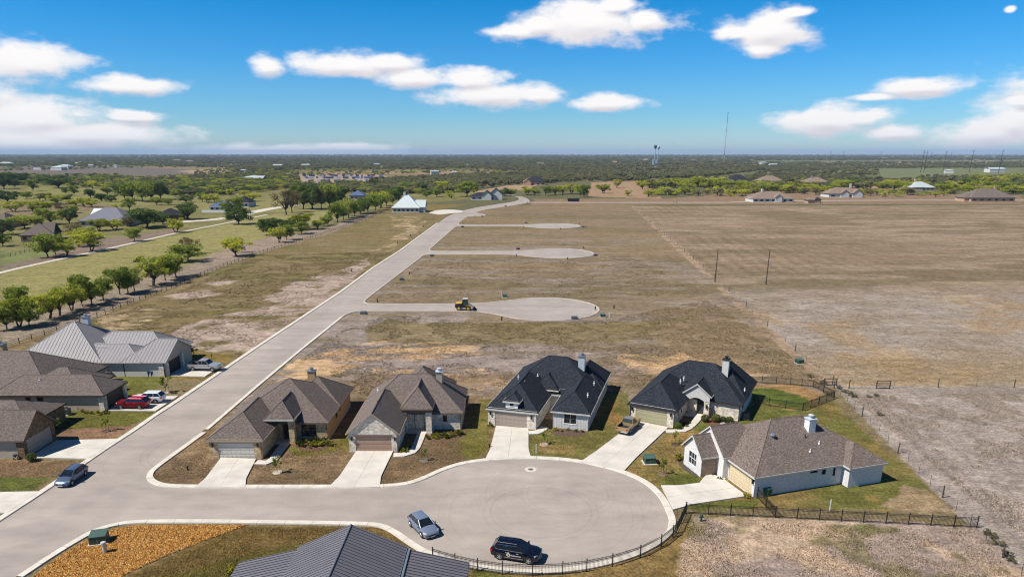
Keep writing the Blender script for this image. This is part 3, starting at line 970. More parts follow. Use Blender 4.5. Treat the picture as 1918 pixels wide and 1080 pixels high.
def kerb(name, pts, side, step=3.0, w=0.75, h=0.13, sub=4):
    """concrete kerb cast in lengths; side +1 puts it left of the line's direction"""
    root = tag(empty(name), kind='structure')
    fine = resample(pts, step / sub)
    nrm = []
    for i in range(len(fine)):
        d = (fine[min(i + 1, len(fine) - 1)] - fine[max(i - 1, 0)]).normalized()
        nrm.append(Vector((-d.y, d.x)) * side)
    i = 0
    while i < len(fine) - 1:
        j = min(i + sub, len(fine) - 1)
        mb = MB()
        for k in range(i, j):
            a, b, na, nb = fine[k], fine[k + 1], nrm[k], nrm[k + 1]
            if k == j - 1:
                b = b - (b - a) * (0.03 / max((b - a).length, 0.03))
            prof = ((0.0, 0.02), (0.05, h), (w, h + 0.01), (w + 0.02, 0.0))
            for (o1, z1), (o2, z2) in zip(prof[:-1], prof[1:]):
                q = [(*(a + na * o1), z1), (*(b + nb * o1), z1), (*(b + nb * o2), z2), (*(a + na * o2), z2)]
                mb.poly(q if side > 0 else q[::-1])
        mb.build('kerb_segment', M_KERB if h > 0.125 else M_KERB_OLD, root)
        i = j
    return root


kerb('kerb_west', [p for p in LEFT if p[1] > 40 and p[1] < 290] if False else [(interp(LEFT, y), y) for y in np.linspace(45, 400, 200)], 1, 4.0, 0.8)
kerb('kerb_north', list(NORTH_C) + list(SOUTH_C), 1, 3.0, 0.75)
blk = [(interp(RIGHT, y), y) for y in np.linspace(163.4, 92, 60)]
kerb('kerb_corner_block', blk + [], 1, 4.0, 0.6)
for i, line in enumerate(KERBS):
    kerb('kerb_side_street', line, -1, 6.0, 0.5, 0.12, 6)
for y1, y2 in ((185.4, 265.4), (288.3, 374.6)):
    kerb('kerb_block', [(interp(RIGHT, y), y) for y in np.linspace(y1, y2, 40)], -1, 8.0, 0.5, 0.12, 4)

# ---------------------------------------------------------------- driveways, cast in slabs


def driveway(name, tl, tr, br, bl, rows, cols=2, flare=0.0, world=False, mt=None, z=0.155):
    """four corners (garage left, garage right, street right, street left)"""
    root = tag(empty(name), kind='structure')
    tl, tr, br, bl = [Vector(p) if world else G(*p) for p in (tl, tr, br, bl)]

    def at(u, v):
        fl = flare * max(0.0, v - 0.72) / 0.28
        uu = u + (u - 0.5) * fl * 2
        return (tl * (1 - uu) + tr * uu) * (1 - v) + (bl * (1 - uu) + br * uu) * v
    g = 0.012
    L_ = max((tl - bl).length, 1)
    W_ = max((tl - tr).length, 1)
    for r in range(rows):
        for c in range(cols):
            u0, u1, v0, v1 = c / cols + g / W_, (c + 1) / cols - g / W_, r / rows + g / L_, (r + 1) / rows - g / L_
            k = 4 if r == rows - 1 else 1
            mb = MB()
            for q in range(k):
                va, vb = v0 + (v1 - v0) * q / k, v0 + (v1 - v0) * (q + 1) / k
                P = [at(u0, va), at(u0, vb), at(u1, vb), at(u1, va)]
                zz = z + random.Random(r * 7 + c).uniform(-0.003, 0.003)
                mb.prism([(p.x, p.y) for p in P], 0.0, zz)
            mb.build('slab', mt or M_DRIVE, root)
    return root


driveway('driveway', (414, 858), (480, 860), (453, 913.5), (372, 913.5), 3, flare=0.09)
driveway('driveway', (668, 844.5), (737, 845), (704, 913.5), (622, 913.5), 3, flare=0.09)
driveway('driveway', (929, 798), (990, 803), (990, 857), (913, 861), 3, flare=0.06)
driveway('driveway', (1191, 789), (1252, 801), (1166, 882), (1090, 866), 4, flare=0.04)
driveway('driveway', (1357, 899), (1399, 930), (1258, 951), (1240, 914), 3, flare=0.12)
driveway('driveway', (-61.3, 122.9), (-61.3, 116.9), (-54.6, 116.5), (-54.3, 123.3), 2, world=True)
driveway('driveway', (-62.4, 105.8), (-62.4, 99.7), (-54.9, 99.4), (-54.6, 106.3), 2, world=True)
driveway('driveway', (-63.0, 88.0), (-63.0, 82.4), (-55.0, 82.0), (-54.8, 88.6), 2, world=True)
driveway('driveway', (-72.0, 72.4), (-72.0, 68.6), (-55.7, 67.9), (-55.5, 73.0), 4, world=True)


def walkway(pts, hw, px=True, z=0.145, step=1.3):
    root = tag(empty('front_walk'), kind='structure')
    c = resample(chaikin([G(*p) for p in pts] if px else [Vector(p) for p in pts], 2), step)
    nr = []
    for i in range(len(c)):
        d = (c[min(i + 1, len(c) - 1)] - c[max(i - 1, 0)]).normalized()
        nr.append(Vector((-d.y, d.x)) * hw)
    for i in range(len(c) - 1):
        a, b = c[i], c[i + 1]
        e = (b - a).normalized() * 0.012
        P = [a + e - nr[i], b - e - nr[i + 1], b - e + nr[i + 1], a + e + nr[i]]
        MB().prism([(p.x, p.y) for p in P], 0.0, z).build('slab', M_DRIVE, root)


walkway([(480, 866), (500, 868), (513, 862), (520, 848), (533, 832), (542, 822)], 0.6)
walkway([(737, 853), (762, 852), (776, 845), (783, 830), (790, 812)], 0.6)
walkway([(990, 811), (1006, 811), (1016, 806), (1020, 800)], 0.6)
walkway([(1247, 808), (1278, 808), (1290, 802), (1305, 787), (1313, 777)], 0.55)
walkway([(1325, 913), (1333, 900), (1343, 892)], 1.1)
# ---------------------------------------------------------------- houses
M_SH_BROWN = mat_shingle('brown grey shingles', alb(84, 74, 70), alb(120, 108, 102), alb(160, 148, 140))
M_SH_BROWN2 = mat_shingle('weathered brown shingles', alb(86, 76, 72), alb(124, 112, 106), alb(166, 153, 146))
M_SH_TAUPE = mat_shingle('taupe shingles', alb(86, 75, 69), alb(124, 111, 104), alb(170, 155, 146))
M_SH_BLACK = mat_shingle('charcoal shingles', lin(22, 25, 32), lin(40, 44, 52), lin(74, 79, 88))
M_SH_DARK = mat_shingle('far dark shingles', lin(28, 28, 34), lin(46, 46, 54), lin(66, 66, 74))
M_SH_TAN = mat_shingle('far tan shingles', alb(120, 104, 92), alb(150, 130, 116), alb(172, 152, 138))
M_MET = mat('standing seam metal', alb(158, 154, 156), 0.62, 0.0, var=0.05, scale=0.6, spec=0.5)
M_MET_DK = mat('slate standing seam metal', alb(120, 118, 126), 0.6, 0.0, var=0.06, scale=0.6, spec=0.5)
M_MET_WH = mat('white galvalume roof', alb(216, 226, 228), 0.45, 0.2, var=0.04, scale=0.5)
M_MET_BL = mat('blue metal roof', alb(96, 118, 160), 0.45, 0.2, var=0.05, scale=0.5)
M_SEAM = mat('roof seam', alb(112, 110, 116), 0.6, 0.0, var=0.05)
M_SEAM_DK = mat('dark roof seam', alb(72, 72, 80), 0.6, 0.0, var=0.05)
M_LIME = mat_blocks('white limestone', (0.80, 0.74, 0.64), (0.60, 0.50, 0.38), (0.70, 0.65, 0.56), 0.55, 0.24)
M_LIMEGOLD = mat_blocks('golden limestone', (0.66, 0.50, 0.29), (0.44, 0.28, 0.14), alb(206, 188, 160), 0.5, 0.24)
M_LIMEDK = mat_blocks('brown stone', alb(152, 116, 78), alb(96, 70, 46), alb(150, 132, 110), 0.42, 0.2)
M_PINKST = mat_blocks('pink buff stone', alb(222, 182, 156), alb(200, 158, 130), alb(214, 196, 178), 0.5, 0.25)
M_WBRICK = mat_blocks('white painted brick', (0.80, 0.79, 0.78), (0.72, 0.71, 0.70), (0.64, 0.63, 0.62), 0.24, 0.085, msize=0.012, weather=0.12)
M_TANBRICK = mat_blocks('tan brick', alb(176, 150, 126), alb(158, 130, 106), alb(184, 164, 144), 0.24, 0.085, msize=0.012, weather=0.15)
M_ST_TAN = mat('tan stucco', alb(204, 174, 130), 0.95, var=0.06, scale=1.5, bump=0.1)
M_ST_BEIGE = mat('beige stucco', alb(206, 190, 170), 0.95, var=0.05, scale=1.5, bump=0.1)
M_ST_WHITE = mat('white stucco', alb(226, 224, 220), 0.95, var=0.04, scale=1.5, bump=0.1)
M_ST_PINK = mat('pink stucco', alb(216, 176, 150), 0.95, var=0.05, scale=1.5)
M_GD_WHITE = mat('almond garage door', alb(224, 218, 208), 0.6, var=0.03)
M_GD_TAN = mat('taupe garage door', alb(188, 156, 136), 0.6, var=0.04)
M_GD_GREY = mat('grey beige garage door', alb(186, 170, 156), 0.6, var=0.04)
M_GD_SAGE = mat('sage garage door', alb(190, 184, 150), 0.6, var=0.04)
M_GD_CREAM = mat('cream garage door', alb(232, 214, 176), 0.6, var=0.03)
M_GD_DK = mat('dark bronze garage door', alb(70, 50, 42), 0.55, var=0.1)
M_GD_CHAR = mat('charcoal garage door', alb(46, 46, 50), 0.5, var=0.1)
M_DOOR_DK = mat('dark timber door', alb(58, 42, 34), 0.5, var=0.2, scale=4)
M_DOOR_BK = mat('black steel door', (0.012, 0.012, 0.013), 0.4, var=0.1)
M_TRIM_W = mat('white trim', alb(226, 220, 212), 0.6, var=0.03)
M_TRIM_B = mat('brown trim', alb(132, 112, 98), 0.7, var=0.05)
M_CHIM_BLUE = mat('pale blue-white siding', alb(206, 214, 224), 0.7, var=0.04)


class House:
    def __init__(s, name, label, origin, rot=0.0, off=(0, 0), cat='house', group=None):
        s.root = tag(empty(name, (origin[0], origin[1], 0), rot), label, cat, group)
        s.off = off

    def c(s, x0, x1, y0, y1):
        return x0 - s.off[0], x1 - s.off[0], y0 - s.off[1], y1 - s.off[1]

    # -- roof over the rectangle (eaves included); ridge along `ax`; ends 'h' hip or 'g' gable
    def roof(s, x0, x1, y0, y1, ze, pitch, ax, ends, m, fm, t=0.16, seam=None, spacing=0.46, name='roof'):
        x0, x1, y0, y1 = s.c(x0, x1, y0, y1)
        if ax == 'y':      # work with the ridge along x, then swap
            a0, a1, b0, b1 = y0, y1, x0, x1
        else:
            a0, a1, b0, b1 = x0, x1, y0, y1
        hb = (b1 - b0) / 2
        bm_ = (b0 + b1) / 2
        L = a1 - a0
        ia = min(hb, L / 2) if ends[0] == 'h' else 0.0
        ib = min(hb, L / 2) if ends[1] == 'h' else 0.0
        if ia + ib > L:
            ia = ib = L / 2
        zr = ze + hb * pitch
        E = [(a0, b0, ze), (a1, b0, ze), (a1, b1, ze), (a0, b1, ze)]
        R0, R1 = (a0 + ia, bm_, zr), (a1 - ib, bm_, zr)
        point = abs(R0[0] - R1[0]) < 1e-4
        faces = []
        if point:
            faces += [[E[0], E[1], R0], [E[2], E[3], R0]]
        else:
            faces += [[E[0], E[1], R1, R0], [E[2], E[3], R0, R1]]
        if ends[1] == 'h':
            faces.append([E[1], E[2], R1])
        if ends[0] == 'h':
            faces.append([E[3], E[0], R0])
        rim = [(E[0], E[1]), (E[2], E[3])]
        rim += [(E[1], E[2])] if ends[1] == 'h' else [(E[1], R1), (R1, E[2])]
        rim += [(E[3], E[0])] if ends[0] == 'h' else [(E[3], R0), (R0, E[0])]
        sw = (lambda p: (p[1], p[0], p[2])) if ax == 'y' else (lambda p: p)
        mb = MB()
        for f in faces:
            P = [sw(p) for p in f]
            if ax == 'y':
                P = P[::-1]
            mb.poly(P)
            mb.poly([(p[0], p[1], p[2] - t) for p in P[::-1]])
        ro = mb.build(name, m, s.root)
        fb = MB()
        cx, cy = (a0 + a1) / 2, bm_
        for p, q in rim:
            d = Vector((q[0] - p[0], q[1] - p[1], 0))
            n = Vector((d.y, -d.x, 0)).normalized()
            mid = Vector(((p[0] + q[0]) / 2 - cx, (p[1] + q[1]) / 2 - cy, 0))
            if n.dot(mid) < 0:
                n = -n
            e = 0.025
            q1 = [Vector(p) + n * e, Vector(q) + n * e, Vector(q) - n * 0.02, Vector(p) - n * 0.02]
            fb.hexa([sw((v.x, v.y, v.z - t - 0.03)) for v in q1], [sw((v.x, v.y, v.z + 0.012)) for v in q1])
        fb.build('fascia', fm, ro)
        # ridge and hip caps
        if seam is None:
            cb = MB()
            lines = [] if point else [(R0, R1)]
            if ends[0] == 'h':
                lines += [(R0, E[0]), (R0, E[3])]
            if ends[1] == 'h':
                lines += [(R1, E[1]), (R1, E[2])]
            for p, q in lines:
                cb.tube(Vector(sw(p)) + Vector((0, 0, -0.03)), Vector(sw(q)) + Vector((0, 0, -0.03)), 0.085, n=5)
            if lines:
                cb.build('ridge_cap', m, ro)
        else:
            for f in faces:
                P = [Vector(p) for p in f]
                n = (P[1] - P[0]).cross(P[-1] - P[0]).normalized()
                if n.z < 0:
                    n = -n
                ac = Vector((n.y, -n.x, 0)).normalized()
                dn = n.cross(ac).normalized()
                u = [(p - P[0]).dot(ac) for p in P]
                v = [(p - P[0]).dot(dn) for p in P]
                k = min(u) + spacing * 0.5
                while k < max(u):
                    hit = []
                    for i in range(len(P)):
                        j = (i + 1) % len(P)
                        if (u[i] - k) * (u[j] - k) < 0:
                            tt = (k - u[i]) / (u[j] - u[i])
                            hit.append(v[i] + (v[j] - v[i]) * tt)
                    if len(hit) >= 2:
                        A, B = P[0] + ac * k + dn * min(hit), P[0] + ac * k + dn * max(hit)
                        w = ac * 0.016
                        h = n * 0.04
                        sb = MB().hexa([sw(A - w), sw(A + w), sw(B + w), sw(B - w)], [sw(A - w + h), sw(A + w + h), sw(B + w + h), sw(B - w + h)])
                        sb.build('seam', seam, ro)
                    k += spacing
            cb = MB()
            lines = [] if point else [(R0, R1)]
            if ends[0] == 'h':
                lines += [(R0, E[0]), (R0, E[3])]
            if ends[1] == 'h':
                lines += [(R1, E[1]), (R1, E[2])]
            for p, q in lines:
                cb.tube(Vector(sw(p)), Vector(sw(q)), 0.09, n=6)
            if lines:
                cb.build('ridge_cap', m, ro)
        return ro, zr

    # -- one wall face with real openings; side f b l r; openings (u0, u1, z0, z1)
    def wall(s, x0, x1, y0, y1, side, z1, m, ops=(), gable=None, z0=0.0, reveal=0.16):
        x0, x1, y0, y1 = s.c(x0, x1, y0, y1)
        ou = s.off[0] if side in 'fb' else s.off[1]
        ops = [(a - ou, b - ou, c, d) for a, b, c, d in ops]
        u0, u1 = (x0, x1) if side in 'fb' else (y0, y1)
        pos = {'f': y0, 'b': y1, 'l': x0, 'r': x1}[side]
        out = {'f': -1, 'b': 1, 'l': -1, 'r': 1}[side]
        P = (lambda u, o, z: (u, pos + out * o, z)) if side in 'fb' else (lambda u, o, z: (pos + out * o, u, z))
        flip = side in 'br'
        if side in 'lr':
            flip = side == 'l'
        mb = MB()

        def quad(q):
            mb.poly(q[::-1] if flip else q)
        us = sorted({u0, u1, *[a for o in ops for a in o[:2]]})
        zs = sorted({z0, z1, *[a for o in ops for a in o[2:]]})
        for a, b in zip(us[:-1], us[1:]):
            for c, d in zip(zs[:-1], zs[1:]):
                um, zm = (a + b) / 2, (c + d) / 2
                if any(o[0] < um < o[1] and o[2] < zm < o[3] for o in ops):
                    continue
                quad([P(a, 0, c), P(b, 0, c), P(b, 0, d), P(a, 0, d)])
        for a, b, c, d in ops:
            r = -reveal
            for q in ([P(a, 0, c), P(a, r, c), P(a, r, d), P(a, 0, d)], [P(b, 0, c), P(b, 0, d), P(b, r, d), P(b, r, c)],
                      [P(a, 0, d), P(a, r, d), P(b, r, d), P(b, 0, d)], [P(a, 0, c), P(b, 0, c), P(b, r, c), P(a, r, c)]):
                mb.poly(q)
        if gable:
            quad([P(u0, 0, z1), P(u1, 0, z1), P((u0 + u1) / 2, 0, gable)])
        return mb.build('wall', m, s.root)

    def sidebox(s, x0, x1, y0, y1, side):
        x0, x1, y0, y1 = s.c(x0, x1, y0, y1)
        ou = s.off[0] if side in 'fb' else s.off[1]
        pos = {'f': y0, 'b': y1, 'l': x0, 'r': x1}[side]
        out = {'f': -1, 'b': 1, 'l': -1, 'r': 1}[side]

        def box(mb, u0, u1, o0, o1, z0, z1):
            a, b = sorted((pos + out * o0, pos + out * o1))
            if side in 'fb':
                mb.box(u0 - ou, u1 - ou, a, b, z0, z1)
            else:
                mb.box(a, b, u0 - ou, u1 - ou, z0, z1)
        return box

    def window(s, rect, side, u0, u1, z0, z1, fm=None, nx=2, nz=2, o=0.0):
        bx = s.sidebox(*rect, side)
        fm = fm or M_TRIM_W
        mb = MB()
        bx(mb, u0, u1, o - 0.13, o - 0.10, z0, z1)
        w = mb.build('window', M_GLASS, s.root)
        f = MB()
        k = 0.07
        bx(f, u0, u1, o - 0.10, o + 0.03, z1 - k, z1)
        bx(f, u0, u1, o - 0.10, o + 0.05, z0, z0 + k)
        bx(f, u0, u0 + k, o - 0.10, o + 0.03, z0 + k, z1 - k)
        bx(f, u1 - k, u1, o - 0.10, o + 0.03, z0 + k, z1 - k)
        for i in range(1, nx):
            u = u0 + (u1 - u0) * i / nx
            bx(f, u - 0.03, u + 0.03, o - 0.10, o - 0.04, z0 + k, z1 - k)
        for i in range(1, nz):
            z = z0 + (z1 - z0) * i / nz
            bx(f, u0 + k, u1 - k, o - 0.10, o - 0.045, z - 0.025, z + 0.025)
        f.build('frame', fm, w)
        return w

    def garage(s, rect, side, u0, u1, z1, m, n=4):
        bx = s.sidebox(*rect, side)
        d = empty('garage_door', (0, 0, 0), 0, s.root)
        for i in range(n):
            a, b = z1 * i / n, z1 * (i + 1) / n
            mb = MB()
            bx(mb, u0, u1, -0.15, -0.07, a + 0.012 + (0.02 if i == 0 else 0), b - 0.012)
            k = 8
            for j in range(k):
                c0, c1 = u0 + (u1 - u0) * (j + 0.09) / k, u0 + (u1 - u0) * (j + 0.91) / k
                bx(mb, c0, c1, -0.07, -0.05, a + 0.1, b - 0.09)
            mb.build('panel', m, d)
        mb = MB()
        bx(mb, u0 - 0.02, u1 + 0.02, -0.20, -0.155, 0.02, z1 + 0.02)
        mb.build('backing', M_TRIM_DK, d)
        return d

    def door(s, rect, side, u0, u1, z1, m, lights=0):
        bx = s.sidebox(*rect, side)
        mb = MB()
        bx(mb, u0, u1, -0.14, -0.08, 0.14, z1)
        d = mb.build('door', m, s.root)
        h = MB()
        bx(h, u1 - 0.14, u1 - 0.1, -0.08, -0.02, 1.0, 1.3)
        h.build('handle', M_METALGREY, d)
        f = MB()
        bx(f, u0 - 0.08, u0 - 0.002, -0.12, 0.02, 0.1, z1 + 0.08)
        bx(f, u1 + 0.002, u1 + 0.08, -0.12, 0.02, 0.1, z1 + 0.08)
        bx(f, u0 - 0.002, u1 + 0.002, -0.12, 0.02, z1 + 0.002, z1 + 0.08)
        f.build('frame', M_TRIM_DK, d)
        for i in range(lights):
            g = MB()
            z = 0.3 + (z1 - 0.5) * i / lights
            bx(g, u0 + 0.15, u1 - 0.15, -0.078, -0.07, z, z + (z1 - 0.5) / lights - 0.1)
            g.build('pane', M_GLASS, d)
        return d

    def lamp(s, rect, side, u, z=1.9):
        bx = s.sidebox(*rect, side)
        mb = MB()
        bx(mb, u - 0.09, u + 0.09, 0.05, 0.22, z - 0.22, z + 0.2)
        bx(mb, u - 0.13, u + 0.13, 0.02, 0.26, z + 0.2, z + 0.26)
        bx(mb, u - 0.05, u + 0.05, 0.0, 0.05, z - 0.1, z + 0.1)
        mb.build('wall_lamp', M_BLACK, s.root)

    def chimney(s, x, y, w, d, z0, z1, m, capm=None):
        x, _, y, _ = s.c(x, x, y, y)
        ch = MB().box(x - w / 2, x + w / 2, y - d / 2, y + d / 2, z0, z1).build('chimney', m, s.root)
        cm = capm or M_METALGREY
        MB().box(x - w / 2 - 0.1, x + w / 2 + 0.1, y - d / 2 - 0.1, y + d / 2 + 0.1, z1, z1 + 0.12).build('chimney_cap', cm, ch)
        MB().lathe([(0.2, 0), (0.2, 0.3), (0.34, 0.32), (0.34, 0.42), (0.1, 0.5)], 10, (x, y, z1 + 0.12)).build('flue', cm, ch)

    def post(s, x, y, w, z0, z1, m, name='column'):
        x, _, y, _ = s.c(x, x, y, y)
        mb = MB().box(x - w / 2, x + w / 2, y - w / 2, y + w / 2, z0, z1)
        mb.box(x - w / 2 - 0.05, x + w / 2 + 0.05, y - w / 2 - 0.05, y + w / 2 + 0.05, z0, z0 + 0.25)
        mb.box(x - w / 2 - 0.04, x + w / 2 + 0.04, y - w / 2 - 0.04, y + w / 2 + 0.04, z1 - 0.16, z1)
        return mb.build(name, m, s.root)

    def block(s, x0, x1, y0, y1, z0, z1, m, name):
        return MB().box(*s.c(x0, x1, y0, y1), z0, z1).build(name, m, s.root)

    def pipe(s, x, y, z1, m=None):
        x, _, y, _ = s.c(x, x, y, y)
        MB().box(x - 0.045, x + 0.045, y - 0.04, y + 0.04, 0.05, z1).box(x - 0.045, x + 0.045, y - 0.22, y - 0.04, 0.05, 0.14).build('downpipe', m or M_TRIM_DK, s.root)

    def vent(s, x, y, z, m=None, turbine=False):
        x, _, y, _ = s.c(x, x, y, y)
        mb = MB()
        if turbine:
            mb.lathe([(0.15, -0.3), (0.15, 0.1), (0.3, 0.14), (0.36, 0.28), (0.3, 0.42), (0.08, 0.5)], 10, (x, y, z))
        else:
            mb.tube((x, y, z - 0.4), (x, y, z + 0.35), 0.07, n=7)
            mb.lathe([(0.16, 0.0), (0.07, 0.1)], 8, (x, y, z - 0.02))
        mb.build('roof_vent', m or M_WHITE, s.root)

    def body(s, x0, x1, y0, y1, z, mats, ov=0.35, ops=None, gables=None, skip=''):
        """the four walls under the eaves rectangle"""
        r = (x0 + ov, x1 - ov, y0 + ov, y1 - ov)
        ops, gables = ops or {}, gables or {}
        for sd in 'fblr':
            if sd in skip:
                continue
            s.wall(*r, sd, z, mats.get(sd, mats['*']), ops.get(sd, ()), gables.get(sd))
        return r


# --- golden stone house with brown hip roof
h = House('stone_house', 'tan and golden stone house with brown hip roof at the street corner', (-32, 92), 0, (-32, 92))
h.roof(-39.6, -25.2, 88.2, 102.2, 2.65, 0.58, 'y', 'hh', M_SH_BROWN, M_TRIM_B)
h.roof(-39.65, -32.1, 82.1, 95.5, 2.62, 0.66, 'y', 'hh', M_SH_BROWN, M_TRIM_TAN)
h.roof(-33.6, -25.15, 94.8, 103.4, 2.63, 0.76, 'y', 'hh', M_SH_BROWN, M_TRIM_B)
h.roof(-33.5, -29.4, 86.5, 92.5, 3.75, 0.98, 'y', 'hg', M_SH_BROWN, M_TRIM_W)
r = h.body(-39.6, -25.2, 88.2, 102.2, 2.78, {'*': M_ST_TAN, 'f': M_LIMEGOLD}, ops={'f': [(-29.2, -27.1, 0.5, 2.3)], 'r': [(93.2, 94.2, 1.3, 2.2), (95.6, 96.2, 1.5, 2.2)]})
h.window(r, 'f', -29.2, -27.1, 0.5, 2.3, M_TRIM_B, 2, 2)
h.window(r, 'r', 93.2, 94.2, 1.3, 2.2, M_TRIM_B, 1, 1)
h.window(r, 'r', 95.6, 96.2, 1.5, 2.2, M_TRIM_B, 1, 1)
r = h.body(-39.65, -32.1, 81.95, 90, 2.8, {'*': M_ST_TAN, 'f': M_LIMEGOLD, 'r': M_LIMEGOLD}, ops={'f': [(-38.2, -33.5, 0.02, 2.2)]}, skip='b')
h.garage(r, 'f', -38.2, -33.5, 2.2, M_GD_WHITE)
h.lamp(r, 'f', -38.75)
h.lamp(r, 'f', -32.95)
h.block(-38.3, -33.4, 82.24, 82.34, 2.2, 2.62, M_TRIM_TAN, 'lintel')
r2 = h.body(-33.0, -25.3, 99.0, 103.2, 2.76, {'*': M_ST_TAN}, skip='f')
h.block(-33.2, -29.7, 86.8, 87.5, 3.35, 3.74, M_TRIM_W, 'porch_beam')
h.post(-29.95, 87.2, 0.75, 0.0, 3.34, M_LIMEGOLD)
h.block(-33.4, -29.6, 86.9, 88.5, 0.0, 0.13, M_CONC, 'porch_slab')
rd = (-31.9, -29.6, 88.5, 90)
h.wall(-31.95, -29.6, 88.45, 90, 'f', 3.6, M_LIMEGOLD, [(-31.6, -30.5, 0.14, 2.5)])
h.door((-31.95, -29.6, 88.45, 90), 'f', -31.6, -30.5, 2.48, M_DOOR_DK, 1)
h.chimney(-30.7, 100.6, 1.1, 0.9, 3.5, 6.2, M_ST_TAN)
h.vent(-34.5, 97.5, 5.2)
h.pipe(-32.55, 82.22, 2.6, M_TRIM_B)
h.pipe(-25.65, 88.47, 2.6, M_TRIM_B)
h.block(-39.4, -25.4, 88.45, 102.0, -0.1, 0.12, M_CONC, 'foundation')

# --- white limestone house with brown roof
h = House('limestone_house', 'white limestone house with front gable garage and brown shingle roof', (-14.5, 94), 0, (-14.5, 94))
h.roof(-21.9, -6.95, 91.9, 102.4, 2.65, 0.80, 'x', 'hh', M_SH_BROWN2, M_TRIM_B)
h.roof(-22.0, -14.8, 84.18, 97.6, 2.62, 0.82, 'y', 'gh', M_SH_BROWN2, M_TRIM_TAN)
h.roof(-18.4, -9.0, 96.0, 106.2, 2.63, 0.88, 'y', 'hh', M_SH_BROWN2, M_TRIM_B)
h.roof(-15.7, -11.1, 90.3, 97.0, 3.85, 1.10, 'y', 'hg', M_SH_BROWN2, M_TRIM_B)
r = h.body(-21.9, -6.95, 91.9, 102.4, 2.85, {'*': M_ST_TAN, 'f': M_LIME, 'r': M_ST_BEIGE}, ops={'f': [(-9.95, -9.3, 1.2, 2.2)]})
h.window(r, 'f', -9.95, -9.3, 1.2, 2.2, M_TRIM_B, 1, 1)
r = h.body(-22.0, -14.8, 84.0, 93, 2.82, {'*': M_LIME, 'l': M_ST_TAN}, ops={'f': [(-20.75, -16.0, 0.02, 2.25)]}, gables={'f': 5.3}, skip='b')
h.garage(r, 'f', -20.75, -16.0, 2.25, M_GD_TAN)
h.block(-20.9, -15.85, 84.26, 84.36, 2.25, 2.5, M_TRIM_B, 'lintel')
h.lamp(r, 'f', -21.2)
h.lamp(r, 'f', -15.5)
r2 = h.body(-18.2, -9.2, 99.5, 106.0, 2.8, {'*': M_ST_TAN}, skip='f')
h.block(-15.5, -11.3, 90.55, 91.2, 3.2, 3.84, M_TRIM_B, 'porch_beam')
h.post(-11.75, 90.95, 0.8, 0, 3.2, M_LIME)
h.post(-15.15, 90.95, 0.6, 0, 3.2, M_LIME)
h.block(-15.6, -11.2, 90.6, 92.4, 0.0, 0.13, M_CONC, 'porch_slab')
h.wall(-14.9, -11.5, 92.2, 93.5, 'f', 3.8, M_LIME, [(-13.9, -12.65, 0.14, 2.7)])
h.door((-14.9, -11.5, 92.2, 93.5), 'f', -13.9, -12.65, 2.68, M_DOOR_BK, 1)
h.chimney(-10.8, 97.4, 0.85, 0.8, 3.8, 7.1, M_ST_BEIGE, M_CHIM_BLUE)
h.vent(-18.4, 88.5, 5.4, M_TRIM_DK)
h.vent(-19.6, 95.2, 5.0)
h.pipe(-15.22, 84.28, 2.6, M_TRIM_B)
h.pipe(-7.4, 92.18, 2.6, M_TRIM_B)
h.block(-21.6, -7.25, 92.2, 102.1, -0.1, 0.12, M_CONC, 'foundation')

# --- charcoal roof farmhouse with white board front
h = House('board_front_house', 'charcoal roofed house with small dormer and white board and batten wing', (-3.4, 94.0), math.radians(-16))
h.roof(-0.4, 14.7, 8.2, 20.4, 2.65, 0.72, 'x', 'hh', M_SH_BLACK, M_TRIM_W)
h.roof(-0.45, 7.55, -0.24, 13.5, 2.62, 0.74, 'y', 'hh', M_SH_BLACK, M_TRIM_W)
h.roof(8.9, 14.75, 1.3, 15.0, 2.6, 0.80, 'y', 'hh', M_SH_BLACK, M_TRIM_W)
h.roof(8.5, 14.72, 12.5, 21.6, 2.63, 0.95, 'y', 'hh', M_SH_BLACK, M_TRIM_W)
h.roof(4.3, 8.6, 8.3, 14.0, 3.3, 0.85, 'y', 'hg', M_SH_BLACK, M_TRIM_W)
r = h.body(-0.4, 14.7, 8.2, 20.4, 2.8, {'*': M_ST_WHITE})
r = h.body(-0.45, 7.55, -0.4, 9.5, 2.82, {'*': M_LIME}, ops={'f': [(0.95, 5.75, 0.02, 2.25)]}, skip='b')
h.garage(r, 'f', 0.95, 5.75, 2.25, M_GD_GREY)
h.lamp(r, 'f', 0.3)
h.lamp(r, 'f', 6.45)
h.block(0.85, 5.85, -0.16, -0.06, 2.25, 2.5, M_TRIM_W, 'lintel')
r = h.body(8.9, 14.75, 1.3, 9.5, 2.82, {'*': M_ST_WHITE}, ops={'f': [(10.8, 12.7, 0.75, 2.35)], 'r': [(4.4, 5.0, 1.2, 2.3)]}, skip='b')
h.window(r, 'f', 10.8, 12.7, 0.75, 2.35, M_WHITE, 2, 2)
h.window(r, 'r', 4.4, 5.0, 1.2, 2.3, M_WHITE, 1, 1)
for i in range(14):
    u = r[0] + 0.02 + (r[1] - r[0] - 0.04) * i / 13
    if 10.75 < u < 12.75:
        h.block(u - 0.025, u + 0.025, r[2] - 0.03, r[2] - 0.002, 0.12, 0.7, M_WHITE, 'batten')
    else:
        h.block(u - 0.025, u + 0.025, r[2] - 0.03, r[2] - 0.002, 0.12, 2.6, M_WHITE, 'batten')
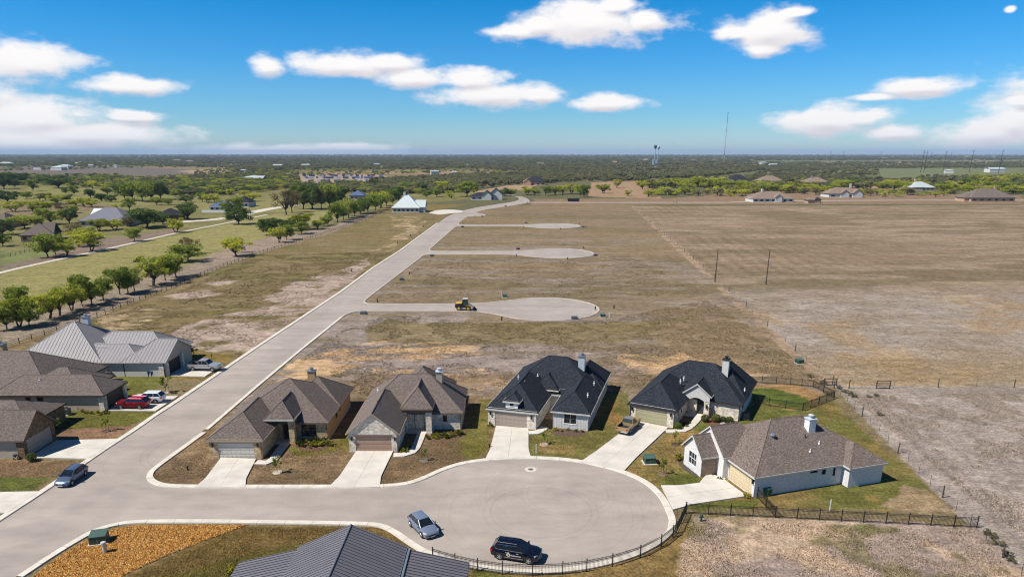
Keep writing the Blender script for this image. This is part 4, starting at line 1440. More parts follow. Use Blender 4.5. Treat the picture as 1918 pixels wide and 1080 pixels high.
# dormer
dr = (2.2, 4.7, 0.75, 3.4)
h.roof(2.15, 4.75, -0.1, 4.6, 3.95, 0.65, 'y', 'hg', M_SH_BLACK, M_TRIM_W)
h.wall(2.55, 4.35, 0.12, 3.4, 'f', 4.1, M_WHITE, [(3.1, 3.8, 3.15, 3.8)], z0=2.7)
h.wall(2.55, 4.35, 0.12, 3.4, 'l', 4.1, M_WHITE, z0=2.8)
h.wall(2.55, 4.35, 0.12, 3.4, 'r', 4.1, M_WHITE, z0=2.8)
h.window((2.55, 4.35, 0.12, 3.4), 'f', 3.1, 3.8, 3.15, 3.8, M_WHITE, 1, 1)
h.wall(6.6, 9.4, 9.2, 10, 'f', 3.4, M_LIME, [(6.85, 7.7, 0.14, 2.4)])
h.door((6.6, 9.4, 9.2, 10), 'f', 6.85, 7.7, 2.38, M_DOOR_BK, 2)
h.post(8.3, 8.75, 0.3, 0.13, 3.28, M_WHITE)
h.block(7.2, 9.25, 7.2, 9.2, 0.0, 0.32, M_CONC, 'porch_slab')
for k in range(3):
    h.block(7.35, 9.2, 4.6 + k * 0.85, 5.4 + k * 0.85, 0.0, 0.11 + k * 0.06, M_PINKST, 'porch_step')
h.chimney(11.0, 14.2, 1.0, 0.9, 4.5, 7.35, M_CHIM_BLUE)
h.vent(3.9, 5.6, 5.0)
h.pipe(7.1, -0.12, 2.6, M_TRIM_W)
h.pipe(14.3, 1.58, 2.6, M_TRIM_W)
h.vent(2.1, 8.6, 4.9)
h.vent(4.8, 10.2, 4.8)
h.vent(13.6, 5.2, 4.2)
h.vent(13.6, 10.8, 4.2)
h.block(-0.1, 14.3, 8.5, 20, -0.1, 0.12, M_CONC, 'foundation')

# --- charcoal roof house with arched entry gable
h = House('arched_entry_house', 'charcoal roofed limestone house with arched white entry gable and sage garage door', (17.6, 95.9), math.radians(-28))
h.roof(-0.4, 14.8, 6.8, 18.0, 2.65, 0.74, 'x', 'hh', M_SH_BLACK, M_TRIM_DK)
h.roof(-0.45, 7.0, -0.24, 12.0, 2.62, 0.76, 'y', 'hh', M_SH_BLACK, M_TRIM_DK)
h.roof(7.4, 14.82, 9.4, 19.4, 2.63, 1.08, 'y', 'hh', M_SH_BLACK, M_TRIM_DK)
h.roof(5.9, 10.4, 6.2, 13.5, 3.35, 0.80, 'y', 'gh', M_SH_BLACK, M_TRIM_W)
r = h.body(-0.4, 14.8, 6.8, 18.0, 2.8, {'*': M_ST_WHITE, 'f': M_LIME}, ops={'r': [(9.0, 10.0, 1.3, 2.2)]})
h.window(r, 'r', 9.0, 10.0, 1.3, 2.2, M_TRIM_DK, 1, 1)
r = h.body(-0.45, 7.0, -0.4, 8, 2.82, {'*': M_LIME}, ops={'f': [(0.85, 5.55, 0.02, 2.25)], 'r': [(2.0, 2.4, 1.2, 1.7), (3.6, 4.0, 1.2, 1.7)]}, skip='b')
h.garage(r, 'f', 0.85, 5.55, 2.25, M_GD_SAGE)
h.lamp(r, 'f', 0.3)
h.lamp(r, 'f', 6.1)
h.block(0.75, 5.65, -0.16, -0.06, 2.25, 2.48, M_GD_GREY, 'lintel')
h.window(r, 'r', 2.0, 2.4, 1.2, 1.7, M_TRIM_DK, 1, 1)
h.window(r, 'r', 3.6, 4.0, 1.2, 1.7, M_TRIM_DK, 1, 1)
# entry gable front with an arched opening
gx0, gx1, gyf = 6.2, 10.1, 6.42
mb = MB()
arc_ = [(7.0 + 2.3 * (i / 10), 2.45 + 0.42 * math.sin(math.pi * i / 10)) for i in range(11)]
for (a, za), (b, zb) in zip(arc_[:-1], arc_[1:]):
    top = lambda u: 3.45 + 0.80 * (min(u - gx0, gx1 - u))
    mb.hexa([(a, gyf, za), (b, gyf, zb), (b, gyf + 0.25, zb), (a, gyf + 0.25, za)], [(a, gyf, top(a)), (b, gyf, top(b)), (b, gyf + 0.25, top(b)), (a, gyf + 0.25, top(a))])
mb.hexa([(gx0, gyf, 2.45), (7.0, gyf, 2.45), (7.0, gyf + 0.25, 2.45), (gx0, gyf + 0.25, 2.45)], [(gx0, gyf, 3.45), (7.0, gyf, 4.09), (7.0, gyf + 0.25, 4.09), (gx0, gyf + 0.25, 3.45)])
mb.hexa([(9.3, gyf, 2.45), (gx1, gyf, 2.45), (gx1, gyf + 0.25, 2.45), (9.3, gyf + 0.25, 2.45)], [(9.3, gyf, 4.09), (gx1, gyf, 3.45), (gx1, gyf + 0.25, 3.45), (9.3, gyf + 0.25, 4.09)])
mb.build('entry_arch', M_ST_WHITE, h.root)
h.post(9.75, 6.62, 0.75, 0, 2.44, M_LIME)
h.wall(6.9, 9.9, 7.05, 8, 'f', 3.3, M_LIME, [(8.2, 9.2, 0.14, 2.4)])
h.door((6.9, 9.9, 7.05, 8), 'f', 8.2, 9.2, 2.38, M_DOOR_BK, 4)
h.lamp((9.3, 10.2, 6.24, 7), 'f', 9.75, 1.8)
h.block(6.7, 10.1, 5.4, 7.05, 0, 0.13, M_CONC, 'porch_slab')
h.chimney(11.0, 12.0, 0.95, 0.95, 4.2, 7.8, M_ST_WHITE, M_TRIM_DK)
h.pipe(0.0, -0.12, 2.6)
h.pipe(6.58, -0.12, 2.6)
h.pipe(14.38, 7.05, 2.6)
h.vent(5.2, 7.8, 4.6)
h.vent(5.5, 8.6, 4.9)
h.vent(14.2, 11.4, 3.6)
h.block(-0.1, 14.4, 7.1, 17.6, -0.1, 0.12, M_CONC, 'foundation')

# --- white brick house, garage to the turning circle
h = House('white_brick_house', 'white painted brick house with taupe roof and tall white chimney inside the iron fence', (27.9, 71.7), math.radians(17))
h.roof(-0.35, 17.4, -0.35, 12.6, 2.65, 0.62, 'x', 'hh', M_SH_TAUPE, M_TRIM_W)
h.roof(11.9, 17.5, -1.5, 6.0, 2.63, 0.66, 'y', 'hh', M_SH_TAUPE, M_TRIM_W)
h.roof(-1.0, 6.5, 4.9, 11.7, 2.9, 0.85, 'x', 'gh', M_SH_TAUPE, M_TRIM_W)
h.roof(-3.3, 3.5, 6.1, 10.7, 2.62, 0.95, 'x', 'gh', M_SH_TAUPE, M_TRIM_W)
r = h.body(-0.35, 17.4, -0.35, 12.6, 2.82, {'*': M_WBRICK}, ops={'l': [(0.45, 4.95, 0.02, 2.25)], 'f': [(7.6, 8.6, 2.0, 2.3), (9.3, 9.8, 1.6, 2.3), (10.9, 11.2, 1.2, 2.3)]})
h.garage(r, 'l', 0.45, 4.95, 2.25, M_GD_CREAM)
h.lamp(r, 'l', 0.22)
h.lamp(r, 'l', 5.2)
h.window(r, 'f', 7.6, 8.6, 2.0, 2.3, M_TRIM_DK, 1, 1)
h.window(r, 'f', 9.3, 9.8, 1.6, 2.3, M_TRIM_DK, 1, 1)
h.window(r, 'f', 10.9, 11.2, 1.2, 2.3, M_TRIM_DK, 1, 1)
r = h.body(11.9, 17.5, -1.5, 2.0, 2.8, {'*': M_WBRICK}, skip='b')
r = h.body(-1.0, 6.5, 4.9, 11.7, 3.1, {'*': M_WBRICK}, ov=0.2, gables={'l': 5.75}, skip='r')
r = h.body(-3.3, 3.5, 6.1, 10.7, 2.8, {'*': M_WBRICK, 'f': M_TANBRICK}, ov=0.3, ops={'l': [(7.5, 9.3, 0.7, 2.5)]}, gables={'l': 4.7}, skip='r')
h.window(r, 'l', 7.5, 9.3, 0.7, 2.5, M_WHITE, 3, 2)
h.chimney(10.5, 4.3, 0.98, 0.9, 3.5, 6.9, M_WHITE, M_CHIM_BLUE)
h.vent(4.9, 3.9, 5.35, M_METALGREY, True)
h.vent(8.6, 1.6, 3.95)
h.vent(10.5, 2.4, 4.4)
h.vent(9.2, 3.4, 5.0, M_TRIM_DK)
h.block(0.1, 17.0, 0.1, 12.2, -0.1, 0.12, M_CONC, 'foundation')

# --- left side: metal roof house
h = House('metal_roof_house', 'pale house with grey standing seam metal roof and dark garage door', (-74, 122), 0, (-74, 122))
kw = dict(seam=M_SEAM, spacing=0.62)
h.roof(-89.2, -72.6, 116.5, 131.5, 2.8, 0.68, 'y', 'hh', M_MET, M_TRIM_W, **kw)
h.roof(-69.2, -61.2, 116.45, 127.4, 2.78, 0.52, 'x', 'hg', M_MET, M_TRIM_W, **kw)
h.roof(-83.0, -65.5, 116.4, 124.8, 2.76, 0.535, 'x', 'hh', M_MET, M_TRIM_W, **kw)
h.roof(-80.0, -62.4, 120.4, 130.2, 2.8, 0.68, 'x', 'hh', M_MET, M_TRIM_W, **kw)
h.roof(-76.0, -73.0, 119.6, 122.4, 4.55, 0.3, 'x', 'gg', M_MET, M_TRIM_W, **kw)
h.block(-75.7, -73.2, 119.9, 122.2, 3.5, 4.7, M_ST_WHITE, 'dormer_wall')
r = h.body(-69.2, -61.2, 116.45, 127.4, 2.95, {'*': M_ST_WHITE, 'r': M_ST_BEIGE}, ops={'r': [(117.5, 122.4, 0.02, 2.4)]}, gables={'r': 5.4}, skip='l')
h.garage(r, 'r', 117.5, 122.4, 2.4, M_GD_CHAR)
h.block(-61.55, -61.2, 116.8, 117.4, 0, 2.6, M_LIME, 'stone_pier')
h.block(-61.55, -61.2, 122.5, 123.2, 0, 2.6, M_LIME, 'stone_pier')
h.block(-62.6, -61.8, 116.55, 116.8, 0, 1.9, M_LIME, 'stone_pier')
h.wall(-88.8, -69, 116.8, 131, 'f', 2.98, M_ST_WHITE, [(-74.4, -73.6, 2.1, 2.55)])
h.window((-88.8, -69, 116.8, 131), 'f', -74.4, -73.6, 2.1, 2.55, M_TRIM_DK, 1, 1)
h.wall(-88.8, -73, 116.8, 131.1, 'l', 2.98, M_ST_WHITE)
h.wall(-88.8, -73, 116.8, 131.1, 'b', 2.98, M_ST_WHITE)
h.wall(-79, -62.8, 121, 129.8, 'r', 2.98, M_ST_WHITE, [(124.6, 126.4, 0.6, 2.3)])
h.window((-79, -62.8, 121, 129.8), 'r', 124.6, 126.4, 0.6, 2.3, M_TRIM_W, 2, 2)
h.wall(-79, -62.8, 121, 129.8, 'b', 2.98, M_ST_WHITE)
h.chimney(-79.8, 125.9, 1.1, 1.0, 6.2, 8.8, M_CHIM_BLUE)
h.vent(-76.4, 117.9, 3.6, M_METALGREY)
h.pipe(-61.75, 116.72, 2.75)
h.pipe(-74.9, 116.72, 2.75, M_METALGREY)

# --- left side: brown hip roof house
h = House('brown_roof_house', 'beige stucco house with large brown hip roof beside the parked cars', (-74, 106), 0, (-74, 106))
h.roof(-93, -70.5, 99.4, 115.0, 2.62, 0.63, 'x', 'hh', M_SH_BROWN2, M_TRIM_DK)
h.roof(-80, -62.5, 99.35, 106.3, 2.6, 0.66, 'x', 'hh', M_SH_BROWN2, M_TRIM_DK)
h.roof(-77.0, -66.4, 100.4, 109.6, 2.61, 0.62, 'x', 'hh', M_SH_BROWN2, M_TRIM_DK)
r = h.body(-93, -62.5, 99.4, 106.3, 2.8, {'*': M_ST_BEIGE}, ops={'f': [(-74.8, -74.0, 0.7, 2.3), (-73.1, -72.1, 0.7, 2.3)], 'r': [(100.4, 105.2, 0.02, 2.3)]})
h.window(r, 'f', -74.8, -74.0, 0.7, 2.3, M_TRIM_B, 1, 2)
h.window(r, 'f', -73.1, -72.1, 0.7, 2.3, M_TRIM_B, 1, 2)
h.garage(r, 'r', 100.4, 105.2, 2.3, M_GD_DK)
h.block(-63.6, -62.84, 99.6, 99.75, 0, 2.3, M_LIME, 'stone_pier')
h.block(-62.85, -62.6, 105.3, 105.9, 0, 2.5, M_LIME, 'stone_pier')
h.block(-62.85, -62.65, 99.8, 100.3, 0, 2.5, M_LIME, 'stone_pier')
h.wall(-92.6, -66.8, 100.8, 109.2, 'r', 2.75, M_ST_BEIGE)
h.wall(-92.6, -71, 100.8, 114.6, 'b', 2.75, M_ST_BEIGE)
h.wall(-92.6, -71, 100.8, 114.6, 'r', 2.75, M_ST_BEIGE)
h.lamp(r, 'r', 105.7, 2.0)
h.chimney(-83.2, 108.0, 1.3, 1.1, 5, 8.4, M_ST_TAN)
h.vent(-73.6, 101.9, 4.3)
h.pipe(-62.95, 99.66, 2.6)
h.vent(-70.2, 103.0, 4.5, M_METALGREY)

# --- left side: nearest gable house
h = House('stone_gable_house', 'brown roofed house with rough brown stone gable over its garage', (-72, 86), 0, (-72, 86))
h.roof(-86, -63.0, 82.0, 89.0, 2.62, 0.85, 'x', 'hg', M_SH_BROWN, M_TRIM_B)
h.roof(-86, -66.2, 87.6, 96.2, 2.6, 0.47, 'x', 'hh', M_SH_BROWN, M_TRIM_DK)
r = h.body(-86, -63.0, 82.0, 89.0, 2.85, {'*': M_ST_BEIGE, 'r': M_LIMEDK}, ops={'r': [(82.95, 87.9, 0.02, 2.3)]}, gables={'r': 5.5})
h.garage(r, 'r', 82.95, 87.9, 2.3, M_GD_GREY)
h.block(-64.2, -63.3, 82.2, 82.36, 0, 2.5, M_LIMEDK, 'stone_pier')
h.wall(-85.6, -66.5, 88.5, 95.9, 'r', 2.75, M_LIMEDK)
h.wall(-85.6, -66.5, 88.5, 95.9, 'b', 2.75, M_ST_BEIGE)

# --- foreground metal roof: steep middle, lower wings
h = House('slate_metal_roof_house', 'foreground house with slate grey standing seam metal roof seen from above', (-14.3, 45), 0, (-14.3, 45))
kw = dict(seam=M_SEAM_DK, spacing=0.42)
h.roof(-19.2, -9.4, 30, 54.4, 4.25, 0.46, 'y', 'gg', M_MET_DK, M_METALGREY, **kw)
for sgn in (-1, 1):
    xa, xb = (-9.4, -3.9) if sgn > 0 else (-24.6, -19.2)
    za, zb = (4.1, 2.75) if sgn > 0 else (2.75, 4.1)
    mb = MB().hexa([(xa + 14.3, -15, za - 0.16), (xb + 14.3, -15, zb - 0.16), (xb + 14.3, 9.3, zb - 0.16), (xa + 14.3, 9.3, za - 0.16)],
                   [(xa + 14.3, -15, za), (xb + 14.3, -15, zb), (xb + 14.3, 9.3, zb), (xa + 14.3, 9.3, za)])
    ro = mb.build('wing_roof', M_MET_DK, h.root)
    for k in range(58):
        y = 9.1 - k * 0.42
        MB().hexa([(xa + 14.3, y, za), (xb + 14.3, y, zb), (xb + 14.3, y + 0.045, zb), (xa + 14.3, y + 0.045, za)],
                  [(xa + 14.3, y, za + 0.055), (xb + 14.3, y, zb + 0.055), (xb + 14.3, y + 0.045, zb + 0.055), (xa + 14.3, y + 0.045, za + 0.055)]).build('seam', M_SEAM_DK, ro)
    xs_ = xb if sgn > 0 else xa
    MB().box(xs_ + 14.3 - 0.06, xs_ + 14.3 + 0.06, -15, 9.35, 2.55, 2.70).build('gutter', M_METALGREY, ro)
h.wall(-24.2, -4.3, 30.5, 54.0, 'b', 2.9, M_ST_WHITE)
h.wall(-18.9, -9.7, 30.5, 54.02, 'b', 4.3, M_ST_WHITE, gable=6.3, z0=2.9)
h.wall(-24.2, -4.3, 30.5, 54.0, 'l', 2.7, M_ST_WHITE)
h.wall(-24.2, -4.3, 30.5, 54.0, 'r', 2.7, M_ST_WHITE)
h.block(-9.52, -9.12, 30.2, 54.35, 4.02, 4.17, M_METALGREY, 'valley_flashing')


# --- distant houses: base left, base right pixel, depth, eave, then wings in fractions
def far_house(name, label, pl, pr, depth, eave, pitch, rm, fm, wm, wings=(), chim=None, wins=5, cat='house', rot=0.0, seam=None, openings=True, group=None):
    a, b = G(*pl), G(*pr)
    w = (b - a).length
    hs = House(name, label, (a.x, a.y), math.atan2(b.y - a.y, b.x - a.x) + rot, cat=cat, group=group)
    hs.roof(-0.6, w + 0.6, -0.6, depth, eave, pitch, 'x', 'hh', rm, fm, t=0.25)
    ops = []
    if wins:
        st = w / wins
        ops = [(st * (i + 0.28), st * (i + 0.72), 0.9, min(2.3, eave - 0.5)) for i in range(wins)]
    r_ = hs.body(-0.6, w + 0.6, -0.6, depth, eave + 0.3, {'*': wm}, ov=0.6, ops={'f': ops})
    for o_ in ops:
        hs.window(r_, 'f', *o_, M_TRIM_DK, 1, 1)
    for (u0, u1, d0, d1, e, p_, ax, ends, m_) in wings:
        hs.roof(u0 * w, u1 * w, d0, d1, e, p_, ax, ends, m_ or rm, fm, t=0.25)
        half = ((u1 - u0) * w if ax == 'y' else d1 - d0) / 2
        hs.body(u0 * w, u1 * w, d0, d1, e + 0.25, {'*': wm}, ov=0.5, gables={('f' if ax == 'y' else 'l'): e + half * p_ - 0.1} if ends[0] == 'g' else {}, skip='b')
    if chim:
        hs.chimney(chim[0] * w, chim[1], 1.4, 1.2, eave, chim[2], wm)
    return hs


hs = far_house('white_roof_house', 'white walled house with tall white metal roof beside the bend in the street', (735, 398), (785, 398), 18, 3.2, 0.92, M_MET_WH, M_TRIM_W, M_ST_WHITE, [(0.55, 1.22, 3, 14, 3.4, 0.8, 'x', 'hg', None), (0.9, 1.15, 6, 16, 4.2, 0.7, 'y', 'gh', None)], (0.42, 8, 13.0), 6)
hs = far_house('black_gable_house', 'white house with black steep gables where the street bends', (882, 374.5), (928, 374.5), 12, 3.4, 0.42, M_SH_DARK, M_TRIM_DK, M_ST_WHITE, [(0.44, 0.86, -2.0, 12, 4.2, 0.86, 'y', 'gh', None), (0.74, 1.3, 1.0, 14, 4.6, 0.9, 'y', 'gh', None)], None, 4)
hs = far_house('tan_roof_house', 'tan hip roof house with dark gable entry on the field road', (1410, 379), (1486, 379), 20, 3.2, 0.50, M_SH_TAN, M_TRIM_W, M_ST_WHITE, [(0.52, 0.72, -1.5, 10, 4.4, 0.7, 'y', 'gh', None)], (0.3, 9, 10.5), 7)
hs = far_house('field_shed', 'small buff stone shed beside the tan roofed field house', (1513, 380.5), (1537, 380.5), 8, 2.6, 0.42, M_SH_TAN, M_TRIM_DK, M_PINKST, [(0.5, 1.0, -0.8, 5, 2.7, 0.7, 'y', 'gh', M_SH_DARK)], None, 0, 'shed')
hs = far_house('twin_gable_house', 'white house with two dark trimmed front gables on the field road', (1552, 370), (1616, 370), 18, 3.4, 0.55, M_SH_TAN, M_TRIM_DK, M_ST_WHITE, [(0.32, 0.60, -1.5, 12, 3.6, 0.75, 'y', 'gh', None), (0.66, 0.98, -2.0, 12, 3.6, 0.8, 'y', 'gh', None)], (0.75, 10, 12), 4)
hs = far_house('pale_roof_house', 'house with pale metal hip roof among green shrubs behind the field', (1708, 357), (1750, 357), 20, 3.4, 0.55, M_MET_WH, M_TRIM_W, M_ST_BEIGE, [(0.1, 0.5, -1, 14, 3.6, 0.6, 'y', 'hh', None)], (0.35, 12, 12), 5)
hs = far_house('buff_stone_house', 'buff stone house with big taupe hip roof at the east edge of the field', (1818, 378), (1900, 378), 22, 3.3, 0.60, M_SH_TAUPE, M_TRIM_DK, M_PINKST, [(-0.12, 0.25, 2, 14, 3.1, 0.5, 'x', 'hh', None)], (0.72, 12, 12), 6)
hs = far_house('dark_roof_house', 'long house with dark slate roof behind the shrubs at the water tower side', (1364, 345), (1406, 345), 22, 3.6, 0.72, M_SH_DARK, M_TRIM_DK, M_ST_BEIGE, [], None, 5)
hs = far_house('tan_hip_house', 'tan roofed house just east of the dark slate roof', (1424, 344), (1466, 344), 22, 3.8, 0.55, M_SH_TAN, M_TRIM_W, M_ST_BEIGE, [], None, 5)
hs = far_house('low_tan_house', 'low tan roofed house half hidden behind bright shrubs', (1512, 346), (1552, 346), 22, 3.6, 0.5, M_SH_TAN, M_TRIM_W, M_ST_BEIGE, [], (0.3, 9, 11), 5)
hs = far_house('brown_hip_house', 'brown roofed house tucked in shrubs west of the dark slate roof', (1300, 345), (1326, 345), 20, 4.0, 0.55, M_SH_BROWN, M_TRIM_W, M_ST_BEIGE, [], None, 5)
hs = far_house('pink_gable_house', 'black roofed house with pink stucco end in the far clearing', (984, 347), (1022, 347), 20, 4.2, 0.62, M_SH_DARK, M_TRIM_DK, M_ST_PINK, [(-0.1, 0.3, -3, 12, 4.4, 0.7, 'y', 'gh', M_ST_PINK)], None, 4)
hs = far_house('corner_brown_house', 'brown roofed house cut by the left edge above the golf path', (-20, 427), (12, 427), 16, 3.0, 0.55, M_SH_BROWN, M_TRIM_W, M_PINKST, [], None, 4)
hs = far_house('buff_brick_house', 'buff brick house with brown roof behind the roadside mesquites', (40, 453), (100, 451), 15, 2.9, 0.6, M_SH_BROWN, M_TRIM_DK, M_PINKST, [(0.3, 1.02, 2, 14, 3.2, 0.75, 'x', 'hg', None)], None, 4)
hs = far_house('slate_hip_house', 'long house with slate grey roof and white metal ridge beside big oak', (150, 424), (238, 424), 20, 3.0, 0.62, mat_shingle('slate grey shingles', lin(96, 96, 106), lin(116, 116, 126), lin(134, 134, 144)), M_TRIM_DK, M_ST_BEIGE, [(0.1, 0.5, 6, 16, 5.2, 0.7, 'x', 'gg', M_MET_WH)], None, 6)
hs = far_house('dark_brown_house', 'low dark brown roofed house beside round dark tree', (298, 413), (348, 411), 14, 2.8, 0.5, M_SH_DARK, M_TRIM_DK, M_LIMEDK, [(0.5, 1.0, -1, 8, 2.8, 0.5, 'y', 'hh', None)], None, 4)
hs = far_house('blue_roof_house', 'white house with blue grey roof and white yard wall', (393, 395), (432, 395), 14, 3.0, 0.5, M_MET_BL, M_TRIM_W, M_ST_WHITE, [], None, 4)
hs = far_house('grey_roof_house', 'grey roofed house hidden behind the tree by the far driveway', (438, 388), (466, 388), 16, 3.2, 0.55, M_SH_DARK, M_TRIM_W, M_ST_WHITE, [], None, 3)
hs = far_house('tree_hidden_house', 'house with dark blue roof showing through the trees beside the white roof', (655, 374), (681, 374), 12, 3.6, 0.6, M_MET_BL, M_TRIM_DK, M_ST_BEIGE, [], None, 3)
hs = far_house('metal_barn', 'long white metal barn among trees at upper left', (455, 339), (485, 339), 26, 5.0, 0.22, M_MET_WH, M_TRIM_W, M_ST_BEIGE, [(0.75, 1.35, -6, 14, 4.2, 0.3, 'x', 'gg', None)], None, 0, 'barn')
yw = G(390, 397.5)
FARW = tag(MB().box(0, 18, 0, 0.4, 0, 1.6).build('yard_wall', M_WHITE, None, (G(378, 398).x, G(378, 398).y, 0)), 'long low white yard wall before the blue grey roof', 'wall')
SPECKS = [(520, 314, 'W', 26), (118, 316, 'W', 34), (10, 310, 'W', 40), (70, 318, 'D', 24), (105, 319, 'W', 30), (143, 309, 'W', 14), (170, 313, 'W', 14), (215, 314, 'W', 14), (270, 296, 'W', 30), (475, 304, 'W', 22), (455, 324, 'W', 12), (573, 296, 'W', 26),
          (572, 313, 'W', 24), (705, 311, 'W', 20), (715, 316, 'W', 8), (815, 327, 'W', 16), (850, 328, 'W', 14), (875, 312, 'W', 12), (1068, 306, 'W', 16), (1100, 296, 'W', 30), (1212, 302, 'B', 40), (1270, 301, 'T', 40), (1300, 303, 'T', 34), (1322, 300, 'T', 40), (1340, 302, 'T', 30),
          (1418, 306, 'W', 18), (1432, 308, 'W', 26), (1449, 312, 'W', 24), (1388, 308, 'T', 16), (1565, 300, 'W', 30), (1575, 296, 'W', 24), (1655, 298, 'T', 50), (1778, 325, 'W', 16), (1868, 323, 'W', 34), (1815, 295, 'W', 60), (1860, 295, 'W', 60), (1150, 306, 'O', 22), (330, 303, 'T', 40), (355, 305, 'T', 36), (1012, 310, 'T', 24), (1410, 295, 'T', 80)]
SPM = {'W': (M_MET_WH, M_ST_WHITE), 'T': (M_SH_TAN, M_ST_BEIGE), 'D': (M_SH_DARK, M_ST_WHITE), 'B': (M_MET_WH, M_ST_BEIGE), 'O': (M_ST_PINK, M_ST_PINK)}
for i, (x, y, k, w) in enumerate(SPECKS):
    p = G(x, y)
    hs = House('far_building', '', (p.x, p.y), random.Random(i).uniform(-0.3, 0.3), cat='building', group='small buildings scattered in the far woods')
    hs.root['label'] = 'tiny %s building far off, %s from the left among the distant roofs' % ({'W': 'white', 'T': 'tan', 'D': 'dark roofed', 'B': 'white and beige', 'O': 'orange'}[k], ORD[sorted(range(len(SPECKS)), key=lambda q: SPECKS[q][0]).index(i)])
    hh = 5 + w * 0.06
    hs.roof(-w / 2, w / 2, 0, w * 0.55, hh, 0.35, 'x', 'hh' if i % 3 else 'gg', SPM[k][0], M_TRIM_W, t=0.3)
    hs.body(-w / 2, w / 2, 0, w * 0.55, hh + 0.2, {'*': SPM[k][1]}, ov=0.4)
# ---------------------------------------------------------------- trees and shrubs
M_LF_MESQ = mat_leaf('mesquite leaves', [alb(150, 158, 54), alb(190, 194, 70), alb(220, 220, 88), alb(174, 182, 72)], 0.45)
M_LF_GREEN = mat_leaf('mid green leaves', [alb(122, 142, 58), alb(158, 172, 76), alb(188, 192, 94)], 0.45)
M_LF_OAK = mat_leaf('live oak leaves', [alb(84, 108, 52), alb(112, 132, 70), alb(134, 148, 86)], 0.34)
M_LF_GREY = mat_leaf('grey brown foliage', [alb(120, 108, 76), alb(146, 130, 90), alb(154, 146, 96)], 0.3)
M_LF_WOOD = mat_leaf('woodland leaves', [alb(108, 112, 80), alb(132, 132, 94), alb(154, 146, 112), alb(160, 164, 98)], 0.34)


def crown_np(seed, H, Wd, base, n, leaf, lobes, flat=0.75, shell=0.55, ball=False):
    r = np.random.RandomState(seed)
    ctr, rad = [], []
    for i in range(lobes):
        a = r.rand() * 2 * np.pi
        d = np.sqrt(r.rand()) * Wd * 0.40
        z = base + (H - base) * (0.16 + 0.62 * r.rand())
        q = Wd * (0.10 + 0.13 * r.rand())
        if ball:
            d, z, q = d * 0.12, H * 0.5 + (z - H * 0.5) * 0.15, Wd * 0.42
        ctr.append((d * np.cos(a), d * np.sin(a), z))
        rad.append((q, q, q * flat))
    ctr, rad = np.array(ctr), np.array(rad)
    which = r.randint(0, lobes, n)
    d = r.normal(size=(n, 3))
    d /= np.linalg.norm(d, axis=1)[:, None]
    rr = (shell + (1 - shell) * r.rand(n)) * (0.85 + 0.3 * r.rand(n))
    p = ctr[which] + d * rad[which] * rr[:, None]
    p[:, 2] = np.clip(p[:, 2], base * 0.8, H * 1.04)
    # leaf clumps: crossed quads, leaning outwards
    u = r.normal(size=(n, 3))
    u -= d * (u * d).sum(1)[:, None] * 0.5
    u /= np.linalg.norm(u, axis=1)[:, None]
    v = np.cross(d + 0.6 * r.normal(size=(n, 3)), u)
    v /= np.linalg.norm(v, axis=1)[:, None] + 1e-9
    s = leaf * (0.55 + 0.9 * r.rand(n))[:, None]
    V = np.stack([p - u * s, p - v * s * 0.55, p + u * s, p + v * s * 0.55], 1).reshape(-1, 3)
    F = np.arange(4 * n).reshape(n, 4)
    return V, F, ctr


def make_trunk(seed, H, base, ctr, r0, stems=1):
    r = random.Random(seed)
    mb = MB()
    for s_ in range(stems):
        lean = Vector((r.uniform(-1, 1), r.uniform(-1, 1), 0)) * (0.12 if stems == 1 else 0.5)
        fork = Vector((lean.x, lean.y, base * r.uniform(0.7, 1.0)))
        p0 = Vector((lean.x * 0.15, lean.y * 0.15, -0.1))
        mid = p0.lerp(fork, 0.5) + Vector((r.uniform(-0.08, 0.08), r.uniform(-0.08, 0.08), 0))
        mb.tube(p0, mid, r0, r0 * 0.8, 6, cap=False)
        mb.tube(mid, fork, r0 * 0.8, r0 * 0.62, 6, cap=False)
        picks = ctr[s_::stems]
        for c in picks:
            e = Vector(c)
            k = fork.lerp(e, 0.5) + Vector((r.uniform(-0.25, 0.25), r.uniform(-0.25, 0.25), 0.18))
            mb.tube(fork, k, r0 * 0.45, r0 * 0.28, 5, cap=False)
            mb.tube(k, e, r0 * 0.28, r0 * 0.1, 4, cap=False)
            for t_ in range(2):
                q = e + Vector((r.uniform(-0.6, 0.6), r.uniform(-0.6, 0.6), r.uniform(0.0, 0.6)))
                mb.tube(k.lerp(e, 0.6), q, r0 * 0.13, r0 * 0.05, 3, cap=False)
    return mb.mesh('trunk', M_BARK)


SPEC = {}


def spec(key, mats, variants, n, leaf, H=5.0, Wd=5.0, base=1.5, lobes=10, r0=0.14, stems=1, flat=0.75, shell=0.55, seed=0, ball=False):
    SPEC[key] = []
    for k in range(variants):
        V, F, c = crown_np(seed + k * 13, H, Wd, base, n, leaf, lobes, flat, shell, ball)
        SPEC[key].append((make_trunk(seed + k, H, base, c, r0, stems), np_mesh('crown', V, F, [mats]), H, Wd))


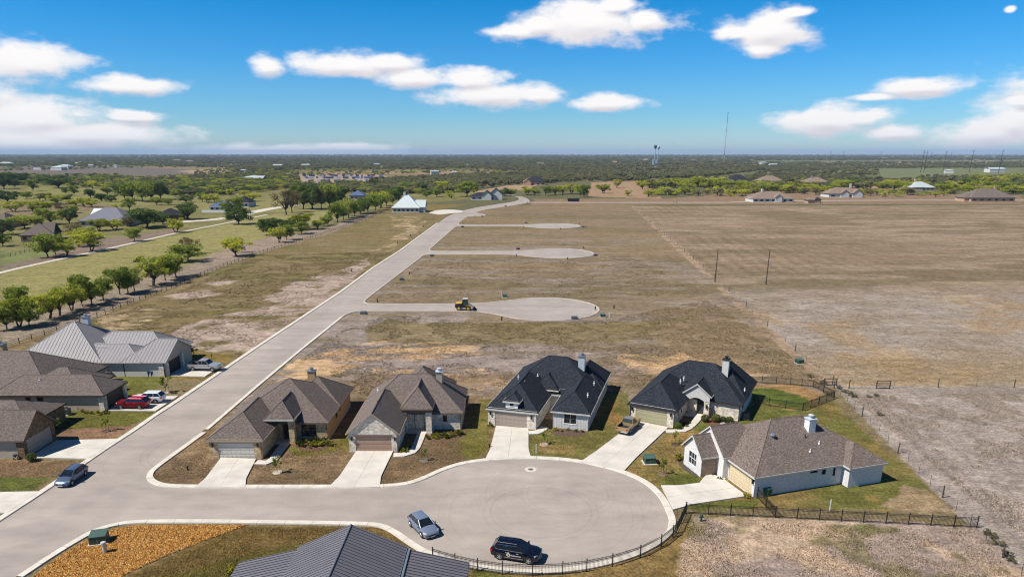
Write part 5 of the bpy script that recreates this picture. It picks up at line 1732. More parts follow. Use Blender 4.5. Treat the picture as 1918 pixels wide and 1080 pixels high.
spec('m', M_LF_MESQ, 5, 2300, 0.16, base=1.05, lobes=24, stems=2, flat=0.6, shell=0.35, seed=100)
spec('g', M_LF_GREEN, 4, 2700, 0.16, base=0.95, lobes=24, flat=0.75, shell=0.4, seed=200)
spec('o', M_LF_OAK, 4, 3200, 0.16, base=0.75, lobes=28, r0=0.18, flat=0.75, shell=0.45, seed=300)
spec('b', M_LF_GREY, 3, 1300, 0.13, base=1.0, lobes=22, flat=0.8, shell=0.3, seed=400)
spec('w', M_LF_WOOD, 4, 700, 0.34, base=0.5, lobes=10, flat=0.8, shell=0.6, seed=500)
spec('s', M_LF_MESQ, 3, 900, 0.22, H=5, Wd=6, base=0.35, lobes=12, r0=0.1, stems=3, flat=0.8, shell=0.5, seed=600)
spec('t', M_LF_GREEN, 3, 420, 0.10, H=2.4, Wd=1.6, base=0.9, lobes=7, r0=0.035, flat=1.0, shell=0.2, seed=700)
spec('k', mat_leaf('round clipped shrub leaves', [alb(64, 78, 34), alb(92, 104, 52), alb(110, 120, 62)], 0.15), 2, 1500, 0.05, H=1.0, Wd=1.1, base=0.05, lobes=10, r0=0.03, flat=1.0, shell=0.86, seed=800, ball=True)
spec('y', mat_leaf('flowering bed leaves', [alb(58, 76, 24), alb(98, 108, 36), alb(178, 168, 60), alb(84, 96, 36)], 0.2), 3, 420, 0.09, H=0.9, Wd=1.5, base=0.05, lobes=9, r0=0.02, stems=3, flat=0.8, shell=0.3, seed=900)
spec('z', mat_leaf('grey green weeds', [alb(92, 92, 66), alb(116, 112, 76), alb(132, 124, 92)], 0.15), 2, 420, 0.08, H=0.9, Wd=1.5, base=0.05, lobes=9, r0=0.02, stems=3, flat=0.8, shell=0.3, seed=950)
TREE_N = [0]
KINDW = {'m': ('mesquite_tree', 'bright yellow-green mesquite'), 'g': ('leafy_tree', 'mid green tree'), 'o': ('oak_tree', 'dark green oak'), 'b': ('sparse_tree', 'thin grey-brown tree'), 's': ('mesquite_shrub', 'bright green shrub'), 'w': ('cedar_elm', 'dull olive tree'),
         't': ('sapling', 'young sapling'), 'k': ('clipped_shrub', 'clipped round shrub'), 'y': ('bed_shrub', 'leafy bed shrub'), 'z': ('weed_clump', 'weed clump')}


def tree(x, y, hpx, wpx, k, label=None, group=None, cat=None, world=None, size=None):
    """base pixel, height and crown width in photograph pixels -> a tree of that real size standing there"""
    r = random.Random(TREE_N[0] * 31 + 5)
    TREE_N[0] += 1
    p = Vector(world) if world else G(x, y)
    if size:
        Hm, Wm = size
    else:
        zc = p.y * CT + CAM_H * ST
        Hm, Wm = hpx * zc / (FPX * CT * 0.97), wpx * zc / FPX
    tr, cr_, H0, W0 = SPEC[k][TREE_N[0] % len(SPEC[k])]
    root = empty(KINDW[k][0], (p.x, p.y, 0), r.uniform(0, 6.28))
    wk = 1.0 if size else 1.26
    root.scale = (Wm / W0 * wk, Wm / W0 * wk * r.uniform(0.9, 1.05), Hm / H0)
    tag(root, label, cat or ('shrub' if k in 'skyz' else 'tree'), group)
    share('trunk', tr, root)
    share('crown', cr_, root)
    return root


def grove(items, where, group):
    """label each by its place in the sequence"""
    order = sorted(range(len(items)), key=lambda i: items[i][0])
    for rank, i in enumerate(order):
        x, y, hh, ww, k = items[i]
        tree(x, y, hh, ww, k, '%s, %s from the left %s' % (KINDW[k][1], ORD[rank], where), group)


ROW = [(36, 612, 62, 54, 'm'), (55, 611, 44, 40, 'g'), (12, 616, 50, 44, 'g'), (39, 575, 40, 36, 'g'), (92, 597, 52, 46, 'm'), (111, 591, 50, 38, 'm'), (135, 582, 54, 46, 'm'), (156, 574, 38, 28, 'm'), (171, 570, 60, 50, 'g'), (194, 562, 44, 36, 'g'), (225, 551, 50, 42, 'g'),
       (239, 549, 48, 38, 'g'), (252, 545, 46, 42, 'b'), (287, 534, 58, 54, 'm'), (310, 525, 46, 38, 'g'), (331, 519, 44, 40, 'g'), (351, 489, 34, 54, 'g'), (358, 475, 32, 32, 'b'), (445, 480, 34, 46, 'm'), (441, 473, 30, 26, 'b'), (505, 440, 34, 38, 'o'), (523, 454, 31, 27, 'm'), (537, 449, 28, 25, 'g'),
       (540, 432, 22, 30, 'o'), (561, 430, 30, 40, 'm'), (565, 438, 24, 30, 'g'), (596, 429, 18, 20, 'm'), (607, 424, 18, 18, 'g'), (615, 421, 19, 16, 'g'), (632, 416, 38, 32, 'g'), (643, 412, 34, 28, 'g'), (654, 408, 34, 30, 'g'), (664, 405, 34, 30, 'g'), (676, 401, 30, 28, 'o'), (690, 398, 28, 28, 'g'),
       (703, 394, 30, 26, 'g'), (713, 390, 34, 28, 'm'), (724, 386, 28, 26, 'g'), (736, 381, 27, 26, 'g'), (747, 376, 26, 24, 'o')]
grove(ROW, 'in the row along the rail fence', 'trees in the row along the rail fence')
GOLF = [(5, 461, 30, 32, 'g'), (90, 482, 44, 46, 'g'), (104, 476, 30, 26, 'b'), (124, 480, 35, 38, 'm'), (171, 470, 40, 48, 'm'), (150, 462, 32, 36, 'm'), (253, 452, 26, 27, 'g'), (330, 435, 28, 30, 'm'), (352, 411, 32, 34, 'o'), (448, 420, 34, 40, 'o'), (432, 399, 30, 42, 'g'), (276, 426, 38, 62, 'o'), (305, 420, 20, 22, 'o'),
        (95, 420, 32, 38, 'g'), (130, 418, 28, 28, 'o'), (45, 428, 24, 54, 'g'), (140, 444, 26, 48, 'b'), (188, 432, 22, 34, 'm'), (215, 430, 20, 34, 'm'), (5, 440, 30, 32, 'o'), (245, 424, 20, 26, 'b'), (165, 447, 22, 30, 'g'), (536, 402, 48, 44, 'b'), (547, 398, 44, 34, 'b'), (568, 391, 46, 36, 'g'), (586, 392, 48, 38, 'o'), (602, 391, 42, 32, 'b'), (618, 391, 46, 36, 'g'), (634, 389, 42, 34, 'o')]
grove(GOLF, 'around the golf path houses', 'trees around the golf path houses')
MEAD = [(8, 354, 30, 30, 'o'), (28, 351, 16, 16, 'o'), (22, 346, 24, 28, 'o'), (42, 346, 22, 24, 'o'), (62, 358, 23, 23, 'g'), (82, 346, 19, 22, 'o'), (110, 352, 24, 44, 'o'), (139, 366, 20, 18, 'g'), (123, 362, 10, 14, 'o'), (175, 353, 14, 22, 'm'), (201, 364, 13, 19, 'o'), (170, 371, 18, 19, 'o'), (190, 377, 15, 20, 'o'),
        (208, 378, 13, 16, 'o'), (16, 378, 21, 34, 'o'), (51, 372, 13, 22, 'g'), (75, 376, 15, 21, 'b'), (86, 375, 14, 18, 'g'), (26, 396, 19, 34, 'm'), (65, 399, 23, 30, 'm'), (87, 397, 21, 32, 'm'), (105, 383, 18, 30, 'm'), (126, 378, 14, 20, 'o'), (140, 385, 12, 26, 'm'), (158, 387, 18, 22, 'm'), (173, 388, 15, 22, 'm'),
        (116, 397, 20, 22, 'b'), (133, 399, 15, 18, 'm'), (142, 399, 15, 16, 'm'), (243, 394, 25, 24, 'g'), (294, 384, 16, 20, 'g'), (226, 366, 24, 24, 'o'), (234, 374, 34, 30, 'o'), (250, 376, 36, 34, 'g'), (266, 378, 38, 36, 'g'), (284, 375, 38, 36, 'o'), (300, 372, 32, 30, 'o'), (316, 384, 12, 17, 'g'), (350, 379, 14, 26, 'o'),
        (379, 378, 17, 18, 'g'), (390, 380, 16, 18, 'm'), (403, 379, 15, 20, 'm'), (474, 377, 17, 24, 'm'), (458, 368, 12, 22, 'm'), (430, 366, 12, 18, 'm'), (330, 368, 14, 18, 'g'), (345, 362, 16, 22, 'o'), (215, 392, 10, 12, 'm')]
grove(MEAD, 'across the far meadow', 'trees across the far meadow')
MIDT = [(799, 370, 13, 15, 'g'), (818, 369, 16, 18, 'g'), (842, 370, 14, 13, 'm'), (770, 356, 14, 18, 'g'), (790, 360, 18, 22, 'o'), (756, 356, 16, 20, 'g'), (830, 361, 22, 24, 'm'), (875, 368, 30, 42, 'g'), (846, 373, 11, 10, 'm'), (945, 367, 15, 20, 'o'), (957, 367, 13, 18, 'g'), (988, 365, 17, 24, 'm'), (1002, 366, 14, 18, 'g'),
        (1022, 366, 18, 22, 'g'), (1040, 365, 16, 18, 'm'), (1053, 364, 17, 22, 'm'), (1070, 363, 19, 24, 'm'), (1086, 365, 19, 22, 'm'), (1094, 369, 23, 20, 'g'), (1130, 362, 18, 26, 'm'), (1156, 352, 16, 14, 'm'), (1176, 367, 11, 13, 'm')]
grove(MIDT, 'between the street bend and the far clearing', 'trees beyond the last empty lots')
rb = random.Random(11)
EAST = []
for (x0, x1, y0, y1, n, h0, h1) in ((1212, 1300, 362, 369, 14, 9, 15), (1200, 1360, 348, 358, 20, 12, 20), (1305, 1420, 362, 368, 12, 10, 15), (1360, 1500, 354, 362, 24, 12, 18), (1470, 1560, 358, 366, 12, 11, 16), (1560, 1720, 352, 358, 14, 12, 18), (1600, 1790, 362, 369, 20, 8, 14), (1760, 1918, 354, 364, 24, 12, 20), (1780, 1918, 340, 350, 12, 12, 18)):
    for i in range(n):
        x = x0 + (x1 - x0) * (i + rb.random()) / n
        hh = rb.uniform(h0, h1)
        if 1700 < x < 1755 and rb.random() < 0.6:
            hh *= 0.5
        EAST.append((x, rb.uniform(y0, y1), hh, hh * rb.uniform(1.3, 1.9), rb.choice('sssmmgbw')))
for rank, e in enumerate(sorted(EAST, key=lambda q: q[0])):
    r_ = tree(*e, None, 'mesquite shrubs along the far side of the field')
    half = [q for q in sorted(EAST, key=lambda q: q[0]) if (q[0] < 1410) == (e[0] < 1410) and (q[0] > 1640) == (e[0] > 1640)]
    side = 'left of the tan field house' if e[0] < 1410 else ('behind the field houses' if e[0] < 1640 else 'near the buff stone house')
    r_['label'] = '%s, %s from the left %s' % (KINDW[e[4]][1], ORD[half.index(e)], side)

# saplings with stakes in the front yards
M_STAKE = mat('steel stake', alb(96, 84, 74), 0.8, var=0.1)
M_MULCH = mat('dark mulch', alb(92, 74, 66), 1.0, var=0.3, scale=6, bump=0.4)
SAPL = [(520, 884, 'in the yard of the golden stone house', 2.4, 1.3, alb(206, 190, 170)), (795, 862, 'in the yard of the limestone house', 2.0, 1.0, alb(130, 120, 112)), (1019, 832, 'in the yard of the board front house', 2.2, 0.9, alb(196, 170, 150)), (1265, 832, 'in the yard of the arched entry house', 2.2, 1.0, alb(100, 80, 66)),
        (1241, 888, 'beside the green transformer', 2.5, 1.3, alb(130, 110, 90)), (199, 807, 'on the bare yard by the stone gable house', 2.5, 1.4, alb(110, 90, 76)), (312, 735, 'in the lawn by the red car', 3.2, 2.4, alb(216, 206, 192)), (363, 668, 'by the metal roof house', 2.4, 1.8, alb(120, 110, 70)), (110, 806, 'near the stone gable house wall', 2.0, 1.2, alb(120, 100, 70))]
for x, y, wh, hh, ww, ring in SAPL:
    t_ = tree(x, y, 0, 0, 't', 'young staked sapling ' + wh, 'saplings in the front yards', size=(hh, ww))
    p = G(x, y)
    nm = 'ring %d' % int(x)
    s_ = t_.scale
    mb = MB().lathe([(0.62, 0.0), (0.58, 0.07), (0.42, 0.08), (0.40, 0.03)], 12)
    o = mb.build('mulch_ring', mat('bed ' + nm, ring, 1.0, var=0.2, scale=5), t_)
    o.scale = (1 / s_[0], 1 / s_[1], 1 / s_[2])
    for sx in (-0.5, 0.5):
        o = MB().tube((sx, 0.1, 0), (sx, 0.1, 1.15), 0.025, n=5).build('stake', M_STAKE, t_)
        o.scale = (1 / s_[0], 1 / s_[1], 1 / s_[2])

# clipped shrubs and beds
for i, (x, y, d, wh) in enumerate([(1269, 803, 1.1, 'beside the sage garage door'), (1320, 789, 1.15, 'nearest the arched entry column'), (1340, 789, 1.3, 'largest of four under the limestone wall'), (1353.5, 790, 0.95, 'smallest of four under the limestone wall'), (1366, 792, 1.1, 'last of four under the limestone wall'), (60, 863, 1.2, 'at the corner of the stone gable house')]):
    tree(x, y, 0, 0, 'k', 'clipped round green shrub ' + wh, 'clipped round shrubs', size=(d * 0.95, d * 1.2))
BEDS = [('along the golden stone front', [(558, 834), (566, 836), (575, 832), (583, 836), (592, 833), (601, 835), (610, 832), (617, 834), (570, 828), (590, 827), (606, 827)], 1.0), ('before the limestone porch', [(812, 818), (820, 820), (828, 816), (836, 820), (846, 818), (855, 815), (800, 822), (862, 813), (760, 842), (768, 836), (756, 846)], 1.0),
        ('under the board and batten wing', [(1040, 806), (1052, 808), (1064, 806), (1078, 808), (1090, 809), (1095, 805)], 0.55), ('by the white front gable', [(1269, 862), (1280, 862), (1272, 856), (1296, 870)], 0.8), ('along the beige stucco wall', [(155, 772), (163, 774), (171, 775), (184, 773), (190, 776), (200, 774), (148, 768)], 0.7), ('by the sage garage corner', [(1286, 800), (1280, 796), (1291, 794)], 0.7),
        ('at the pale grey garage pier', [(918, 798)], 0.9), ('at the white brick corner', [(1399, 931)], 0.7), ('by the neat white step', [(1345, 897), (1350, 898)], 0.5), ('at the foreground roof corner', [(440, 1076), (434, 1079)], 1.2)]
for wh, pts, sz in BEDS:
    for j, (x, y) in enumerate(pts):
        rr = random.Random(int(x * 7 + y))
        tree(x, y, 0, 0, 'y', '%s leafy bed shrub from the left %s' % (ORD[sorted(pts).index((x, y))], wh), 'bed shrubs by the house fronts', size=(sz * rr.uniform(0.6, 1.0), sz * rr.uniform(1.0, 1.5)))
for i, (wh, poly) in enumerate([('golden stone house', [(545, 828), (560, 842), (590, 846), (620, 838), (618, 824)]), ('limestone house', [(795, 822), (830, 826), (866, 818), (864, 806), (812, 812)]), ('board front house', [(1030, 812), (1050, 816), (1085, 818), (1100, 812), (1096, 804), (1036, 802)]),
                                ('arched entry house', [(1310, 788), (1330, 796), (1372, 798), (1378, 788), (1330, 780)]), ('white brick house', [(1268, 870), (1300, 892), (1316, 890), (1296, 862), (1275, 856)])]):
    o = ngon_sheet('planting_bed', chaikin([G(*q) for q in poly], 2, True), 0.012, mat('bed mulch %d' % i, alb(*[(112, 84, 66), (112, 90, 60), (104, 82, 72), (120, 82, 58), (88, 82, 78)][i]), 1.0, var=0.35, scale=3, bump=0.5))

# ---------------------------------------------------------------- far woodland: one mass of crowns
rw = np.random.RandomState(21)
pts, scl, var = [], [], []


def wood_zone(poly, n, smin, smax, thresh=0.0, vs=(0, 1, 2, 3), ns=150.0, pxspace=True):
    xs = [p[0] for p in poly]
    yv = [p[1] for p in poly]
    k = 0
    X_, Y_ = [], []
    while k < n * 12 and len(X_) < n:
        k += 400
        ax, ay = rw.uniform(min(xs), max(xs), 400), rw.uniform(min(yv), max(yv), 400)
        ok = in_poly(ax, ay, poly)
        H = CAM_H
        s_ = ay - Y0
        wx, wy = H * (ax - 959) / (s_ * CT), H * FPX / (s_ * CT * CT) - H * math.tan(PITCH)
        if thresh > 0:
            ok &= fbm(wx, wy, ns, 3, 77.0) > thresh
        X_ += list(wx[ok])
        Y_ += list(wy[ok])
    X_, Y_ = X_[:n], Y_[:n]
    for a, b in zip(X_, Y_):
        pts.append((a, b, 0.0))
        d_ = max(1.0, b / 1500.0) ** 0.6
        scl.append(rw.uniform(smin, smax) * d_)
        var.append(rw.choice(vs))


wood_zone([(-200, 300), (-200, 290), (960, 291.5), (2150, 291.5), (2150, 300), (960, 302)], 9000, 0.9, 1.7)
wood_zone([(-150, 312), (-150, 298), (500, 300), (500, 316), (300, 312)], 3600, 0.7, 1.3, 0.38)
wood_zone([(440, 322), (440, 300), (960, 298), (1400, 300), (1450, 318), (1300, 334), (1000, 332), (860, 318), (600, 317)], 8200, 0.85, 1.6, 0.36)
wood_zone([(300, 332), (480, 312), (560, 322), (560, 344), (430, 356), (300, 346)], 800, 0.7, 1.2, 0.38)
wood_zone([(860, 328), (1140, 322), (1320, 332), (1330, 342), (1200, 340), (1100, 340), (900, 345), (720, 350), (700, 340)], 1400, 0.9, 1.5, 0.30)
wood_zone([(1430, 305), (2100, 303), (2100, 314), (1640, 316), (1440, 322)], 2400, 0.7, 1.2, 0.36)
wood_zone([(1380, 340), (1440, 318), (1640, 318), (1660, 338), (1560, 340)], 420, 0.8, 1.4, 0.34)
wood_zone([(1640, 340), (1700, 332), (2100, 330), (2100, 346), (1760, 352)], 380, 0.8, 1.4, 0.34)
wood_zone([(0, 344), (0, 332), (240, 334), (310, 344), (300, 352), (120, 346)], 240, 0.8, 1.3, 0.34)
wood_zone([(540, 352), (700, 346), (780, 348), (860, 354), (760, 364), (680, 362), (560, 362)], 240, 0.8, 1.3, 0.30)
wood_zone([(690, 348), (860, 332), (1000, 332), (1110, 338), (1010, 344), (960, 346), (880, 356), (850, 362), (760, 362), (690, 366)], 620, 0.85, 1.45, 0.25)
wood_zone([(300, 350), (420, 336), (560, 338), (560, 352), (420, 364), (320, 366)], 260, 0.7, 1.2, 0.3)
wood_zone([(1200, 344), (1400, 330), (1560, 330), (1700, 340), (1560, 350), (1300, 352)], 420, 0.7, 1.2, 0.3)
GREENS = (4, 5, 5, 0, 1, 6)
wood_zone([(0, 346), (0, 331), (300, 334), (560, 331), (560, 350), (430, 366), (320, 370), (230, 358), (120, 350)], 760, 0.8, 1.35, 0.34, GREENS, 90.0)
wood_zone([(560, 352), (560, 344), (700, 342), (860, 348), (860, 360), (760, 366), (690, 364)], 260, 0.75, 1.2, 0.3, GREENS, 90.0)
wood_zone([(1180, 352), (1400, 338), (1640, 342), (1918, 336), (1918, 350), (1640, 354), (1400, 352)], 420, 0.65, 1.1, 0.38, GREENS, 90.0)
wood_zone([(-150, 330), (-150, 300), (300, 303), (560, 318), (560, 332), (300, 333)], 900, 0.7, 1.1, 0.5, GREENS, 200.0)
wood_zone([(560, 330), (560, 316), (860, 314), (1000, 322), (1000, 330), (860, 330)], 300, 0.7, 1.1, 0.42, GREENS, 120.0)
me = bpy.data.meshes.new('woodland')
me.from_pydata(pts, [], [])
for nm, data, ty in (('size', scl, 'FLOAT'), ('turn', list(rw.uniform(0, 6.28, len(pts))), 'FLOAT'), ('sort', [int(v) for v in var], 'INT')):
    a = me.attributes.new(nm, ty, 'POINT')
    a.data.foreach_set('value', data)
wood = link(bpy.data.objects.new('woodland', me))
tag(wood, 'olive and dull green woodland spreading to the horizon', 'woodland', kind='stuff')
# four dull elms standing at the near edge of the wood lend their crowns to the mass
WSRC = []
for k, (x, y, wh) in enumerate([(905, 352, 'behind the black gables'), (1210, 345, 'beside the far clearing'), (700, 350, 'behind the white roof'), (1480, 345, 'behind the tan hip roof')]):
    TREE_N[0] = TREE_N[0] + 1
    while TREE_N[0] % 4 != (k - 1) % 4:
        TREE_N[0] += 1
    r_ = tree(x, y, 16, 20, 'w', 'dull olive tree at the wood edge ' + wh)
    WSRC.append([c for c in r_.children if c.name.startswith('crown')][0])
for k, kind in enumerate('gmo'):
    WSRC.append([c for o_ in bpy.data.objects if o_.get('group') == 'trees across the far meadow' and o_.name.startswith(KINDW[kind][0]) for c in o_.children if c.name.startswith('crown')][0])
ng = bpy.data.node_groups.new('woodland crowns', 'GeometryNodeTree')
ng.interface.new_socket('Geometry', in_out='INPUT', socket_type='NodeSocketGeometry')
ng.interface.new_socket('Geometry', in_out='OUTPUT', socket_type='NodeSocketGeometry')
N, Lk = ng.nodes, ng.links.new
gi, go = N.new('NodeGroupInput'), N.new('NodeGroupOutput')
iop = N.new('GeometryNodeInstanceOnPoints')
jn = N.new('GeometryNodeJoinGeometry')
for o in reversed(WSRC):
    oi = N.new('GeometryNodeObjectInfo')
    oi.transform_space = 'ORIGINAL'
    oi.inputs['Object'].default_value = o
    oi.inputs['As Instance'].default_value = True
    Lk(oi.outputs['Geometry'], jn.inputs[0])


def named(nm, ty):
    n = N.new('GeometryNodeInputNamedAttribute')
    n.data_type = ty
    n.inputs['Name'].default_value = nm
    return n.outputs['Attribute']


iop.inputs['Pick Instance'].default_value = True
Lk(gi.outputs[0], iop.inputs['Points'])
Lk(jn.outputs[0], iop.inputs['Instance'])
Lk(named('sort', 'INT'), iop.inputs['Instance Index'])
cx_ = N.new('ShaderNodeCombineXYZ')
Lk(named('turn', 'FLOAT'), cx_.inputs[2])
Lk(cx_.outputs[0], iop.inputs['Rotation'])
sz = N.new('ShaderNodeCombineXYZ')
sv_ = named('size', 'FLOAT')
ml_ = N.new('ShaderNodeMath')
ml_.operation = 'MULTIPLY'
ml_.inputs[1].default_value = 1.5
Lk(sv_, ml_.inputs[0])
Lk(ml_.outputs[0], sz.inputs[0])
Lk(ml_.outputs[0], sz.inputs[1])
Lk(sv_, sz.inputs[2])
Lk(sz.outputs[0], iop.inputs['Scale'])
Lk(iop.outputs[0], go.inputs[0])
wm_ = wood.modifiers.new('crowns', 'NODES')
wm_.node_group = ng

# ---------------------------------------------------------------- ground cover: tufts of dry grass and weeds, and the mulch bed


def tufts(name, label, cat, polys, n, hmin, hmax, cols, blades=3, seed=1, avoid=(), width=0.35):
    r = np.random.RandomState(seed)
    X_, Y_ = [], []
    for (poly, frac) in polys:
        wp = P2W(poly)
        ax = [p[0] for p in wp]
        ay = [p[1] for p in wp]
        m = int(n * frac)
        px_, py_ = r.uniform(min(ax), max(ax), m * 4), r.uniform(min(ay), max(ay), m * 4)
        ok = in_poly(px_, py_, wp) & (fbm(px_, py_, 5, 3, seed) > 0.44)
        X_.append(px_[ok][:m])
        Y_.append(py_[ok][:m])
    X_, Y_ = np.concatenate(X_), np.concatenate(Y_)
    k = np.ones(len(X_), bool)
    for q in avoid:
        k &= ~in_poly(X_, Y_, q)
    X_, Y_ = X_[k], Y_[k]
    m = len(X_)
    a = r.uniform(0, 2 * np.pi, (m, blades))
    hh = r.uniform(hmin, hmax, (m, 1)) * r.uniform(0.6, 1.0, (m, blades))
    ww = width * hh
    cx, cy = X_[:, None] + r.normal(0, 0.16, (m, blades)), Y_[:, None] + r.normal(0, 0.16, (m, blades))
    dx, dy = np.cos(a), np.sin(a)
    z = np.zeros_like(cx)
    lean = hh * 0.7
    V = np.stack([np.stack([cx - dy * ww, cy + dx * ww, z], -1), np.stack([cx + dy * ww, cy - dx * ww, z], -1), np.stack([cx + dx * lean, cy + dy * lean, hh], -1)], 2).reshape(-1, 3)
    F = np.arange(len(V)).reshape(-1, 3)
    c = np.array(cols)[r.randint(0, len(cols), m)] * 0.35 + ground_colour(X_, Y_) * 0.65
    Cc = np.repeat(c, blades * 3, 0) * np.repeat(r.uniform(0.75, 1.45, m), blades * 3)[:, None]
    o = link(bpy.data.objects.new(name, np_mesh(name, V, F, [M_TUFT], Cc)))
    return tag(o, label, cat, kind='stuff')


def mat_tuft():
    m = bpy.data.materials.new('grass blades')
    m.use_nodes = True
    nt = m.node_tree
    b = nt.nodes['Principled BSDF']
    b.inputs['Roughness'].default_value = 1.0
    b.inputs['Specular IOR Level'].default_value = 0.05
    at = nt.nodes.new('ShaderNodeVertexColor')
    at.layer_name = 'soil'
    nt.links.new(at.outputs[0], b.inputs['Base Color'])
    return m


M_TUFT = mat_tuft()
road_polys = [[tuple(p) for p in list(NORTH_C) + list(SOUTH_C)]]
house_boxes = [[(-39.9, 81.5), (-32, 81.5), (-24.9, 88), (-24.9, 103), (-39.9, 103)], [(-22.2, 83.8), (-14.6, 83.8), (-6.8, 91.5), (-6.8, 106), (-22.2, 106)], [tuple(G(*q)) for q in ((905, 800), (1010, 812), (1105, 812), (1155, 725), (1000, 690))], [tuple(G(*q)) for q in ((1172, 792), (1262, 808), (1385, 792), (1425, 745), (1290, 700))],
               [tuple(G(*q)) for q in ((1290, 880), (1408, 936), (1665, 912), (1640, 840), (1440, 840))], [(-93, 99), (-55, 99), (-55, 132), (-93, 132)], [(-86, 82), (-55, 82), (-55, 97), (-86, 97)]]
RDM = [[tuple(p) for p in line] for line in KERBS]
tufts('dry_weeds', 'dry straw and grey weeds scattered over the empty lots', 'weeds',
      [([(540, 690), (690, 585), (900, 605), (1130, 600), (1330, 560), (1560, 722), (1400, 712), (1180, 735), (930, 735), (640, 745), (500, 745)], 0.5), ([(700, 560), (800, 485), (1180, 480), (1330, 550), (1140, 560), (900, 555)], 0.2), ([(60, 640), (300, 560), (480, 480), (740, 470), (640, 545), (450, 668), (350, 655), (150, 655)], 0.3)],
      60000, 0.06, 0.2, [alb(150, 130, 92), alb(122, 112, 66), alb(104, 96, 60), alb(166, 148, 120), alb(140, 126, 112)], 5, 3, RDM + house_boxes, 0.6)
tufts('field_stubble', 'grey tan stubble and clods over the bare field', 'stubble', [([(1340, 560), (1918, 540), (1918, 720), (1580, 722)], 0.55), ([(1290, 975), (1830, 995), (1900, 1080), (1270, 1080)], 0.15), ([(1590, 740), (1918, 735), (1918, 1010)], 0.3)],
      40000, 0.05, 0.15, [alb(150, 132, 118), alb(120, 106, 92), alb(182, 164, 146), alb(118, 112, 72)], 5, 5, (), 0.6)
tufts('lawn_grass', 'short brown and green lawn grass in the yards', 'grass',
      [([(285, 890), (300, 906), (715, 908), (800, 885), (915, 850), (930, 760), (660, 760), (600, 815), (390, 845)], 0.4), ([(985, 820), (1100, 800), (1170, 740), (1190, 785), (1085, 855), (990, 850)], 0.12), ([(1170, 880), (1270, 815), (1420, 760), (1560, 755), (1770, 950), (1300, 945)], 0.3), ([(250, 1080), (450, 988), (690, 988), (800, 1050), (900, 1080)], 0.18)],
      36000, 0.04, 0.11, [alb(150, 112, 66), alb(124, 116, 50), alb(170, 134, 84), alb(104, 108, 44)], 3, 9, house_boxes, 0.5)

# wood-chip bed at the corner
BED = [(62, 1080), (110, 1043), (150, 1018), (182, 1002), (216, 990), (255, 984), (462, 983), (375, 1015), (312, 1040), (225, 1080), (150, 1110), (60, 1110)]
bedp = P2W(BED)
ngon_sheet('mulch_bed', [Vector(p) for p in bedp], 0.014, mat('orange mulch soil', alb(200, 144, 76), 1.0, var=0.25, scale=4, bump=0.5))
r = np.random.RandomState(33)
bx_, by_ = np.array(bedp)[:, 0], np.array(bedp)[:, 1]
qx, qy = r.uniform(bx_.min(), bx_.max(), 120000), r.uniform(by_.min(), by_.max(), 120000)
ok = in_poly(qx, qy, bedp) & (qy > 50)
qx, qy = qx[ok][:34000], qy[ok][:34000]
m = len(qx)
a = r.uniform(0, 6.28, m)
ln_, wd_ = r.uniform(0.05, 0.11, m), r.uniform(0.022, 0.042, m)
tz = r.uniform(-0.06, 0.10, m)
z0 = r.uniform(0.02, 0.06, m)
ux, uy = np.cos(a), np.sin(a)
V = np.stack([np.stack([qx - ux * ln_ - uy * wd_, qy - uy * ln_ + ux * wd_, z0], -1), np.stack([qx - ux * ln_ + uy * wd_, qy - uy * ln_ - ux * wd_, z0 + 0.01], -1),
              np.stack([qx + ux * ln_ + uy * wd_, qy + uy * ln_ - ux * wd_, z0 + np.abs(tz) + 0.03], -1), np.stack([qx + ux * ln_ - uy * wd_, qy + uy * ln_ + ux * wd_, z0 + np.abs(tz)], -1)], 1).reshape(-1, 3)
cc = np.array([alb(210, 150, 76), alb(228, 174, 98), alb(190, 130, 64), alb(166, 112, 60), alb(232, 190, 122)])[r.randint(0, 5, m)]
o = link(bpy.data.objects.new('wood_chips', np_mesh('wood_chips', V, np.arange(4 * m).reshape(m, 4), [M_TUFT], np.repeat(cc, 4, 0))))
tag(o, 'orange wood chips spread over the corner bed by the kerb', 'mulch', kind='stuff')
# ---------------------------------------------------------------- vehicles


def paint(name, col, metal=0.45, rough=0.28):
    return mat('car paint ' + name, col, rough, metal, var=0.03, scale=0.8, coat=0.35)


M_CARGLASS = mat('car glass', (0.010, 0.014, 0.018), 0.04, var=0.2, spec=1.0)
M_RIM = mat('alloy', (0.55, 0.56, 0.58), 0.3, 0.8, var=0.05)
M_LAMP_W = mat('headlamp lens', (0.7, 0.72, 0.74), 0.1, 0.2, var=0.05, spec=0.8)
M_LAMP_R = mat('tail lamp lens', (0.35, 0.012, 0.012), 0.15, var=0.1)
M_PLASTIC = mat('black plastic', (0.018, 0.018, 0.02), 0.6, var=0.1)
M_CHROME = mat('chrome strip', (0.7, 0.7, 0.72), 0.15, 0.9, var=0.03)


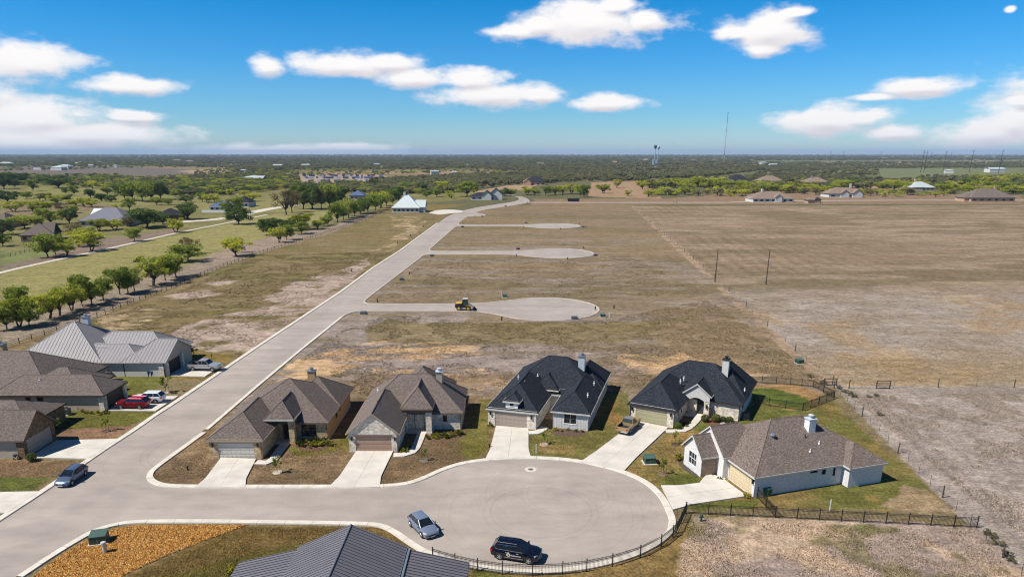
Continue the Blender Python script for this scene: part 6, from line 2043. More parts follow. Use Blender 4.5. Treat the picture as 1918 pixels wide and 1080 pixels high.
def wheel_meshes():
    t, r = MB(), MB()
    prof = [(0.215, -0.10), (0.30, -0.115), (0.335, -0.08), (0.335, 0.08), (0.30, 0.115), (0.215, 0.10)]
    n = 20
    v, f = [], []
    for rr, y in prof:
        for i in range(n):
            a = 2 * math.pi * i / n
            v.append((rr * math.cos(a), y, rr * math.sin(a)))
    for j in range(len(prof) - 1):
        for i in range(n):
            f.append((j * n + i, j * n + (i + 1) % n, (j + 1) * n + (i + 1) % n, (j + 1) * n + i))
    t.add(v, f)
    for sgn in (-1, 1):
        for i in range(5):
            a = 2 * math.pi * i / 5
            c, s_ = math.cos(a), math.sin(a)
            p, q = Vector((c * 0.03, sgn * 0.085, s_ * 0.03)), Vector((c * 0.215, sgn * 0.095, s_ * 0.215))
            r.tube(p, q, 0.045, 0.038, 5)
        r.tube((0, sgn * 0.07, 0), (0, sgn * 0.1, 0), 0.055, n=8)
    ring = [(0.205, -0.1), (0.228, -0.1), (0.228, 0.1), (0.205, 0.1)]
    v, f = [], []
    for rr, y in ring:
        for i in range(n):
            a = 2 * math.pi * i / n
            v.append((rr * math.cos(a), y, rr * math.sin(a)))
    for j in range(4):
        for i in range(n):
            f.append((j * n + i, j * n + (i + 1) % n, ((j + 1) % 4) * n + (i + 1) % n, ((j + 1) % 4) * n + i))
    r.add(v, f)
    return t.mesh('tyre', M_RUBBER, 40), r.mesh('rim', M_RIM, 40)


TYRE, RIM = wheel_meshes()


def loft_body(mb, st):
    rings = []
    for (x, hw, zl, zt, cr_) in st:
        zm = zl + (zt - zl) * 0.52
        half = [(0.70 * hw, zl), (0.95 * hw, zl + 0.05), (hw, zl + 0.18), (hw, zm), (0.985 * hw, zt - 0.13), (0.93 * hw, zt - 0.035), (0.80 * hw, zt), (0.4 * hw, zt + cr_ * 0.8), (0, zt + cr_)]
        ring = [(x, y, z) for y, z in half] + [(x, -y, z) for y, z in half[-2::-1]]
        rings.append(ring)
    n = len(rings[0])
    v = [p for r_ in rings for p in r_]
    f = []
    for j in range(len(rings) - 1):
        for i in range(n):
            f.append((j * n + i, (j + 1) * n + i, (j + 1) * n + (i + 1) % n, j * n + (i + 1) % n))
    f += [tuple(range(n)), tuple(range(len(v) - 1, len(v) - n - 1, -1))]
    mb.add(v, f)


CARS = {
    'sedan': dict(body=[(2.30, 0.60, 0.36, 0.60, 0.0), (2.18, 0.80, 0.24, 0.72, 0.01), (1.75, 0.88, 0.2, 0.82, 0.03), (1.0, 0.90, 0.19, 0.93, 0.03), (0.0, 0.905, 0.19, 0.95, 0.0), (-1.0, 0.905, 0.19, 0.97, 0.0), (-1.8, 0.89, 0.22, 1.0, 0.02), (-2.18, 0.82, 0.26, 0.99, 0.02), (-2.32, 0.68, 0.4, 0.88, 0.0)],
                  low=(1.05, -1.85, 0.80, 0.93), up=(0.2, -1.1, 0.60, 1.43), pill=(-0.35,), wheels=(1.38, -1.35), wr=1.0, hl=(2.12, 0.63), tl=(-2.24, 0.82)),
    'hatch': dict(body=[(2.18, 0.60, 0.34, 0.58, 0.0), (2.06, 0.80, 0.22, 0.70, 0.01), (1.65, 0.87, 0.18, 0.82, 0.03), (0.95, 0.89, 0.18, 0.94, 0.03), (0.0, 0.895, 0.18, 0.96, 0.0), (-1.0, 0.895, 0.18, 0.98, 0.0), (-1.7, 0.88, 0.2, 1.0, 0.0), (-2.02, 0.82, 0.26, 0.98, 0.0), (-2.14, 0.70, 0.4, 0.86, 0.0)],
                  low=(1.0, -2.0, 0.80, 0.94), up=(0.15, -1.6, 0.61, 1.44), pill=(-0.4, -1.15), wheels=(1.30, -1.32), wr=1.0, hl=(2.0, 0.64), tl=(-2.08, 0.86)),
    'suv': dict(body=[(2.46, 0.66, 0.46, 0.86, 0.0), (2.36, 0.88, 0.34, 0.96, 0.01), (1.9, 0.95, 0.28, 1.06, 0.03), (1.1, 0.97, 0.27, 1.12, 0.03), (0.0, 0.975, 0.27, 1.13, 0.0), (-1.2, 0.975, 0.27, 1.14, 0.0), (-2.0, 0.95, 0.3, 1.16, 0.0), (-2.36, 0.88, 0.36, 1.12, 0.0), (-2.46, 0.74, 0.5, 0.98, 0.0)],
                low=(1.2, -2.36, 0.88, 1.10), up=(0.3, -1.82, 0.66, 1.66), pill=(-0.2, -1.15), wheels=(1.48, -1.46), wr=1.13, hl=(2.3, 0.84), tl=(-2.40, 1.0)),
    'pickup': dict(body=[(2.92, 0.76, 0.5, 1.04, 0.0), (2.84, 0.95, 0.42, 1.14, 0.01), (2.3, 1.0, 0.40, 1.22, 0.03), (1.3, 1.01, 0.40, 1.26, 0.03), (0.4, 1.01, 0.40, 1.25, 0.0), (-0.85, 1.01, 0.40, 1.25, 0.0)],
                   low=(1.25, -0.84, 0.92, 1.22), up=(0.6, -0.74, 0.76, 1.92), pill=(-0.05,), wheels=(1.85, -1.85), wr=1.17, hl=(2.74, 0.92), tl=(-2.93, 0.95), bed=(-0.87, -2.93)),
    'oldpickup': dict(body=[(2.62, 0.70, 0.48, 0.94, 0.0), (2.54, 0.88, 0.4, 1.02, 0.0), (2.0, 0.93, 0.36, 1.08, 0.02), (1.1, 0.94, 0.35, 1.12, 0.02), (0.2, 0.94, 0.35, 1.12, 0.0), (-0.55, 0.94, 0.35, 1.12, 0.0)],
                      low=(1.0, -0.54, 0.86, 1.1), up=(0.4, -0.42, 0.72, 1.72), pill=(-0.05,), wheels=(1.65, -1.65), wr=1.1, hl=(2.5, 0.9), tl=(-2.6, 0.9), bed=(-0.57, -2.6)),
}


def vehicle(kind, name, label, cat, loc, head, pm, top=None):
    c = CARS[kind]
    root = tag(empty(name, loc, head), label, cat)
    mb = MB()
    loft_body(mb, c['body'])
    body = mb.build('body', pm, root, smooth=38)
    lx0, lx1, lw, lz = c['low']
    ux0, ux1, uw, uz = c['up']
    lo = [(lx0, -lw, lz), (lx0, lw, lz), (lx1, lw * 0.97, lz + 0.02), (lx1, -lw * 0.97, lz + 0.02)]
    up = [(ux0, -uw, uz), (ux0, uw, uz), (ux1, uw * 0.97, uz - 0.02), (ux1, -uw * 0.97, uz - 0.02)]
    faces = {'windscreen': (0, 1), 'side_window': (1, 2), 'rear_window': (2, 3), 'side_window.r': (3, 0)}
    for nm, (i, j) in faces.items():
        P = [Vector(lo[i]), Vector(lo[j]), Vector(up[j]), Vector(up[i])]
        n = (P[1] - P[0]).cross(P[3] - P[0]).normalized()
        g = MB().poly([tuple(p) for p in P])
        g.build(nm.split('.')[0], M_CARGLASS, root)
    # roof skin with crowned middle
    rf = MB()
    e = 0.035
    nx, ny = 6, 6
    grid = []
    for a in range(nx + 1):
        for b in range(ny + 1):
            u, v = a / nx, b / ny
            x = ux0 + e + (ux1 - ux0 - 2 * e) * u
            y = (-1 + 2 * v) * (uw + 0.02)
            k = 1 - (2 * v - 1) ** 4
            k2 = 1 - (2 * u - 1) ** 6
            grid.append((x, y, uz - 0.03 + 0.07 * min(k, 1) * (0.4 + 0.6 * k2)))
    fs = [(a * (ny + 1) + b, a * (ny + 1) + b + 1, (a + 1) * (ny + 1) + b + 1, (a + 1) * (ny + 1) + b) for a in range(nx) for b in range(ny)]
    rf.add(grid, fs)
    rf.build('roof_panel', top or pm, root, smooth=60)
    pl = MB()
    for i in range(4):
        pl.tube(lo[i], up[i], 0.05, 0.04, 5)
    for px_ in c['pill']:
        for s_ in (-1, 1):
            pl.tube((px_, s_ * (lw + 0.0), lz), (px_ - 0.02, s_ * uw, uz), 0.032, 0.03, 5)
    for s_ in (-1, 1):
        pl.tube((ux0, s_ * uw, uz), (ux1, s_ * uw * 0.97, uz - 0.02), 0.04, 0.04, 5)
    pl.build('pillars', pm, root)
    hw = max(s_[1] for s_ in c['body'])
    for wx in c['wheels']:
        for s_ in (-1, 1):
            R = 0.335 * c['wr']
            ar = MB()
            n = 12
            pts_ = [(wx + (R + 0.075) * math.cos(math.pi * i / n), s_ * (hw + 0.004), R - 0.02 + (R + 0.075) * math.sin(math.pi * i / n)) for i in range(n + 1)]
            ar.poly(pts_ + [(wx - R - 0.05, s_ * (hw + 0.004), 0.24), (wx + R + 0.05, s_ * (hw + 0.004), 0.24)])
            ar.build('wheel_arch', M_PLASTIC, root)
            w = empty('wheel', (wx, s_ * (hw - 0.075), R), 0, root)
            w.scale = (c['wr'], 1.0, c['wr'])
            share('tyre', TYRE, w)
            share('rim', RIM, w)
    hx, hz = c['hl']
    for s_ in (-1, 1):
        MB().hexa([(hx - 0.25, s_ * hw * 0.98 - 0.02, hz), (hx + 0.10, s_ * hw * 0.74 - 0.02, hz), (hx + 0.10, s_ * hw * 0.74 + 0.02, hz), (hx - 0.25, s_ * hw * 0.98 + 0.02, hz)],
                  [(hx - 0.3, s_ * hw * 0.97 - 0.02, hz + 0.15), (hx + 0.04, s_ * hw * 0.72 - 0.02, hz + 0.13), (hx + 0.04, s_ * hw * 0.72 + 0.02, hz + 0.13), (hx - 0.3, s_ * hw * 0.97 + 0.02, hz + 0.15)]).build('headlight', M_LAMP_W, root)
        tx, tz = c['tl']
        MB().box(tx - 0.03, tx + 0.2, s_ * hw * 0.80 - 0.13, s_ * hw * 0.80 + 0.13, tz - 0.14, tz + 0.06).build('tail_light', M_LAMP_R, root)
        mr = MB().hexa([(lx0 - 0.30, s_ * (hw + 0.0), lz + 0.02), (lx0 - 0.12, s_ * (hw + 0.0), lz + 0.02), (lx0 - 0.14, s_ * (hw + 0.2), lz + 0.03), (lx0 - 0.28, s_ * (hw + 0.2), lz + 0.03)],
                       [(lx0 - 0.30, s_ * (hw + 0.0), lz + 0.14), (lx0 - 0.12, s_ * (hw + 0.0), lz + 0.14), (lx0 - 0.14, s_ * (hw + 0.2), lz + 0.17), (lx0 - 0.28, s_ * (hw + 0.2), lz + 0.17)])
        mr.build('mirror', pm, root)
        for dx_ in (0.35, -0.75):
            if lx1 < dx_ - 0.2:
                MB().box(dx_ - 0.12, dx_ + 0.12, s_ * (hw + 0.002) - 0.02, s_ * (hw + 0.002) + 0.02, lz - 0.16, lz - 0.12).build('door_handle', M_CHROME if kind == 'suv' else pm, root)
        MB().box(c['wheels'][1] + 0.5, c['wheels'][0] - 0.5, s_ * hw - 0.02, s_ * hw + 0.015, c['body'][4][2] + 0.02, c['body'][4][2] + 0.10).build('side_sill', M_PLASTIC, root)
    fx = c['body'][0][0]
    z0_ = c['body'][0][2]
    MB().box(fx - 0.06, fx + 0.015, -0.46, 0.46, z0_ + 0.05, z0_ + 0.18).build('grille', M_PLASTIC, root)
    MB().box(fx - 0.02, fx + 0.03, -0.26, 0.26, z0_ - 0.06, z0_ + 0.04).build('number_plate', M_WHITE, root)
    if 'bed' in c:
        b0, b1 = c['bed']
        w = hw
        MB().box(b1, b0, -w + 0.12, w - 0.12, 0.62, 0.68).build('bed_floor', M_PLASTIC, root)
        for s_ in (-1, 1):
            y0, y1 = sorted((s_ * (w - 0.12), s_ * w))
            MB().box(b1, b0, y0, y1, 0.45, 1.22 if kind == 'pickup' else 1.14).build('bed_side', pm, root)
            MB().box(b1 + 0.07, b0 - 0.01, min(s_ * (w - 0.125), s_ * (w - 0.15)), max(s_ * (w - 0.125), s_ * (w - 0.15)), 0.68, 1.10).build('bed_liner', M_PLASTIC, root)
        MB().box(b1 - 0.02, b1 + 0.07, -w + 0.12, w - 0.12, 0.60, 1.13).build('tailgate', pm, root)
        MB().box(b1 - 0.12, b1 - 0.02, -w + 0.05, w - 0.05, 0.42, 0.58).build('rear_bumper', M_CHROME, root)
        MB().box(b1 + 0.2, b0, -0.45, 0.45, 0.38, 0.6).build('chassis', M_PLASTIC, root)
    else:
        bx0 = c['body'][-1][0]
        MB().box(bx0 - 0.03, bx0 + 0.05, -0.26, 0.26, c['body'][-1][2] + 0.18, c['body'][-1][2] + 0.30).build('number_plate', M_WHITE, root)
    return root


vehicle('hatch', 'parked_car', 'blue-grey compact hatchback parked at the west kerb', 'car', (-53.55, 76.1, 0.02), math.radians(-91), paint('blue grey', (0.12, 0.165, 0.25)))
vehicle('hatch', 'parked_car', 'silver hatchback parked at the kerb of the turning circle', 'car', (-9.35, 64.5, 0.02), math.atan2(-3.8, 2.5), paint('silver', (0.19, 0.235, 0.33), 0.3, 0.4))
suv = vehicle('suv', 'parked_suv', 'dark navy sport utility vehicle with white door lettering on the turning circle', 'suv', (0.43, 59.4, 0.02), math.atan2(-0.8, 2.8), paint('midnight navy', (0.006, 0.009, 0.022), 0.3, 0.16))
vehicle('pickup', 'pickup_truck', 'silver crew cab pickup in the metal roof house driveway', 'pickup', (-56.2, 120.5, 0.155), math.radians(-5), paint('silver white', (0.42, 0.43, 0.45)))
vehicle('suv', 'parked_suv', 'white sport utility vehicle on the driveway behind the red one', 'suv', (-57.9, 103.4, 0.155), math.radians(181), paint('white', (0.62, 0.63, 0.64), 0.05))
vehicle('suv', 'parked_suv', 'red sport utility vehicle facing the dark garage door', 'suv', (-59.1, 101.0, 0.155), math.radians(178), paint('candy red', (0.26, 0.006, 0.016), 0.4))
vehicle('oldpickup', 'pickup_truck', 'old tan pickup backed up on the sage garage driveway', 'pickup', (16.75, 92.1, 0.155), math.atan2(2.8, 1.7), paint('tan', (0.38, 0.26, 0.13), 0.2, 0.4), paint('faded grey', (0.22, 0.21, 0.24), 0.1, 0.5))
# white emblem and lettering on the doors of the navy car, both sides; chrome window line and rails
for s_ in (-1, 1):
    y = s_ * 0.985
    em = MB()
    ring = [(-0.55 + 0.21 * math.cos(t), y, 0.74 + 0.19 * math.sin(t)) for t in np.linspace(0, 2 * math.pi, 18)[:-1]]
    em.poly(ring)
    em.poly([(-0.66, y, 0.90), (-0.44, y, 0.90), (-0.51, y, 1.02), (-0.59, y, 1.02)])
    em.build('door_emblem', mat('cream vinyl', alb(232, 226, 200), 0.5, var=0.03), suv)
    dk = MB().poly([(-0.55 + 0.10 * math.cos(t), y * 1.004, 0.73 + 0.07 * math.sin(t)) for t in np.linspace(0, 2 * math.pi, 12)[:-1]])
    dk.build('emblem_centre', M_PLASTIC, suv)
    # blurred script: joined strokes at the height and rhythm of the lettering
    lt = MB()
    rr = random.Random(4)
    x = -0.32
    while x < 0.66:
        h_ = rr.choice((0.085, 0.085, 0.085, 0.15))
        lt.hexa([(x, y - 0.003, 0.66), (x + 0.035, y - 0.003, 0.66), (x + 0.035, y + 0.003, 0.66), (x, y + 0.003, 0.66)], [(x + 0.03, y - 0.003, 0.66 + h_), (x + 0.065, y - 0.003, 0.66 + h_), (x + 0.065, y + 0.003, 0.66 + h_), (x + 0.03, y + 0.003, 0.66 + h_)])
        lt.hexa([(x + 0.02, y - 0.002, 0.66), (x + 0.085, y - 0.002, 0.675), (x + 0.085, y + 0.002, 0.675), (x + 0.02, y + 0.002, 0.66)], [(x + 0.02, y - 0.002, 0.685), (x + 0.085, y - 0.002, 0.71), (x + 0.085, y + 0.002, 0.71), (x + 0.02, y + 0.002, 0.685)])
        x += rr.uniform(0.075, 0.1)
    lt.build('door_lettering', M_WHITE, suv)
    ch = MB()
    ch.tube((0.95, s_ * 0.90, 1.12), (-1.85, s_ * 0.88, 1.16), 0.018, n=5)
    ch.tube((-1.85, s_ * 0.88, 1.16), (-2.05, s_ * 0.80, 1.38), 0.018, n=5)
    ch.tube((-2.05, s_ * 0.80, 1.38), (-1.9, s_ * 0.73, 1.6), 0.018, n=5)
    ch.tube((-1.9, s_ * 0.73, 1.6), (0.25, s_ * 0.735, 1.62), 0.014, n=5)
    ch.build('window_trim', M_CHROME, suv)
    rl = MB().tube((0.2, s_ * 0.6, 1.78), (-1.9, s_ * 0.6, 1.77), 0.025, n=6)
    for xx in (0.2, -0.8, -1.9):
        rl.tube((xx, s_ * 0.6, 1.68), (xx, s_ * 0.6, 1.78), 0.022, n=5)
    rl.build('roof_rail', M_CHROME, suv)
    MB().box(-0.95, 0.95, s_ * 0.985 - 0.006, s_ * 0.985 + 0.006, 0.42, 0.46).build('door_trim', M_CHROME, suv)

# compact loader on the side street
M_YEL = mat('machine yellow', (0.55, 0.32, 0.03), 0.5, var=0.12, scale=2)
M_MBLK = mat('machine black', (0.015, 0.015, 0.017), 0.5, var=0.15)
M_MGRY = mat('machine grey', (0.5, 0.5, 0.48), 0.5, var=0.08)
p = G(872, 580.5)
ld = tag(empty('loader', (p.x, p.y, 0.02), math.radians(-3)), 'yellow and black compact loader with its scraper bucket down on the side street', 'loader')
MB().hexa([(-2.6, -0.8, 0.75), (-0.7, -0.8, 0.6), (-0.7, 0.8, 0.6), (-2.6, 0.8, 0.75)], [(-2.5, -0.75, 1.75), (-0.8, -0.75, 1.85), (-0.8, 0.75, 1.85), (-2.5, 0.75, 1.75)]).build('engine_cover', M_MBLK, ld)
MB().hexa([(-2.45, -0.76, 1.752), (-0.8, -0.76, 1.855), (-0.8, 0.76, 1.855), (-2.45, 0.76, 1.752)], [(-2.2, -0.6, 2.0), (-0.9, -0.6, 2.1), (-0.9, 0.6, 2.1), (-2.2, 0.6, 2.0)]).build('hood', M_YEL, ld)
MB().box(-0.75, 0.9, -0.75, 0.75, 0.7, 1.35).build('chassis', M_MBLK, ld)
cab_ = MB().hexa([(-0.65, -0.7, 1.36), (0.65, -0.7, 1.36), (0.65, 0.7, 1.36), (-0.65, 0.7, 1.36)], [(-0.55, -0.66, 2.85), (0.5, -0.66, 2.85), (0.5, 0.66, 2.85), (-0.55, 0.66, 2.85)]).build('cab', mat('tinted cab glass', (0.02, 0.05, 0.05), 0.08, var=0.1, spec=0.8), ld)
MB().box(-0.7, 0.62, -0.74, 0.74, 2.86, 3.0).build('cab_roof', M_MGRY, ld)
fr_ = MB()
for x_, y_ in ((-0.62, -0.7), (-0.62, 0.7), (0.6, -0.7), (0.6, 0.7)):
    fr_.tube((x_, y_, 1.36), (x_ * 0.88, y_ * 0.95, 2.86), 0.05, n=5)
fr_.build('cab_frame', M_MBLK, ld)
MB().tube((-0.75, 0.55, 1.8), (-0.75, 0.55, 3.1), 0.05, n=7).build('exhaust', M_MBLK, ld)
for x_, R in ((-1.6, 0.62), (0.75, 0.62)):
    for s_ in (-1, 1):
        w = empty('wheel', (x_, s_ * 0.85, R), 0, ld)
        w.scale = (R / 0.335, 1.8, R / 0.335)
        share('tyre', TYRE, w)
        share('rim', MB().tube((0, -0.09, 0), (0, 0.09, 0), 0.2, n=12).mesh('rim', M_YEL), w)
for s_ in (-1, 1):
    f_ = MB()
    for i in range(7):
        a0, a1 = math.pi * (0.08 + 0.8 * i / 7), math.pi * (0.08 + 0.8 * (i + 1) / 7)
        P0, P1 = (0.75 + 0.74 * math.cos(a0), 0.62 + 0.74 * math.sin(a0)), (0.75 + 0.74 * math.cos(a1), 0.62 + 0.74 * math.sin(a1))
        y0, y1 = sorted((s_ * 0.62, s_ * 1.12))
        f_.hexa([(P0[0], y0, P0[1]), (P0[0], y1, P0[1]), (P1[0], y1, P1[1]), (P1[0], y0, P1[1])], [(P0[0] * 1.02, y0, P0[1] + 0.05), (P0[0] * 1.02, y1, P0[1] + 0.05), (P1[0], y1, P1[1] + 0.05), (P1[0], y0, P1[1] + 0.05)])
    f_.build('fender', M_YEL, ld)
    MB().tube((0.5, s_ * 0.5, 1.7), (1.5, s_ * 0.5, 1.15), 0.1, 0.09, 6).tube((1.5, s_ * 0.5, 1.15), (2.15, s_ * 0.5, 0.45), 0.09, 0.08, 6).build('lift_arm', M_MGRY, ld)
    MB().tube((0.7, s_ * 0.3, 1.1), (1.9, s_ * 0.3, 0.8), 0.05, n=6).build('ram', M_CHROME, ld)
bk = MB()
prof = [(2.05, 0.95), (1.95, 0.6), (2.0, 0.2), (2.3, 0.03), (2.85, 0.0)]
for (x0, z0), (x1, z1) in zip(prof[:-1], prof[1:]):
    bk.hexa([(x0, -1.1, z0), (x1, -1.1, z1), (x1, 1.1, z1), (x0, 1.1, z0)], [(x0 + 0.04, -1.1, z0 + 0.04), (x1 + 0.04, -1.1, z1 + 0.04), (x1 + 0.04, 1.1, z1 + 0.04), (x0 + 0.04, 1.1, z0 + 0.04)])
for s_ in (-1, 1):
    bk.prism([(0, 0), (0, 0), (0, 0)], 0, 0) if False else bk.hexa([(2.0, s_ * 1.1 - 0.02, 0.05), (2.8, s_ * 1.1 - 0.02, 0.03), (2.8, s_ * 1.1 + 0.02, 0.03), (2.0, s_ * 1.1 + 0.02, 0.05)], [(2.05, s_ * 1.1 - 0.02, 0.9), (2.35, s_ * 1.1 - 0.02, 0.5), (2.35, s_ * 1.1 + 0.02, 0.5), (2.05, s_ * 1.1 + 0.02, 0.9)])
bk.build('bucket', M_MBLK, ld)

# ---------------------------------------------------------------- fences
PICK = MB().box(-0.011, 0.011, -0.011, 0.011, 0.10, 1.26).hexa([(-0.011, -0.011, 1.26), (0.011, -0.011, 1.26), (0.011, 0.011, 1.26), (-0.011, 0.011, 1.26)], [(-0.002, -0.002, 1.33), (0.002, -0.002, 1.33), (0.002, 0.002, 1.33), (-0.002, 0.002, 1.33)]).mesh('picket', M_BLACK)
IPOST = MB().box(-0.04, 0.04, -0.04, 0.04, -0.05, 1.38).box(-0.055, 0.055, -0.055, 0.055, 1.38, 1.42).mesh('post', M_BLACK)


def iron_fence(label, pts, spacing=0.125, every=2.4, single=True, name='iron_fence'):
    pts = [Vector((q[0], q[1])) for q in pts]
    root = tag(empty(name, (pts[0].x, pts[0].y, 0)), label, 'fence')
    o = pts[0]
    first = True
    rest = MB()
    for a, b in zip(pts[:-1], pts[1:]):
        L_ = (b - a).length
        ang = math.atan2(b.y - a.y, b.x - a.x)
        n = max(1, round(L_ / every))
        for i in range(0 if first else 1, n + 1):
            q = a.lerp(b, i / n) - o
            share('post', IPOST, root, (q.x, q.y, 0), ang)
        first = False
        d = (b - a).normalized()
        nn = Vector((-d.y, d.x)) * 0.016
        for z in (0.18, 1.02, 1.17):
            A, B = a - o, b - o
            MB().hexa([(*(A - nn), z), (*(B - nn), z), (*(B + nn), z), (*(A + nn), z)], [(*(A - nn), z + 0.035), (*(B - nn), z + 0.035), (*(B + nn), z + 0.035), (*(A + nn), z + 0.035)]).build('rail', M_BLACK, root)
        m = max(1, round(L_ / spacing))
        for i in range(1, m):
            q = a.lerp(b, i / m) - o
            if single:
                share('picket', PICK, root, (q.x, q.y, 0), ang)
            else:
                rest.box(q.x - 0.011, q.x + 0.011, q.y - 0.011, q.y + 0.011, 0.1, 1.27)
    if rest.v:
        tag(rest.build('pickets', M_BLACK, root), kind='stuff')
    return root


arcf = []
SC_ = [Vector(q) for q in SOUTH_C]
i0 = min(range(len(SC_)), key=lambda i: (SC_[i] - G(813, 1035)).length)
for i in range(0, i0 + 1, 3):
    d = (SC_[min(i + 1, len(SC_) - 1)] - SC_[max(i - 1, 0)]).normalized()
    arcf.append(SC_[i] + Vector((-d.y, d.x)) * 1.05)
iron_fence('curved black iron fence round the south side of the turning circle', [G(1284, 961.5)] + arcf, 0.135)
iron_fence('straight black iron fence between the bare lot and the white brick house', [G(1285, 961), G(1452, 969.5), G(1829, 988)], 0.13)
iron_fence('short black iron fence spur at the corner of the white brick house', [G(1452, 968.8), G(1418, 932)], 0.13)
iron_fence('black iron fence enclosing the green back yard behind the arched entry house', [G(1401, 716), G(1480, 720.5), G(1523, 724.5), G(1562, 746), G(1503, 769), G(1440, 760), G(1412, 753)], 0.14)

TPOST = MB().box(-0.02, 0.02, -0.02, 0.02, -0.1, 1.35).mesh('steel_post', M_WOODPOST)
WPOST = MB().tube((0, 0, -0.1), (0, 0, 1.55), 0.085, 0.075, 8).mesh('wood_post', M_WOODPOST)


def wire_fence(label, pts, every, wood_every=4, seed=0, wires=(0.35, 0.7, 1.05, 1.3)):
    pts = [Vector(q) for q in pts]
    o = pts[0]
    root = tag(empty('wire_fence', (o.x, o.y, 0)), label, 'fence')
    r_ = random.Random(seed)
    k = 0
    for a, b in zip(pts[:-1], pts[1:]):
        n = max(1, round((b - a).length / every))
        for i in range(n):
            q = a.lerp(b, i / n) - o
            ob = share('post', WPOST if k % wood_every == 0 else TPOST, root, (q.x, q.y, 0), r_.uniform(0, 3))
            ob.rotation_euler = (r_.uniform(-0.04, 0.04), r_.uniform(-0.04, 0.04), r_.uniform(0, 3))
            k += 1
        for z in wires:
            MB().tube((*(a - o), z), (*(b - o), z), 0.006, n=3).build('wire', M_METALGREY, root)
    return root


wire_fence('long wire fence dividing the empty lots from the east field', [(55.2, 112.5), (62.5, 196), (73, 320), (89.3, 520)], 7.0, 3, 1)
wire_fence('wire fence running down beside the tilled field and the white brick house', [(54.6, 110.5), (51.2, 84), (47.2, 50)], 3.2, 4, 2)
wire_fence('wire fence running east across the field from the gate', [G(1590, 727), G(1757, 725), G(1899, 726), G(2300, 728)], 6.3, 2, 3)
# panels by the fence corner
for lab, xa, xb, yb, n, hgt in (('free standing brown four rail gate panel in the field', 1641, 1666, 728, 4, 1.45), ('dark timber gate frame at the fence corner', 1543, 1566, 722, 3, 1.35)):
    a, b = G(xa, yb), G(xb, yb)
    g = tag(empty('gate_panel', (a.x, a.y, 0)), lab, 'gate')
    w = (b - a).length
    for x_ in (0, w):
        MB().box(x_ - 0.07, x_ + 0.07, -0.07, 0.07, 0, hgt).build('post', M_WOODPOST, g)
    for i in range(n):
        z = 0.2 + (hgt - 0.3) * i / (n - 1)
        MB().box(0.07, w - 0.07, -0.035, 0.035, z - 0.05, z + 0.06).build('rail', M_WOODPOST, g)


def rail_fence(label, pts, every=3.0, hgt=1.3, rails=(0.45, 0.8, 1.15)):
    pts = [Vector(q) for q in pts]
    o = pts[0]
    root = tag(empty('rail_fence', (o.x, o.y, 0)), label, 'fence')
    me_ = MB().box(-0.06, 0.06, -0.06, 0.06, 0, hgt).mesh('post', M_WOODPOST)
    for a, b in zip(pts[:-1], pts[1:]):
        n = max(1, round((b - a).length / every))
        for i in range(n):
            q = a.lerp(b, i / n) - o
            q2 = a.lerp(b, (i + 1) / n) - o
            share('post', me_, root, (q.x, q.y, 0))
        for z in rails:
            MB().tube((*(a - o), z), (*(b - o), z), 0.035, n=4).build('rail', M_WOODPOST, root)
    return root


rail_fence('dark timber rail fence along the tree row', [G(-40, 668), G(60, 636), G(150, 606.5), G(240, 572), G(330, 536), G(390, 511), G(440, 492), G(480, 477), G(540, 459), G(600, 441), G(650, 423), G(700, 406)], 3.2)
rail_fence('dark timber rail fence beside the golf path at the left edge', [G(-30, 489), G(20, 480), G(72, 468), G(110, 460)], 3.0)

# ---------------------------------------------------------------- utility poles, mast, water tower
M_POLE = mat('creosote pole', (0.045, 0.034, 0.028), 0.95, var=0.2)
for lab, x, y, hgt in (('tall dark utility pole in the field, nearer the dividing fence', 1339, 528, 10.2), ('tall dark utility pole standing alone further into the field', 1434.5, 532, 10.6)):
    p = G(x, y)
    u = tag(empty('utility_pole', (p.x, p.y, 0)), lab, 'pole', 'utility poles in the field')
    MB().tube((0, 0, -0.3), (0.12, 0, hgt), 0.17, 0.11, 8).build('shaft', M_POLE, u)
    MB().tube((0.12, 0, hgt - 0.02), (0.12, 0, hgt + 0.3), 0.045, n=6).build('insulator', M_METALGREY, u)
    for z in (hgt * 0.6, hgt * 0.8):
        MB().lathe([(0.165, 0), (0.165, 0.08)], 8, (0.12 * z / hgt, 0, z)).build('band', M_METALGREY, u)
for i, (x, Yd, hgt) in enumerate([(1730, 1500, 44), (1736, 1520, 44), (1772, 1700, 43.5), (1822, 1500, 45), (1877, 1450, 45), (1782, 2300, 43), (1556, 2300, 44), (1580, 2500, 44), (1650, 2700, 44), (1745, 2400, 42)]):
    X = (x - 959) / FPX * (Yd * CT + 0 * ST)
    t_ = tag(empty('transmission_pole', (X, Yd, 0)), '%s transmission pole from the left on the eastern horizon' % ORD[sorted([1730, 1736, 1772, 1822, 1877, 1782, 1556, 1580, 1650, 1745]).index(x)], 'pole', 'transmission poles on the horizon')
    MB().tube((0, 0, 0), (1.2, 0, hgt), 0.5, 0.3, 8).build('shaft', M_POLE, t_)
    for z in (hgt - 1.5, hgt - 4.5):
        MB().tube((-3 + 1.2, 0, z), (3 + 1.2, 0, z + 0.4), 0.18, n=5).build('cross_arm', M_POLE, t_)
